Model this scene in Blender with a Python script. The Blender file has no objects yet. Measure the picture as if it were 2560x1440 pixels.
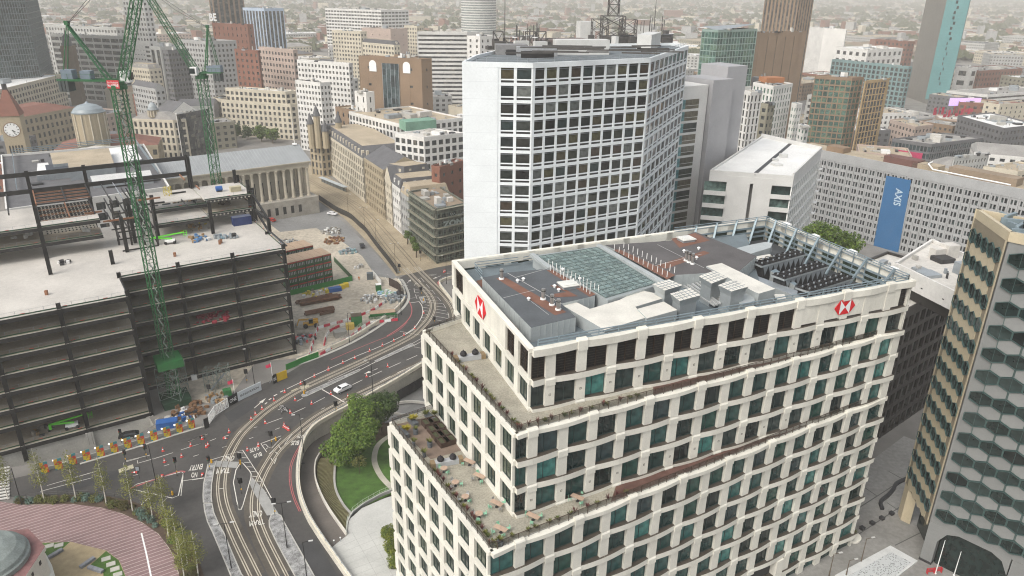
import bpy, math, random, re
from mathutils import Vector, Matrix
from mathutils.geometry import tessellate_polygon

# ------------------------------------------------------------------ camera, sky, sun, exposure
SC = bpy.context.scene
COL = SC.collection
FPX, CX, CY, CAMH = 1850.0, 1280.0, 720.0, 100.0      # focal length in photo pixels, centre, flying height
def _basis():
    d = Vector((1218.0 - CX, 5215.0 - CY, FPX)).normalized()   # straight down, seen from the camera
    up = -d
    f = Vector((0, 0, 1)); Y = (f - up * f.dot(up)).normalized()
    X = Y.cross(up)
    if X.x < 0: X = -X
    return Matrix((X, Y, up))
RB = _basis()
cam_d = bpy.data.cameras.new('camera'); cam = bpy.data.objects.new('camera', cam_d); COL.objects.link(cam)
cam_d.sensor_width = 36.0; cam_d.lens = FPX / 2560.0 * 36.0
cam_d.clip_start = 0.5; cam_d.clip_end = 30000.0
_m = Matrix.Identity(4)
for i in range(3):
    _m[i][0] = RB[i][0]; _m[i][1] = -RB[i][1]; _m[i][2] = -RB[i][2]
_m[2][3] = CAMH
cam.matrix_world = _m
SC.camera = cam
SC.render.resolution_x, SC.render.resolution_y = 1024, 576
SUN_AZ, SUN_EL = math.radians(-138.0), math.radians(47.0)   # azimuth measured from +Y towards +X
w = bpy.data.worlds.new('World'); SC.world = w; w.use_nodes = True
nt = w.node_tree; nt.nodes.clear()
sky = nt.nodes.new('ShaderNodeTexSky'); sky.sky_type = 'NISHITA'; sky.sun_disc = False
sky.sun_elevation = SUN_EL; sky.sun_rotation = SUN_AZ
sky.air_density = 1.2; sky.dust_density = 5.0; sky.ozone_density = 1.0
hs = nt.nodes.new('ShaderNodeHueSaturation'); hs.inputs['Saturation'].default_value = 0.35
bg = nt.nodes.new('ShaderNodeBackground'); bg.inputs['Strength'].default_value = 0.15
ow = nt.nodes.new('ShaderNodeOutputWorld')
nt.links.new(sky.outputs[0], hs.inputs['Color']); nt.links.new(hs.outputs[0], bg.inputs[0]); nt.links.new(bg.outputs[0], ow.inputs[0])
sl = bpy.data.lights.new('sun', 'SUN'); sl.energy = 0.85; sl.angle = math.radians(30); sl.color = (1.0, .95, .86)
so = bpy.data.objects.new('sun', sl); COL.objects.link(so)
_sd = Vector((math.sin(SUN_AZ) * math.cos(SUN_EL), math.cos(SUN_AZ) * math.cos(SUN_EL), math.sin(SUN_EL)))
so.rotation_euler = _sd.to_track_quat('Z', 'Y').to_euler(); so.location = (0, 0, 400)
SC.view_settings.view_transform = 'Standard'; SC.view_settings.look = 'None'
SC.view_settings.exposure = 0.58; SC.view_settings.gamma = 1.0
SC.view_settings.use_curve_mapping = False
cy = SC.cycles
cy.max_bounces = 5; cy.diffuse_bounces = 2; cy.glossy_bounces = 2; cy.transmission_bounces = 2; cy.volume_bounces = 0
cy.transparent_max_bounces = 6; cy.use_denoising = True; cy.caustics_reflective = False; cy.caustics_refractive = False
cy.sample_clamp_indirect = 4.0; cy.filter_width = 1.1

# ------------------------------------------------------------------ helpers
V = Vector
def G(x, y, z=0.0):
    """the point at height z that the photograph shows at pixel x, y"""
    r = RB @ Vector((x - CX, y - CY, FPX)); t = (z - CAMH) / r.z
    return Vector((r.x * t, r.y * t, z))
def GY(x, y, Y):
    r = RB @ Vector((x - CX, y - CY, FPX)); t = Y / r.y
    return Vector((r.x * t, Y, CAMH + r.z * t))
CROP = dict(A=(960,660,8), B=(820,760,7.2), C=(560,920,6.544), D=(480,1100,7.2), E=(480,1260,6.4), F=(380,860,5.76), g=(100,1000,5.818),
            H=(0,340,4), I=(340,420,4.236), J=(0,1180,4.923), K=(680,600,4.5), L=(480,860,3.79), M=(700,400,4), N=(0,0,2.977), O=(0,340,2.977),
            P=(0,760,2.977), Q=(700,0,2.977), R=(1700,0,2.977), S=(1700,340,2.977), T=(1100,540,3.79), U=(1660,540,3.79), V=(960,860,2.483),
            W=(1560,860,2.483), X=(2000,860,2.483), Y=(1140,0,2.182), Z=(2240,480,1.5), o=(0,0,1))
def px(k, x, y):
    a, b, s = CROP[k]; return (a + x / s, b + y / s)
def gp(k, pts, z=0.0): return [G(*px(k, x, y), z) for x, y in pts]
def lerp(a, b, t): return a + (b - a) * t
def perp(d): return Vector((-d.y, d.x, 0))
def smooth(pts, n=6):
    out = []
    P = [pts[0]] + list(pts) + [pts[-1]]
    for i in range(1, len(P) - 2):
        p0, p1, p2, p3 = P[i-1], P[i], P[i+1], P[i+2]
        for k in range(n):
            t = k / n
            out.append(0.5 * ((2*p1) + (p2-p0)*t + (2*p0-5*p1+4*p2-p3)*t*t + (3*p1-p0-3*p2+p3)*t**3))
    out.append(P[-2].copy()); return out
def resample(pts, step):
    L = [0.0]
    for a, b in zip(pts, pts[1:]): L.append(L[-1] + (b - a).length)
    n = max(1, int(L[-1] / step)); out = []; j = 0
    for k in range(n + 1):
        s = L[-1] * k / n
        while j < len(L) - 2 and L[j+1] < s: j += 1
        d = L[j+1] - L[j]
        out.append(pts[j].lerp(pts[j+1], 0 if d < 1e-9 else (s - L[j]) / d))
    return out
def offset(pts, d):
    out = []
    for i, p in enumerate(pts):
        a = pts[max(0, i-1)]; b = pts[min(len(pts)-1, i+1)]
        t = (b - a); t.z = 0
        if t.length < 1e-9: t = Vector((1, 0, 0))
        t.normalize(); out.append(p + perp(t) * d)
    return out

class MB:
    def __init__(s): s.v = []; s.f = []; s.m = []
    def add(s, vs, fs, m=0):
        o = len(s.v); s.v += [tuple(p) for p in vs]; s.f += [tuple(i + o for i in f) for f in fs]; s.m += [m] * len(fs); return s
    def par(s, o, a, b, c, m=0):
        """box from corner o with edge vectors a, b, c"""
        o = V(o); a = V(a); b = V(b); c = V(c)
        return s.add([o, o+a, o+a+b, o+b, o+c, o+a+c, o+a+b+c, o+b+c],
                     [(0,3,2,1), (4,5,6,7), (0,1,5,4), (1,2,6,5), (2,3,7,6), (3,0,4,7)], m)
    def box(s, c, sx, sy, sz, yaw=0.0, m=0):
        """box centred at c in plan, standing on c.z"""
        ca, sa = math.cos(yaw), math.sin(yaw); a = V((ca, sa, 0)) * sx; b = V((-sa, ca, 0)) * sy
        return s.par(V(c) - a / 2 - b / 2, a, b, V((0, 0, sz)), m)
    def bar(s, p, q, w, h, m=0):
        """bar between two points, w wide, h high, centred"""
        p = V(p); q = V(q); d = (q - p).normalized()
        up = V((0, 0, 1)) if abs(d.z) < .95 else V((0, 1, 0))
        x = d.cross(up).normalized(); y = x.cross(d)
        return s.par(p - x * w / 2 - y * h / 2, q - p, x * w, y * h, m)
    def prism(s, poly, z0, z1, m=0, mt=None, bottom=False):
        n = len(poly); lo = [(p[0], p[1], z0) for p in poly]; hi = [(p[0], p[1], z1) for p in poly]
        s.add(lo + hi, [(i, (i+1) % n, n + (i+1) % n, n + i) for i in range(n)], m)
        s.flat(hi, m if mt is None else mt)
        if bottom: s.flat(lo, m)
        return s
    def flat(s, pts, m=0):
        pts = [V(p) for p in pts]
        if len(pts) <= 4: return s.add(pts, [tuple(range(len(pts)))], m)
        return s.add(pts, tessellate_polygon([pts]), m)
    def holed(s, outer, holes, m=0):
        return s.add([p for l in [outer] + holes for p in l], tessellate_polygon([[V(p) for p in l] for l in [outer] + holes]), m)
    def strip(s, A, B, m=0):
        n = len(A); return s.add(list(A) + list(B), [(i, i+1, n+i+1, n+i) for i in range(n-1)], m)
    def ribbon(s, pts, w, m=0):
        return s.strip(offset(pts, w / 2), offset(pts, -w / 2), m)
    def sweep(s, pts, w, h, m=0, z=0.0):
        """a kerb or wall of width w and height h along a path, standing at its points"""
        a = offset(pts, w / 2); b = offset(pts, -w / 2); up = V((0, 0, h)); zz = V((0, 0, z))
        a = [p + zz for p in a]; b = [p + zz for p in b]
        n = len(a); s.strip(a, [p + up for p in a], m); s.strip([p + up for p in a], [p + up for p in b], m); s.strip([p + up for p in b], b, m)
        s.add([a[0], b[0], b[0] + up, a[0] + up], [(0,1,2,3)], m); s.add([a[-1], b[-1], b[-1] + up, a[-1] + up], [(0,1,2,3)], m); return s
    def cyl(s, c, r, h, n=10, m=0, r2=None, cap=True):
        c = V(c); r2 = r if r2 is None else r2
        lo = [c + V((math.cos(2*math.pi*i/n) * r, math.sin(2*math.pi*i/n) * r, 0)) for i in range(n)]
        hi = [c + V((math.cos(2*math.pi*i/n) * r2, math.sin(2*math.pi*i/n) * r2, h)) for i in range(n)]
        s.add(lo + hi, [(i, (i+1) % n, n + (i+1) % n, n + i) for i in range(n)], m)
        if cap and r2 > 1e-4: s.add(hi, [tuple(range(n))], m)
        return s
    def lathe(s, c, prof, n=16, m=0):
        c = V(c)
        for (r0, z0), (r1, z1) in zip(prof, prof[1:]): s.cyl(c + V((0,0,z0)), r0, z1 - z0, n, m, r1, False)
        return s
    def tube(s, pts, r, n=6, m=0, r2=None):
        pts = [V(p) for p in pts]; rings = []
        for i, p in enumerate(pts):
            d = (pts[min(i+1, len(pts)-1)] - pts[max(i-1, 0)]).normalized()
            up = V((0,0,1)) if abs(d.z) < .9 else V((1,0,0))
            x = d.cross(up).normalized(); y = x.cross(d)
            rr = r if r2 is None else lerp(r, r2, i / max(1, len(pts)-1))
            rings.append([p + (x * math.cos(2*math.pi*k/n) + y * math.sin(2*math.pi*k/n)) * rr for k in range(n)])
        o = [q for g in rings for q in g]; fs = []
        for i in range(len(pts)-1):
            for k in range(n): fs.append((i*n+k, i*n+(k+1) % n, (i+1)*n+(k+1) % n, (i+1)*n+k))
        fs.append(tuple(range(n))); fs.append(tuple(range((len(pts)-1)*n, len(pts)*n)))
        return s.add(o, fs, m)
    def mesh(s, name, mats, off=V((0,0,0))):
        me = bpy.data.meshes.new(name)
        me.from_pydata([(p[0]-off.x, p[1]-off.y, p[2]-off.z) for p in s.v], [], s.f)
        if not isinstance(mats, (list, tuple)): mats = [mats]
        for m in mats: me.materials.append(m)
        if len(mats) > 1: me.polygons.foreach_set('material_index', s.m)
        me.update(); return me
    def build(s, name, mats, parent=None, kind=None, smooth=False):
        off = WL.get(parent, V((0,0,0))) if parent else V((0,0,0))
        me = s.mesh(name, mats, off)
        if smooth: me.polygons.foreach_set('use_smooth', [True] * len(me.polygons))
        return put(name, me, parent, None, kind)
WL = {}
def put(name, me, parent=None, loc=None, kind=None, yaw=0.0, scale=None):
    """link a mesh as an object; loc is in world coordinates"""
    o = bpy.data.objects.new(name, me); COL.objects.link(o)
    po = WL.get(parent, V((0,0,0))) if parent else V((0,0,0))
    if parent: o.parent = parent
    if loc is not None: o.location = V(loc) - po; WL[o] = V(loc)
    else: WL[o] = po
    if yaw: o.rotation_euler = (0, 0, yaw)
    if scale: o.scale = scale
    if kind: o['kind'] = kind
    return o
def tag(o, label, cat, group=None):
    o['label'] = label; o['category'] = cat
    if group: o['group'] = group
    return o
def thing(name, label, cat, loc, group=None):
    o = bpy.data.objects.new(name, None); COL.objects.link(o); o.location = V(loc); WL[o] = V(loc); o.empty_display_size = .5
    return tag(o, label, cat, group)
def one(mb, name, label, cat, mats, loc, group=None):
    """a thing that is one mesh"""
    loc = V(loc); o = put(name, mb.mesh(name, mats, loc), None, loc); return tag(o, label, cat, group)
def struct(mb, name, mats):
    return mb.build(name, mats, None, 'structure')
def copy_tree(o, loc, yaw=0.0, label=None):
    c = o.copy(); COL.objects.link(c); c.location = loc; c.rotation_euler = (0, 0, yaw)
    if label: c['label'] = label
    for ch in o.children:
        d = ch.copy(); COL.objects.link(d); d.parent = c
        for g in ch.children:
            e = g.copy(); COL.objects.link(e); e.parent = d
    return c
_TX = {}
def text_mesh(s, bold=0.0):
    if (s, bold) in _TX: return _TX[(s, bold)]
    cu = bpy.data.curves.new('lettering', 'FONT'); cu.body = s; cu.align_x = 'CENTER'; cu.align_y = 'CENTER'; cu.size = 1.0; cu.offset = bold; cu.extrude = 0.0
    cu.resolution_u = 3
    o = bpy.data.objects.new('lettering', cu); COL.objects.link(o)
    bpy.context.view_layer.update()
    me = bpy.data.meshes.new_from_object(o.evaluated_get(bpy.context.evaluated_depsgraph_get()))
    vs = [tuple(v.co) for v in me.vertices]; fs = [tuple(p.vertices) for p in me.polygons]
    xs = [v[0] for v in vs]; ys = [v[1] for v in vs]
    r = (vs, fs, min(xs), max(xs), min(ys), max(ys)); _TX[(s, bold)] = r
    bpy.data.objects.remove(o); return r
def text_into(mb, s, o, a, b, m=0, bold=0.0):
    """letters filling the parallelogram from o along a (reading direction) and b (upwards)"""
    vs, fs, x0, x1, y0, y1 = text_mesh(s, bold); o = V(o); a = V(a); b = V(b)
    mb.add([o + a * ((v[0]-x0)/(x1-x0)) + b * ((v[1]-y0)/(y1-y0)) for v in vs], fs, m)

# ------------------------------------------------------------------ materials
MT = {}
def mat(name, col, rough=.8, var=.12, scale=.35, metal=0.0, bump=0.0, rnd=0.0, fine=.5, spec=.5):
    """procedural paint, stone or metal: two noise scales of wear on one colour; rnd = difference from piece to piece"""
    if name in MT: return MT[name]
    m = bpy.data.materials.new(name); m.use_nodes = True; nt = m.node_tree; N = nt.nodes; Lk = nt.links
    b = N['Principled BSDF']; b.inputs['Roughness'].default_value = rough; b.inputs['Metallic'].default_value = metal
    b.inputs['Specular IOR Level'].default_value = spec
    tc = N.new('ShaderNodeTexCoord')
    n1 = N.new('ShaderNodeTexNoise'); n1.inputs['Scale'].default_value = scale; n1.inputs['Detail'].default_value = 4
    n2 = N.new('ShaderNodeTexNoise'); n2.inputs['Scale'].default_value = scale * 11; n2.inputs['Detail'].default_value = 3
    Lk.new(tc.outputs['Object'], n1.inputs['Vector']); Lk.new(tc.outputs['Object'], n2.inputs['Vector'])
    mm = N.new('ShaderNodeMath'); mm.operation = 'MULTIPLY_ADD'; Lk.new(n2.outputs['Fac'], mm.inputs[0]); mm.inputs[1].default_value = fine
    Lk.new(n1.outputs['Fac'], mm.inputs[2])
    mr = N.new('ShaderNodeMapRange'); mr.inputs['From Min'].default_value = .5 * fine + .25; mr.inputs['From Max'].default_value = .5 * fine + .75
    mr.inputs['To Min'].default_value = 1 - var; mr.inputs['To Max'].default_value = 1 + var
    Lk.new(mm.outputs[0], mr.inputs['Value'])
    last = mr.outputs[0]
    if rnd:
        oi = N.new('ShaderNodeObjectInfo'); r2 = N.new('ShaderNodeMapRange'); r2.inputs['To Min'].default_value = 1 - rnd; r2.inputs['To Max'].default_value = 1 + rnd
        Lk.new(oi.outputs['Random'], r2.inputs['Value']); mu = N.new('ShaderNodeMath'); mu.operation = 'MULTIPLY'
        Lk.new(last, mu.inputs[0]); Lk.new(r2.outputs[0], mu.inputs[1]); last = mu.outputs[0]
    vm = N.new('ShaderNodeVectorMath'); vm.operation = 'SCALE'; vm.inputs[0].default_value = col[:3]; Lk.new(last, vm.inputs['Scale'])
    Lk.new(vm.outputs[0], b.inputs['Base Color'])
    if bump:
        bp = N.new('ShaderNodeBump'); bp.inputs['Strength'].default_value = bump; bp.inputs['Distance'].default_value = .05
        Lk.new(n2.outputs['Fac'], bp.inputs['Height']); Lk.new(bp.outputs[0], b.inputs['Normal'])
    MT[name] = m; return m
def glass(name, cols, rough=.06, scale=.0, spec=.5):
    """window glass in front of dim rooms: the colour steps from pane to pane (blinds, lights, dark rooms)"""
    if name in MT: return MT[name]
    m = bpy.data.materials.new(name); m.use_nodes = True; N = m.node_tree.nodes; Lk = m.node_tree.links
    b = N['Principled BSDF']; b.inputs['Roughness'].default_value = rough; b.inputs['Specular IOR Level'].default_value = spec
    cr = N.new('ShaderNodeValToRGB'); cr.color_ramp.interpolation = 'CONSTANT'
    el = cr.color_ramp.elements
    el[0].color = cols[0] + (1,); el[0].position = 0; el[1].color = cols[1] + (1,); el[1].position = 1 / len(cols)
    for i, c in enumerate(cols[2:]):
        e = el.new((i + 2) / len(cols)); e.color = c + (1,)
    if scale:
        tc = N.new('ShaderNodeTexCoord'); vo = N.new('ShaderNodeTexWhiteNoise'); sn = N.new('ShaderNodeVectorMath'); sn.operation = 'SNAP'
        sn.inputs[1].default_value = (scale, scale, scale); Lk.new(tc.outputs['Object'], sn.inputs[0]); Lk.new(sn.outputs[0], vo.inputs['Vector'])
        Lk.new(vo.outputs['Value'], cr.inputs['Fac'])
    else:
        oi = N.new('ShaderNodeObjectInfo'); Lk.new(oi.outputs['Random'], cr.inputs['Fac'])
    tc2 = N.new('ShaderNodeTexCoord'); n1 = N.new('ShaderNodeTexNoise'); n1.inputs['Scale'].default_value = .9; n1.inputs['Detail'].default_value = 2
    Lk.new(tc2.outputs['Object'], n1.inputs['Vector'])
    vm = N.new('ShaderNodeVectorMath'); vm.operation = 'SCALE'; mr = N.new('ShaderNodeMapRange'); mr.inputs['From Min'].default_value = .3; mr.inputs['From Max'].default_value = .7
    mr.inputs['To Min'].default_value = .55; mr.inputs['To Max'].default_value = 1.4
    Lk.new(n1.outputs['Fac'], mr.inputs['Value']); Lk.new(cr.outputs[0], vm.inputs[0]); Lk.new(mr.outputs[0], vm.inputs['Scale'])
    Lk.new(vm.outputs[0], b.inputs['Base Color'])
    MT[name] = m; return m
def leafmat(name, c1, c2):
    if name in MT: return MT[name]
    m = bpy.data.materials.new(name); m.use_nodes = True; N = m.node_tree.nodes; Lk = m.node_tree.links
    b = N['Principled BSDF']; b.inputs['Roughness'].default_value = .65; b.inputs['Specular IOR Level'].default_value = .25
    tc = N.new('ShaderNodeTexCoord'); n = N.new('ShaderNodeTexNoise'); n.inputs['Scale'].default_value = .8; n.inputs['Detail'].default_value = 5
    Lk.new(tc.outputs['Object'], n.inputs['Vector'])
    cr = N.new('ShaderNodeValToRGB'); cr.color_ramp.elements[0].position = .35; cr.color_ramp.elements[1].position = .68
    cr.color_ramp.elements[0].color = c1 + (1,); cr.color_ramp.elements[1].color = c2 + (1,)
    Lk.new(n.outputs['Fac'], cr.inputs[0]); Lk.new(cr.outputs[0], b.inputs['Base Color'])
    MT[name] = m; return m
random.seed(7)
STONE = mat('cream stone', (.66, .64, .565), .75, .10, .3, rnd=.05)
WHITE = mat('white paint', (.78, .78, .76), .5, .06, .4)
DARKM = mat('dark metal', (.025, .025, .027), .5, .2, 1)
GREYM = mat('grey metal', (.30, .33, .35), .45, .15, .6, .3)
CONC = mat('concrete', (.36, .35, .32), .85, .2, .25, bump=.1)
BLACK = mat('black steel', (.014, .013, .013), .55, .3, .8)
ASPH = mat('asphalt', (.058, .055, .052), .9, .3, .09, bump=.15)
LINE = mat('road paint', (.62, .60, .54), .7, .2, 1.5)
REDL = mat('red road paint', (.36, .10, .10), .75, .2, 1.5)
GRASS = mat('grass', (.05, .11, .014), .95, .45, .5, bump=.3)
# ------------------------------------------------------------------ ground, roads, tracks and markings
def PL(pts, z=0.0): return [G(x, y, z) for x, y in pts]
GSL = -4.5 / 47.0
def gz(Y): return GSL * (Y - 115.0)                       # the sunken garden falls away below the road
def GG(x, y, dz=0.0):
    z = 0.0
    for _ in range(12): z = gz(G(x, y, z).y)
    return G(x, y, z) + V((0, 0, dz))
HOLE = [(1066,905),(985,955),(880,1013),(835,1037),(790,1066),(764,1098),(751,1145),(747,1195),(752,1240),(770,1290),(800,1340),(822,1372),(868,1338),(872,1300),(905,1270),(960,1246),(1010,1230),(1040,1180),(1120,1000),(1110,930)]
hole = PL(HOLE)
CITYG = mat('city ground', (.20, .19, .175), .9, .35, .012, fine=.6)
trench = PL([(-90,1132),(-40,1126),(60,1108),(218,1078),(373,1044),(384,1062),(330,1096),(200,1132),(60,1162),(-40,1184),(-90,1195)])
mb = MB(); mb.prism([(p.x, p.y) for p in trench], -5.0, -5.0); mb.strip(trench + trench[:1], [p - V((0,0,5)) for p in trench + trench[:1]]); struct(mb, 'trench', CONC)
mb = MB(); mb.holed([V((-6000,40,0)), V((9000,40,0)), V((14000,12000,0)), V((-9000,12000,0))], [hole, trench]); struct(mb, 'ground', CITYG)
YARD = mat('dusty yard', (.42, .375, .30), .95, .35, .07, fine=.8)
mb = MB(); mb.flat(PL([(640,905),(740,896),(790,893),(872,855),(935,818),(1000,772),(1018,742),(1004,705),(985,690),(930,640),(890,590),(845,545),(800,508),(690,515),(600,540),(560,620),(500,800),(420,1000),(560,1010)], .02)); struct(mb, 'yard_ground', YARD)
SITEROAD = mat('grey dusty tarmac', (.20, .20, .195), .9, .25, .06)
mb = MB(); mb.flat(PL([(798,505),(870,565),(930,625),(995,690),(985,697),(940,690),(905,640),(850,600),(790,570),(700,580),(655,545),(700,520)], .035)); struct(mb, 'site_road', SITEROAD)
# main carriageway
ROADP = [(-40,1212),(60,1190),(105,1180),(200,1156),(330,1118),(440,1084),(515,1062),(533,1050),(577,1003),(660,958),(695,947),(724,930),(780,897),(870,857),(940,818),(1000,773),(1018,745),(1010,715),(1000,694),(1020,684),(1090,669),(1170,655),(1260,640),(1280,672),(1160,690),(1105,702),(1095,715),(1112,745),(1160,815),(1190,850),(1110,890),(1064,907),(985,957),(880,1015),(835,1039),(790,1068),(764,1100),(751,1147),(747,1197),(752,1242),(770,1292),(800,1342),(850,1415),(905,1500),(520,1560),(505,1450),(470,1370),(420,1310),(370,1275),(300,1252),(200,1245),(60,1240),(-40,1248)]
mb = MB(); mb.flat(PL(ROADP, .05)); struct(mb, 'road', ASPH)
TAN = mat('tan setts', (.32, .265, .18), .9, .22, .12, fine=1.0)
mb = MB(); mb.flat(PL([(790,498),(860,545),(905,590),(950,640),(990,690),(1018,686),(1090,669),(1165,655),(1120,630),(1060,600),(1010,560),(960,530),(905,490),(860,465),(800,430),(765,405),(720,430),(770,478)], .06)); struct(mb, 'tram_street', TAN)
# paved square in front of the bank
SQR = mat('square paving', (.23, .225, .21), .85, .2, .1, fine=.9)
mb = MB(); mb.flat([G(1800,1440,.04)+V((-6,-9,0)), G(1960,1422,.04)] + PL([(2080,1300),(2140,1180),(2260,1090),(2420,1150),(2600,1300)], .04) + [V((110,92,.04)), V((40,88,.04))]); struct(mb, 'square_paving', SQR)
JOIN = mat('dark paving joint', (.09, .09, .085), .9)
mb = MB()
for k, p in [('X',[(345,1030),(750,770)]),('X',[(350,1190),(790,900)]),('X',[(370,870),(480,945)]),('X',[(550,790),(640,840)]),('X',[(590,1250),(790,1150)]),('X',[(540,985),(640,1050)])]:
    mb.ribbon(gp(k, p, .055), .22)
struct(mb, 'paving_joint', JOIN)
PALE = mat('pale plaza stone', (.46, .46, .43), .85, .14, .2)
mb = MB(); mb.flat(PL([(822,1374),(868,1338),(872,1300),(905,1270),(960,1246),(1010,1230),(1030,1300),(1080,1440),(1100,1520),(915,1520)], .045)); struct(mb, 'plaza_paving', PALE)
mb = MB()
for i in range(9): mb.ribbon(PL([(835 + i * 8, 1372 + i * 14), (1010 + i * 9, 1300 + i * 15)], .05), .05)
for i in range(5): mb.ribbon(PL([(880 + i * 32, 1330 - i * 14), (960 + i * 32, 1470 - i * 14)], .05), .05)
struct(mb, 'paving_joint', mat('pale joint', (.30, .30, .28), .9))

# ---- sunken garden
def gpoly(pts, dz, name, m):
    b = MB(); b.flat([GG(x, y, dz) for x, y in pts]); return struct(b, name, m)
gpoly([(x + 0, y) for x, y in HOLE], -.6, 'garden_ground', mat('garden soil', (.085, .06, .035), .95, .35, .5))
gpoly([(1064,915),(985,963),(940,990),(960,1055),(1010,1050),(1100,1020),(1110,940)], -.3, 'lower_paving', mat('lower paving', (.17, .17, .165), .9, .2, .2))
gpoly([(822,1372),(866,1337),(826,1282),(803,1241),(789,1200),(788,1165),(797,1140),(822,1110),(850,1085),(880,1060),(935,1010),(905,1004),(880,1022),(835,1046),(794,1073),(768,1104),(755,1147),(751,1195),(756,1240),(774,1290),(802,1339)], -.2, 'slip_path', mat('path tarmac', (.13, .115, .10), .9, .2, .2))
gpoly([(835,1145),(833,1192),(838,1226),(856,1262),(878,1286),(907,1266),(985,1232),(1010,1222),(1020,1100),(970,1085),(930,1110),(880,1120)], -.1, 'lawn', GRASS)
gpoly([(800,1147),(840,1147),(835,1192),(838,1226),(856,1262),(876,1286),(868,1333),(830,1281),(807,1241),(793,1200),(792,1165)], -.12, 'planting_bed', mat('bed soil', (.12, .10, .045), .95, .3, .8))
mb = MB(); mb.ribbon(smooth([GG(*p, 0) for p in [(985,1083),(958,1100),(941,1120),(936,1152),(948,1183),(968,1208),(992,1230)]]), 1.3); struct(mb, 'garden_path', mat('pale gravel path', (.40, .38, .31), .9, .15, .4))
mb = MB(); c = smooth([GG(*p, -.1) for p in [(846,1135),(840,1150),(836,1192),(840,1226),(858,1262),(880,1287)]]); mb.sweep(c, .45, .35); struct(mb, 'kerb', CONC)
# timber slat rows in the bed
mb = MB(); e1 = resample(smooth([GG(*p, 0) for p in [(801,1147),(793,1165),(795,1200),(808,1241),(831,1281),(866,1331)]]), .3); n = len(e1)
e2 = smooth([GG(*p, 0) for p in [(838,1147),(833,1192),(837,1226),(855,1262),(874,1286)]]); L2 = resample(e2, sum((b - a).length for a, b in zip(e2, e2[1:])) / (n - 1) * .999); 
for i in range(min(n, len(L2))):
    if i % 2 == 0: mb.bar(e1[i] + V((0,0,.06)), L2[i] + V((0,0,.06)), .12, .12)
o = mb.build('timber_slats', mat('grey green timber', (.20, .185, .09), .9, .25, 1), None, 'stuff'); tag(o, 'rows of timber slats laid across the curved bed beside the path', 'slats')
# garden wall right of the path
GW = smooth([GG(*p, -.3) for p in [(935,1014),(880,1062),(850,1088),(822,1112),(797,1142),(788,1166),(789,1200),(804,1241),(827,1282),(867,1338)]])
mb = MB(); mb.sweep(GW, .3, 1.0); one(mb, 'garden_wall', 'low pale wall curving between the slip path and the slatted bed', 'wall', mat('pale render', (.60, .57, .50), .8, .15, .3), GW[0])

# ---- road parapets: white walls with rails
PARW = mat('parapet concrete', (.66, .61, .50), .8, .16, .3)
def parapet(pts, label, h=1.0, w=.55, down=0.0, rail=True, z=.05):
    c = resample(smooth(pts), 1.2); t = thing('road_parapet', label, 'parapet', c[0])
    b = MB(); b.sweep(c, w, h); b.build('wall', PARW, t)
    if down:
        b = MB(); d = offset(c, -w / 2 - .02); lo = [V((p.x, p.y, min(-.05, gz(p.y) - 1.0))) for p in d]; b.strip([p + V((0,0,h - .15)) for p in d], lo)
        d2 = offset(c, -w / 2 - .3); lo2 = [V((p.x, p.y, q.z)) for p, q in zip(d2, lo)]; b.strip([V((p.x, p.y, h - .15)) for p in d2], lo2); b.strip([V((p.x, p.y, h - .15)) for p in d], [V((p.x, p.y, h - .15)) for p in d2])
        b.build('retaining_wall', mat('retaining wall', (.50, .47, .40), .85, .2, .2), t)
    if rail:
        b = MB(); b.tube([p + V((0,0,h + .45)) for p in c], .06, 5)
        b.build('handrail', GREYM, t)
        for i in range(0, len(c), 2):
            b = MB(); b.box(c[i] + V((0,0,h)), .08, .08, .45); b.build('post', GREYM, t)
    return t
parapet(PL([(742,905),(775,893),(872,852),(938,812),(985,780),(1008,755),(1012,735),(1002,712),(996,703)], .05), 'white curved road parapet with rail beside the building site yard')
parapet(PL([(1110,882),(1066,907),(985,957),(880,1015),(840,1036)], .05), 'white parapet along the tram side of the road above the garden', down=1)
parapet(PL([(840,1036),(790,1066),(764,1098),(751,1145),(747,1195),(752,1240),(770,1290),(800,1340),(845,1405),(905,1490)], .05), 'white parapet curving round the slip path at the frame bottom', down=1)
parapet(PL([(1165,852),(1148,790),(1128,752),(1100,714),(1107,703),(1140,693)], .05), 'short white parapet at the road bend by the bank corner', rail=True)
# kerbs along the carriageway
def kerb(pts, z=.05, w=.3, h=.12, m=None):
    b = MB(); b.sweep(smooth(PL(pts, z)), w, h); return struct(b, 'kerb', m or mat('kerb stone', (.42, .41, .37), .85, .15, .5))
kerb([(200,1160),(330,1122),(440,1087),(518,1064)], w=.5)
kerb([(742,912),(780,900),(870,862),(940,822),(1002,776),(1022,745),(1013,714),(1003,698)], w=.9)
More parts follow.
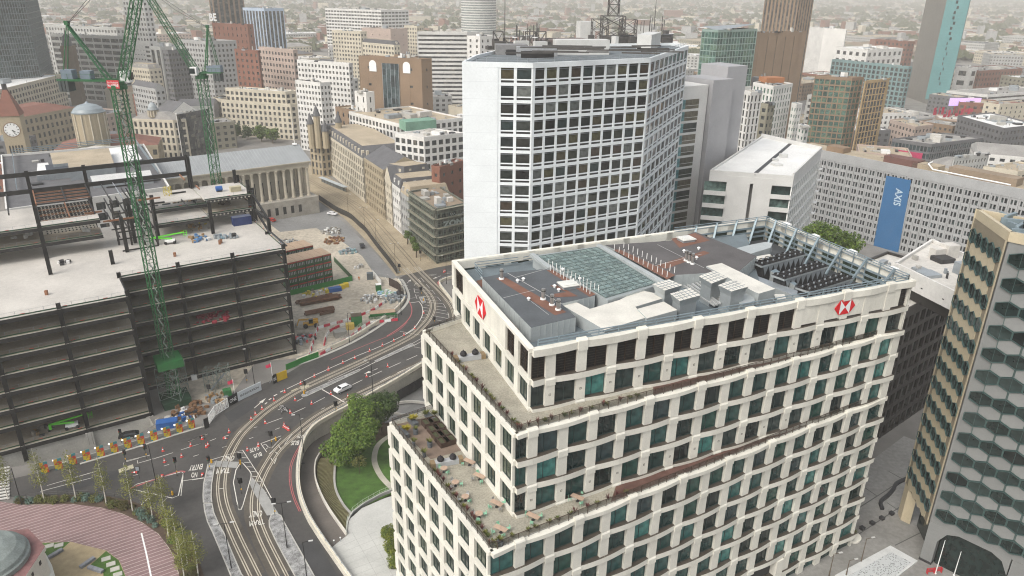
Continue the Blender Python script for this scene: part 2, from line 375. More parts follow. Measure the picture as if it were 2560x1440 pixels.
# ---- tram tracks
PALT = mat('track concrete', (.44, .40, .325), .85, .2, .6)
RAIL = mat('rail steel', (.10, .075, .05), .5, .2, 1, .5)
T1 = [(700,1560),(638,1440),(614,1391),(595.6,1354),(580,1318),(567,1287),(558,1260),(553.5,1233),(553,1211),(556,1183),(562,1161),(571.7,1137),(582,1117),(593.6,1097),(610,1076),(633,1054.5),(657.8,1033),(676,1019),(697.5,1005.6),(725,987),(757,970.4),(798,951),(820,941),(872,917.5),(920,895.5),(969,872),(1007,853),(1034,837.5),(1051,821),(1064,807.5),(1072.5,795.6),(1079,782.5),(1082.5,769),(1082,758),(1077.8,746),(1070.6,734),(1060,722),(1047.5,709),(1035,696),(1021,681),(1010,669)]
T1b = [(1010,669),(990,647.5),(952.5,600),(917.5,550),(870,507),(820,480),(775,454),(720,425)]
T2 = [(760,1545),(703.4,1435),(694,1416),(675,1379),(658,1344),(645.6,1313),(639,1292),(637,1272),(637.5,1250),(641,1225),(648.8,1203),(659,1179),(673,1155.6),(686,1134),(701.5,1116),(723.5,1097),(745,1079),(767.8,1060.6),(795,1040.7),(829,1021),(881,993),(950.6,960),(979.7,946),(1014,928),(1049,911),(1085,889),(1113,866),(1132,835),(1139.5,805),(1137.5,784),(1132,767),(1121,750.6),(1110,737),(1095,721),(1080,707),(1065,692),(1050,677.5),(1039,666)]
T2b = [(1039,666),(1022,645),(987,605),(945,557.5),(910,522),(860,492),(805,466),(772,447),(725,420)]
def track(pts, cont, label):
    t = thing('tram_track', label, 'tram track', G(*pts[5], .06))
    c = resample(smooth(PL(pts, .07), 5), 1.0); c = [(c[max(0,i-2)]+c[max(0,i-1)]+c[i]+c[min(len(c)-1,i+1)]+c[min(len(c)-1,i+2)])/5 for i in range(len(c))]
    for s in (-1, 1):
        b = MB()
        for q in (-.21, .21): b.ribbon(offset(c, s * .7175 + q), .20)
        b.build('concrete_strip', PALT, t)
        b = MB(); b.ribbon([p + V((0,0,.012)) for p in offset(c, s * .7175)], .13); b.build('rail', RAIL, t)
    c = resample(smooth(PL(cont, .085), 5), 1.5)
    for s in (-1, 1):
        b = MB(); b.ribbon(offset(c, s * .7175), .26); b.build('rail', RAIL, t)
    t['kind'] = 'structure'
track(T1, T1b, 'tram track on the building site side of the road bend')
track(T2, T2b, 'tram track on the garden side of the road bend')
# browner worn tarmac along the tracks, patches of newer tarmac
WORN = mat('worn tarmac', (.080, .069, .055), .9, .35, .15, bump=.15)
for tt in (T1[1:], T2[1:]):
    c = resample(smooth(PL(tt, .058), 5), 1.5); b = MB(); b.ribbon(c, 3.6 if tt[0] == T1[1] else 4.2)
    for i, v_ in enumerate(b.v): b.v[i] = (v_[0], v_[1], .058 if tt[0] == T1[1] else .054)
    struct(b, 'tram_lane', WORN)
NEWT = mat('newer tarmac', (.042, .042, .043), .85, .2, .3)
for k, pts in [('E', [(1690,650),(1990,560),(2340,1160),(2000,1160)]), ('g', [(150,1290),(900,1050),(1300,1000),(1290,1110),(400,1330)]), ('C', [(0,760),(320,560),(560,470),(520,640),(120,900)]), ('K', [(1330,640),(1420,560),(1530,600),(1440,690)]), ('C', [(1350,560),(1700,400),(1740,440),(1400,610)])]:
    b = MB(); b.flat(gp(k, pts, .056)); struct(b, 'tarmac_patch', NEWT)
b = MB()
for k, x, y in [('D',2000,420),('D',1400,900),('C',1100,860),('C',700,1050),('g',1100,1200),('E',1500,200),('E',120,700),('B',900,1300),('A',640,700),('L',1300,700)]:
    c = G(*px(k, x, y), .068); b.add([c + V((math.cos(i * .7854) * .4, math.sin(i * .7854) * .4, 0)) for i in range(8)], [tuple(range(8))])
struct(b, 'manhole_cover', mat('iron cover', (.03,.028,.026), .6, .2, 2))
# ---- painted markings
ml = MB(); mr_ = MB(); my = MB()
ZM = .075
def mk(k, pts, w=.14, b=ml, sm=False):
    p = gp(k, pts, ZM)
    b.ribbon(smooth(p) if sm else p, w)
# solid line with cones
mk('A', [(700,752),(755,830),(775,930),(760,1040),(700,1150),(610,1270),(500,1355),(390,1425)], .24, sm=True)
mk('B', [(480,950),(980,745),(1370,560),(1560,450)], .22, sm=True); mk('B', [(480,950),(270,1050),(0,1170)], .22); mk('C', [(1700,20),(1480,120),(1250,235),(1030,340)], .22)
mk('A', [(505,780),(700,752)], .3)
for a in [[(920,395),(970,370)],[(815,458),(868,428)],[(735,522),(772,494)],[(670,592),(702,564)]]: mk('C', a, .35)
mk('C', [(1605,350),(1970,560)], .3)
for a in [[(1440,590),(1650,480)],[(1100,750),(1330,645)],[(680,915),(955,815)],[(1190,545),(1290,492)],[(840,1005),(912,978)],[(410,1158),(478,1135)],[(880,688),(935,660)],[(1250,838),(1298,820)],[(1590,675),(1648,650)],[(0,1290),(46,1278)],[(0,1122),(80,1098)],[(2080,285),(2225,215)],[(490,975),(545,962)],[(230,1050),(275,1038)]]: mk('C', a, .16)
for a in [[(935,1400),(1120,1300)],[(1250,1235),(1470,1140)],[(740,1310),(970,1205)],[(460,1440),(620,1365)],[(1090,1150),(1305,1055)],[(1410,1010),(1605,925)],[(740,1225),(890,1160)]]: mk('B', a, .18)
mk('B', [(1290,490),(1660,560)], .12); mk('B', [(1545,770),(1725,805)], .12)
# long lines by the narrow kerb island
mk('B', [(20,1440),(420,1265),(860,1040),(1550,745),(1725,650)], .2); mk('B', [(0,1390),(740,1040)], .16); mk('B', [(840,1030),(1500,720),(1680,620)], .16)
# arrows
def arrow(k, p, q, side, w=.2):
    P_ = G(*px(k, *p), ZM); Q_ = G(*px(k, *q), ZM); d = (Q_ - P_).normalized(); nrm = perp(d)
    ml.ribbon([P_, P_.lerp(Q_, .62)], w); h = P_.lerp(Q_, .55); ml.flat([h + nrm * .55, h - nrm * .55, Q_])
arrow('C', (495,655), (685,492), 1); arrow('F', (515,1408), (808,1292), 1); arrow('A', (460,385), (540,310), 1, .16); arrow('A', (1140,235), (975,298), 1, .16); arrow('B', (890,1165), (650,1258), 1, .16)
# chevron hatching in the bend
for a in [[(690,310),(735,275),(805,355),(745,362),(690,310)],[(845,405),(915,485),(780,470)],[(780,520),(960,525),(1025,605),(850,575)],[(790,640),(830,650)],[(800,655),(1070,660),(1140,740),(1000,735),(830,710)],[(860,765),(1185,795),(1240,885)],[(830,815),(910,835)],[(1050,845),(1230,865)],[(770,865),(910,885)],[(1045,905),(1245,940)],[(785,930),(905,945)],[(1030,960),(1285,1010)],[(820,1000),(880,1015)],[(1010,1040),(1280,1090)],[(1275,970),(1295,1020),(1300,1085)],[(740,1070),(830,1080)],[(725,1135),(790,1145)],[(1010,1110),(1180,1145)],[(600,485),(610,565)],[(628,610),(662,700)],[(615,515),(720,520)],[(605,568),(700,575)],[(630,640),(700,635)],[(605,430),(640,380)],[(690,405),(640,370)],[(1290,1160),(1260,1230)]]: mk('A', a, .16)
for a in [[(850,225),(1060,200)],[(900,240),(1040,215)],[(1230,195),(1395,170)],[(1250,165),(1380,150)],[(20,258),(120,410)],[(360,432),(405,432)],[(440,430),(480,430)],[(495,512),(530,512)],[(60,215),(95,220)],[(505,690),(630,672)],[(1350,1095),(1450,1085)],[(1310,740),(1440,930)]]: mk('A', a, .14)
# tram apron and islands (lower left)
for a in [[(330,362),(600,280),(910,180),(1215,650),(1440,1065)],[(0,718),(215,685)],[(820,228),(925,235)],[(880,315),(985,322)],[(935,400),(1040,405)],[(995,482),(1095,487)],[(1070,568),(1150,572)],[(1080,650),(1175,657)],[(1140,735),(1245,745)],[(1215,835),(1245,835)],[(1290,937),(1345,940)],[(1355,1028),(1390,1030)],[(490,878),(575,866)],[(1240,65),(1345,215)],[(1240,65),(1500,-30)],[(1390,250),(1470,180)],[(1500,215),(1550,258)],[(1420,325),(1450,380)],[(1280,95),(1310,75)],[(1325,170),(1360,140)],[(1570,120),(1600,158)],[(1545,85),(1575,115)],[(1520,330),(1480,425)],[(20,295),(120,262)],[(540,135),(625,108)],[(0,110),(150,65)]]: mk('D', a, .15)
mk('E', [(720,0),(755,95),(790,90),(825,0)], .14)
mk('D', [(905,405),(860,430),(790,540),(745,760),(800,1060),(840,1255),(880,1250),(920,1160),(1060,680),(1065,610),(1040,560),(905,405)], .18)
mk('C', [(1060,1230),(990,1250),(1120,1070)], .14); mk('C', [(600,1235),(935,1110)], .14); mk('C', [(935,1145),(780,1310),(720,1290),(680,1245)], .14)
for a in [[(620,855),(410,918)],[(410,918),(405,880),(160,965)],[(2085,1175),(2380,1130)],[(2050,1395),(2085,1065),(2060,1045)],[(1640,860),(1935,765)],[(2050,725),(2330,635)],[(1230,905),(1440,845)],[(2235,820),(2310,795)],[(1800,960),(1878,935)],[(1355,1103),(1440,1075)],[(2470,595),(2560,560)],[(100,1245),(820,1035)],[(0,1330),(760,1130)],[(1250,885),(1600,800)],[(1640,855),(1580,875),(1420,920),(1415,880)]]: mk('g', a, .14)
arrow('g', (2150,608), (2445,492), 1, .22)
mk('J', [(2255,20),(2195,290),(2120,320),(1800,250),(1600,205),(1680,150),(2220,0)], .2)
mk('J', [(1705,430),(1870,280)], .16)
# long white line and thin lines in the striped plaza are stone, see below
def words(s, k, start, end, up, bold=.015):
    """road lettering that reads from the far side: start and end of the baseline, and the top of the first letter"""
    a = G(*px(k, *start), ZM); b = G(*px(k, *end), ZM); u = G(*px(k, *up), ZM)
    text_into(ml, s, a, b - a, u - a, 0, bold)
words('NO', 'g', (2290,1050), (2205,1055), (2285,1125)); words('ENTRY', 'g', (2375,925), (2180,955), (2355,1005))
words('BUS', 'D', (1240,215), (1100,265), (1265,280)); words('GATE', 'D', (1205,105), (1035,160), (1215,175))
words('ONLY', 'D', (775,280), (545,290), (745,370)); words('TRAM', 'D', (690,500), (455,515), (670,595))
words('ONLY', 'E', (1130,100), (925,120), (1115,200)); words('TRAM', 'E', (1150,240), (915,280), (1160,320))
words('BUS', 'C', (1235,1185), (1110,1190), (1215,1260)); words('GATE', 'C', (1350,1080), (1215,1090), (1320,1140))
struct(ml, 'road_marking', LINE)
# double red lines
mk('D', [(1960,60),(1850,250),(1770,450),(1750,650),(1770,850),(1830,1060),(1930,1285)], .16, mr_, True); mk('D', [(1985,60),(1880,250),(1800,450),(1780,650),(1800,850),(1860,1060),(1960,1280)], .16, mr_, True)
mk('A', [(60,1440),(250,1320),(420,1180),(520,1060),(555,950),(545,850),(500,740),(440,670)], .35, mr_, True); mk('A', [(1450,830),(1300,640),(1180,500),(1085,390),(1090,350),(1140,310)], .5, mr_, True)
mk('B', [(60,1000),(480,820),(800,690),(1100,570),(1300,450),(1430,320)], .22, mr_, True)
mk('g', [(1310,1285),(1600,1180),(1960,1055),(2060,1035),(2110,1050)], .4, mr_, True)
struct(mr_, 'red_marking', REDL)
# yellow-white block paving panels on the road
mb = MB(); mb.flat(gp('g', [(1140,1010),(1350,935),(1365,990),(1150,1060)], .072)); mb.flat(gp('C', [(1095,372),(1190,330),(1215,345),(1120,388)], .072)); mb.flat(gp('C', [(1240,300),(1390,280),(1410,300),(1260,350)], .066))
struct(mb, 'tactile_paving', mat('buff tactile', (.42, .39, .28), .9, .2, 1))
# kerbed islands
ISL = mat('island setts', (.24, .24, .235), .9, .75, .9, bump=.6, fine=1.6)
KERB = mat('kerb stone', (.42, .41, .37), .85, .15, .5)
def island(k, pts, name='traffic_island', m=None, h=.14, border=True):
    p = gp(k, pts, .05); b = MB(); b.prism([(q.x, q.y) for q in p], .03, .05 + h, 0); o = struct(b, name, m or ISL)
    if border:
        b = MB(); b.ribbon([q + V((0,0,h + .006)) for q in p + [p[0]]], .22); struct(b, 'island_kerb', KERB)
island('E', [(190,0),(205,120),(250,290),(340,480),(450,740),(560,1000),(640,1200),(860,1200),(790,1130),(640,780),(520,490),(420,310),(350,150),(320,0)])
island('D', [(290,440),(440,380),(400,520),(355,800),(345,1000),(362,1132),(206,1132),(200,1000),(210,800)])
island('D', [(430,378),(850,395),(800,505),(415,480)], 'crossing_paving', mat('grey flags', (.30, .30, .285), .85, .15, .5), .03, False)
island('E', [(1330,150),(1270,180),(1235,270),(1240,370),(1330,570),(1450,800),(1560,1000),(1680,1220),(1990,1220),(1800,880),(1620,560),(1480,310),(1420,190)])
island('D', [(1080,670),(1040,790),(1090,910),(1190,1080),(1350,1360),(1560,1330),(1480,1200),(1300,900)], 'crossing_paving', mat('grey flags', (.30, .30, .285), .85, .15, .5), .03, False)
island('C', [(1270,450),(1295,425),(1600,290),(2225,20),(2225,50),(1640,330),(1360,462),(1290,478)])
island('B', [(840,1030),(1500,715),(1555,740),(1100,950),(870,1052)])
island('A', [(700,665),(790,655),(830,775),(770,800)])
# ---- striped plaza at the lower left
PZ = [(-60,1262),(0,1254),(55,1262),(110,1261),(183,1260),(254,1269),(305,1283.6),(355,1306),(396,1334),(422.5,1369),(437,1395),(447,1434),(452,1520),(-80,1560)]
pz = PL(PZ, .06)
mb = MB(); mb.flat(pz); struct(mb, 'plaza_base', mat('white joint stone', (.46, .39, .37), .85, .1, .5))
def clip(poly, n, d, keep):
    out = []
    for i in range(len(poly)):
        a = poly[i]; b = poly[(i+1) % len(poly)]; da = (a.dot(n) - d) * keep; db = (b.dot(n) - d) * keep
        if da >= 0: out.append(a)
        if (da > 0) != (db > 0) and abs(da - db) > 1e-9: out.append(a.lerp(b, da / (da - db)))
    return out
_d = (G(*px('J', 1150, 415), .06) - G(*px('J', 0, 760), .06)).normalized(); _n = perp(_d)
ds = [p.dot(_n) for p in pz]; pitch = .98; k0 = min(ds)
plz = thing('striped_plaza', 'plum coloured plaza paving in stripes with thin pale joints', 'paving', pz[2]); plz['kind'] = 'structure'
PLUM = mat('plum setts', (.22, .142, .14), .9, .16, .25, rnd=.05, fine=1.1)
while k0 < max(ds):
    q = clip(clip([V((p.x, p.y, .085)) for p in pz], _n, k0 + .07, 1), _n, k0 + pitch - .07, -1)
    if len(q) > 2: b = MB(); b.flat(q); b.build('paving_strip', PLUM, plz)
    k0 += pitch
mb = MB(); mb.ribbon(gp('J', [(1740,750),(1800,1000),(1860,1290),(1890,1440)], .10), .28); struct(mb, 'drain_channel', WHITE)
mb = MB(); mb.ribbon(smooth([p + V((0,0,.03)) for p in pz[2:12]]), .22); struct(mb, 'plaza_edging', mat('pale edging', (.50, .45, .36), .9, .1, .5))
# planting bed between plaza and road
BEDo = [(40,1248),(110,1240),(200,1236),(270,1240),(330,1252),(378,1272),(430,1305),(470,1350),(500,1410),(520,1470),(530,1540)]
BEDi = [(55,1262),(110,1261),(183,1260),(254,1269),(305,1283.6),(355,1306),(396,1334),(422.5,1369),(437,1395),(447,1434),(452,1520)]
bo = resample(smooth(PL(BEDo, .1)), 2); bi = resample(smooth(PL(BEDi, .1)), 2)
mb = MB(); mb.flat(PL(BEDo, .1) + PL(BEDi, .1)[::-1]); struct(mb, 'flower_bed', mat('bark mulch', (.075, .05, .032), .95, .35, .8, bump=.3))
# ------------------------------------------------------------------ the stepped stone office block in front
bank = thing('office_block', 'cream stone stepped office block with wavy bands, terraces and red hexagon logos', 'office building', (0, 80, 0))
BR = V((66.2, 114.2, 0)); BF = V((53.0, 147.7, 0))
TIER = [dict(N=V((2.8, 87.2, 0)), L=V((-10.0, 120.1, 0)), s0=7.35, b=4.73, zs=[46.0, 50.4, 55.3]),
        dict(N=V((0.8, 81.3, 0)), L=V((-14.5, 110.6, 0)), s0=2.3, b=4.66, zs=[33.0, 37.3, 41.6, 46.0]),
        dict(N=V((-2.2, 74.2, 0)), L=V((-19.5, 103.0, 0)), s0=4.1, b=4.66, zs=[-1.8, 2.6, 6.9, 11.3, 15.6, 20.0, 24.3, 28.7, 33.0])]
LEDGE = mat('bronze ledge', (.07, .058, .045), .6, .2, .8)
TEAL = glass('teal glass', [(.014,.045,.043), (.026,.085,.08), (.010,.026,.026), (.035,.13,.12), (.018,.055,.052), (.055,.20,.18), (.010,.022,.022), (.022,.07,.064), (.03,.055,.06), (.02,.075,.06)], .05)
GRNG = glass('green grey glass', [(.03,.045,.035), (.05,.07,.05), (.02,.032,.028), (.04,.06,.045), (.07,.085,.06)], .06)
FRAM = mat('dark teal frame', (.03, .05, .048), .4, .1, 1)
BRONZ = mat('bronze louvre', (.045, .028, .018), .55, .25, 1.2)
TERR = mat('terrace flags', (.30, .28, .225), .9, .22, .35, fine=1.2)
ROOFG = mat('grey membrane', (.075, .083, .09), .85, .18, .25)
def win_mesh(name, w, h, gm, mull=(.36,), fr=.07):
    b = MB(); b.par((-w/2, 0, 0), (w,0,0), (0,-.04,0), (0,0,h), 0)
    for x, ww in [(-w/2, fr), (w/2-fr, fr)] + [(-w/2 + w*t - fr/2, fr*.8) for t in mull]: b.par((x, .001, 0), (ww,0,0), (0,.09,0), (0,0,h), 1)
    for z in (0, h-fr): b.par((-w/2, .002, z), (w,0,0), (0,.09,0), (0,0,fr), 1)
    return b.mesh(name, [gm, FRAM])
WIN_F = win_mesh('window', 3.25, 2.95, TEAL, (.62,))
WIN_D = win_mesh('window', 3.25, 3.1, glass('dark glass', [(.012,.02,.022), (.02,.03,.03), (.03,.05,.05)], .06), (.5,))
WIN_L = win_mesh('window', 3.1, 3.35, GRNG, (.33, .66))
def louv_mesh(w, h):
    b = MB(); b.par((-w/2, -.05, 0), (w,0,0), (0,-.03,0), (0,0,h), 1)
    n = 9
    for i in range(n): b.par((-w/2, 0, h*i/n), (w,0,0), (0,.12,.06), (0,0,.05), 0)
    for x in (-w/2, -.03, w/2-.07): b.par((x, .001, 0), (.07,0,0), (0,.14,0), (0,0,h), 0)
    return b.mesh('louvre', [BRONZ, BLACK])
LOUV = louv_mesh(3.25, 3.6)
bank_pan = []
for ti, T in enumerate(TIER):
    N_, zs, b_, s0 = T['N'], T['zs'], T['b'], T['s0']
    dF = (BR - N_); LF = dF.length; dF.normalize(); nF = V((dF.y, -dF.x, 0))           # outward = towards the camera
    T['dF'], T['nF'], T['LF'] = dF, nF, LF
    dL = (T['L'] - N_); LL = dL.length; dL.normalize(); nL = V((-dL.y, dL.x, 0)); T['dL'], T['nL'], T['LL'] = dL, nL, LL
    yawF = math.atan2(-nF.x, nF.y); yawL = math.atan2(-nL.x, nL.y)
    yF = math.atan2(nF.y, nF.x) - math.pi/2; yL = math.atan2(nL.y, nL.x) - math.pi/2
    # inner core of the tier
    piers = []; s = s0 - b_
    while s < -.2: s += b_
    i0 = round((s - s0) / b_)
    while s < LF - .6: piers.append((s, i0)); s += b_; i0 += 1
    def fp(s, off, z): return N_ + dF * s + nF * off + V((0,0,z))
    def lp(s, off, z): return N_ + dL * s + nL * off + V((0,0,z))
    def wave(s, k):
        ph = (s - s0) / (2 * b_) + (0.5 if k % 2 else 0.0); return .38 * abs(math.sin(math.pi * ph))
    nl = len(zs)
    for k, z in enumerate(zs):
        kk = (nl - 1 - k)                      # 0 = top band of the tier
        hb = .47 if not (ti == 0 and k == nl - 1) else .9
        zt = z + hb if k < nl - 1 else z + .15; zb = z - hb
        edges = [0.0] + [p for p, _ in piers if .8 < p < LF - .4] + [LF + .35]
        for j in range(len(edges) - 1):
            a, c = edges[j], edges[j+1]; m = 6; pts = [a + .008 + (c - a - .016) * q / m for q in range(m+1)]
            out = [fp(s_, .28 + wave(s_, kk), 0) for s_ in pts]; inn = [fp(s_, -.45, 0) for s_ in pts]; b = MB()
            lo = [p + V((0,0,zb)) for p in out]; hi = [p + V((0,0,zt)) for p in out]
            b.strip(lo, hi); b.strip([p + V((0,0,zt)) for p in inn], hi, 1); b.strip(lo, [p + V((0,0,zb)) for p in inn])
            b.add([lo[0], hi[0], inn[0] + V((0,0,zt)), inn[0] + V((0,0,zb))], [(0,1,2,3)]); b.add([lo[-1], hi[-1], inn[-1] + V((0,0,zt)), inn[-1] + V((0,0,zb))], [(0,1,2,3)])
            b.build('stone_panel', [STONE, LEDGE if k < nl - 1 else STONE], bank)
        # proud cap where the pier passes over the band
        for p, i in piers:
            if (i + kk) % 2 == 0 and .5 < p < LF - .3:
                b = MB(); top = zt + (.35 if k == nl - 1 else -.1)
                o = fp(p - .74, -.2, zb - .3); hgt = top - (zb - .3)
                prof = [(.0, 0), (.72, 0), (.72, hgt - .25), (.6, hgt - .07), (.4, hgt), (-.1, hgt), (-.1, 0)]
                A_ = [o + nF * q[0] + V((0,0,q[1])) for q in prof]; B_ = [p_ + dF * 1.48 for p_ in A_]
                b.strip(A_, B_); b.add(A_, [tuple(range(len(A_)))]); b.add(B_, [tuple(range(len(B_)))])
                b.build('pier_cap', STONE, bank)
    # piers and windows of each storey
    for k in range(nl - 1):
        z0, z1 = zs[k] + .47, zs[k+1] - .47; h = z1 - z0
        if ti == 0 and k == nl - 2: z1 = zs[k+1] - .9; h = z1 - z0
        sign = ti == 0 and k == nl - 2
        ps = [p for p, _ in piers]
        if z1 < -2: continue
        for p, i in piers:
            if p < .5: continue
            portal = ti == 2 and k <= 1 and 50 < p < 62
            if portal and not (p > 56): continue
            b = MB(); b.par(fp(p - .72, -.35, z0), dF * 1.44, nF * .72, V((0,0,h))); b.build('pier', STONE, bank)
        cells = [(-.0, ps[0])] + list(zip(ps, ps[1:])) + [(ps[-1], LF)]
        for a, c in cells:
            a2, c2 = a + (.72 if a > .5 else 0.05), c - (.72 if c < LF - .01 else .1)
            if c2 - a2 < .7: continue
            if sign and a > 45.5 and c < LF - 2: continue
            if ti == 2 and k <= 1 and 47.5 < a < 57: continue
            me = LOUV if sign else (WIN_D if (ti == 0 or (ti == 1 and k == 0)) and random.random() < .35 else WIN_F)
            put('louvre' if sign else 'window', me, bank, fp((a2 + c2) / 2, -.22, z0 + .02), None, yF, ((c2 - a2) / 3.25, 1, h / (3.6 if sign else (2.95 if me is WIN_F else 3.1))))
    # left side: straight bands, tall glazing
    nb = 7; bl = LL / nb
    for k, z in enumerate(zs):
        hb = .42; zt = z + (hb if k < nl - 1 else .15); zb = z - hb
        for j in range(nb):
            b = MB(); b.par(lp(j * bl + .008, -.4, zb), dL * (bl - .016), nL * (.4 + .35), V((0,0,zt - zb))); b.build('stone_panel', STONE, bank)
    for k in range(nl - 1):
        z0, z1 = zs[k] + .42, zs[k+1] - .42; sign = ti == 0 and k == nl - 2
        for j in range(nb + 1):
            if sign and 2 < j < nb: continue
            b = MB(); p = j * bl
            b.par(lp(p - (.75 if 0 < j else -.35), -.35, z0), dL * (1.5 if 0 < j else .4), nL * .65, V((0,0,z1 - z0))); b.build('pier', STONE, bank)
        for j in range(nb):
            if sign and j >= 2 and j < nb - 1: continue
            a2 = j * bl + .75; c2 = (j + 1) * bl - .75
            put('louvre' if sign else 'window', LOUV if sign else WIN_L, bank, lp((a2+c2)/2, -.18, z0 + .02), None, yL, ((c2-a2)/(3.25 if sign else 3.1), 1, (z1-z0)/(3.6 if sign else 3.35)))
# cores behind the glass and the terrace floors
Lq1 = G(1172, 797, 46.0); Lq2 = G(1085, 1027, 33.0); Lq1.z = Lq2.z = 0
CORE = mat('dark interior', (.03, .03, .03), .9)
def inset(T, d): return T['N'] + (T['dF'] * d * .9 + T['dL'] * d * .9)
t0, t1, t2 = TIER
b = MB(); b.prism([(p.x, p.y) for p in [inset(t0, .8), BR - t0['dF'] * .8 - t0['nF'] * .5, BF, t0['L'] + t0['dF'] * .5]], -6, 51.2, 0, 1); b.build('core', [CORE, mat('sunken plant deck', (.05,.055,.06), .8, .25, .5)], bank)
b = MB(); b.prism([(p.x, p.y) for p in [inset(t1, .7), BR - t1['dF'] * .9 - t1['nF'] * .5, BR + V((-4, 6, 0)), Lq1 + V((3, 0, 0)), Lq1, t1['L'] + t1['dF'] * .5]], -6, 45.94, 0, 1); b.build('terrace_deck', [CORE, TERR], bank)
b = MB(); b.prism([(p.x, p.y) for p in [inset(t2, .7), BR - t2['dF'] * 1.0 - t2['nF'] * .5, BR + V((-4, 6, 0)), Lq2 + V((4, 0, 0)), Lq2, t2['L'] + t2['dF'] * .5]], -6, 32.94, 0, 1); b.build('terrace_deck', [CORE, TERR], bank)
# blind back and end walls
for a, c, z0, z1 in [(BR + t0['nF'] * .3, BF, -2, 55.4), (BF, t0['L'], -2, 55.4), (t1['L'] , Lq1, -6, 46.1), (t2['L'], Lq2, -6, 33.1)]:
    d = (c - a).normalized(); n_ = V((d.y, -d.x, 0)); L_ = (c - a).length
    b = MB()
    for zz in [z for z in [-1.8 + 4.35 * q for q in range(14)] if z0 <= z < z1]: b.par(a + n_ * .1 + V((0,0,zz - .5)), d * L_, -n_ * .5, V((0,0,1.0)))
    m_ = max(1, int(L_ / 4.7))
    for q in range(m_ + 1): b.par(a + d * (L_ * q / m_ - .7 if q else 0) + n_ * .05 + V((0,0,z0)), d * (1.4 if 0 < q < m_ else .7), -n_ * .45, V((0,0,z1 - z0)))
    b.par(a + n_ * .12 + V((0,0,z1 - 1.4)), d * L_, -n_ * .52, V((0,0,1.4)))
    b.build('end_wall', STONE, bank)
    b = MB(); b.par(a - n_ * .2 + V((0,0,z0)), d * L_, -n_ * .05, V((0,0,z1 - z0))); b.build('end_glazing', GRNG, bank)
# sign panels with the red and white hexagons
REDS = mat('sign red', (.62, .012, .02), .5, .05, 1); WHS = mat('sign white', (.80, .80, .80), .5, .03, 1)
T = t0
def sign_panel(o, d, n_, L_, z0, z1):
    k = max(2, int(L_ / 1.25)); 
    for q in range(k):
        b = MB(); b.par(o + d * (L_ * q / k + .01) + V((0,0,z0)), d * (L_ / k - .02), n_ * .08, V((0,0,z1 - z0))); b.build('sign_panel', STONE, bank)
def hexagon(c, d, n_, w, h):
    up = V((0,0,1)); e = .12
    P = lambda x, y, q: c + d * (x * w / 2) + up * (y * h / 2) + n_ * q
    hx = [(-1,0), (-.5,1), (.5,1), (1,0), (.5,-1), (-.5,-1)]
    b = MB(); F_ = [P(x, y, e) for x, y in hx]; B_ = [P(x, y, 0) for x, y in hx]
    b.add(F_ + B_, [(i, (i+1) % 6, 6 + (i+1) % 6, 6 + i) for i in range(6)], 0); b.add(F_, [tuple(range(6))], 0)
    for tri in [[(-.5,1), (0,0), (-.5,-1)], [(.5,1), (.5,-1), (0,0)]]: b.add([P(x, y, e + .01) for x, y in tri], [(0,1,2)], 1)
    return b
pF = lambda s, o, z: t0['N'] + t0['dF'] * s + t0['nF'] * o + V((0,0,z)); pL = lambda s, o, z: t0['N'] + t0['dL'] * s + t0['nL'] * o + V((0,0,z))
sign_panel(pF(45.9, .2, 0), t0['dF'], t0['nF'], t0['LF'] - 48.2, 51.2, 54.6)
_c = pF(54.5, .32, 53.0); b = hexagon(_c, t0['dF'], t0['nF'], 4.3, 2.5); b.build('hexagon_logo', [REDS, WHS], bank)
sign_panel(pL(10.6, .1, 0), t0['dL'], t0['nL'], t0['LL'] - 15.8, 50.9, 55.0)
b = hexagon(pL(20.6, .22, 52.9), t0['dL'], t0['nL'], 5.2, 3.1); b.build('hexagon_logo', [REDS, WHS], bank)
# entrance with logo and lettering
p2F = lambda s, o, z: t2['N'] + t2['dF'] * s + t2['nF'] * o + V((0,0,z))
b = MB(); b.par(p2F(48, -1.6, -.3), t2['dF'] * 9.4, t2['nF'] * -.2, V((0,0,7))); b.build('entrance_glazing', WIN_D.materials[0], bank)
b = MB(); b.par(p2F(45.6, -.3, -.2), t2['dF'] * 1.6, t2['nF'] * .9, V((0,0,6.4))); b.build('entrance_pier', STONE, bank); b = MB(); b.par(p2F(57.0, -.6, -.2), t2['dF'] * 1.7, t2['nF'] * 1.4, V((0,0,6.6))); b.build('entrance_pier', STONE, bank)
b = hexagon(p2F(39.2, 1.6, 2.6), t2['dF'], t2['nF'], 2.2, 1.4); b.build('hexagon_logo', [REDS, WHS], bank)
b = MB(); text_into(b, 'HSBC UK', p2F(40.8, 1.62, 2.1), t2['dF'] * 4.6, V((0,0,1.0)), 0, .03); b.build('lettering', WHS, bank)
b = MB(); b.par(p2F(37.6, .2, 1.4), t2['dF'] * 9, t2['nF'] * 1.3, V((0,0,.22))); b.build('canopy', DARKM, bank)
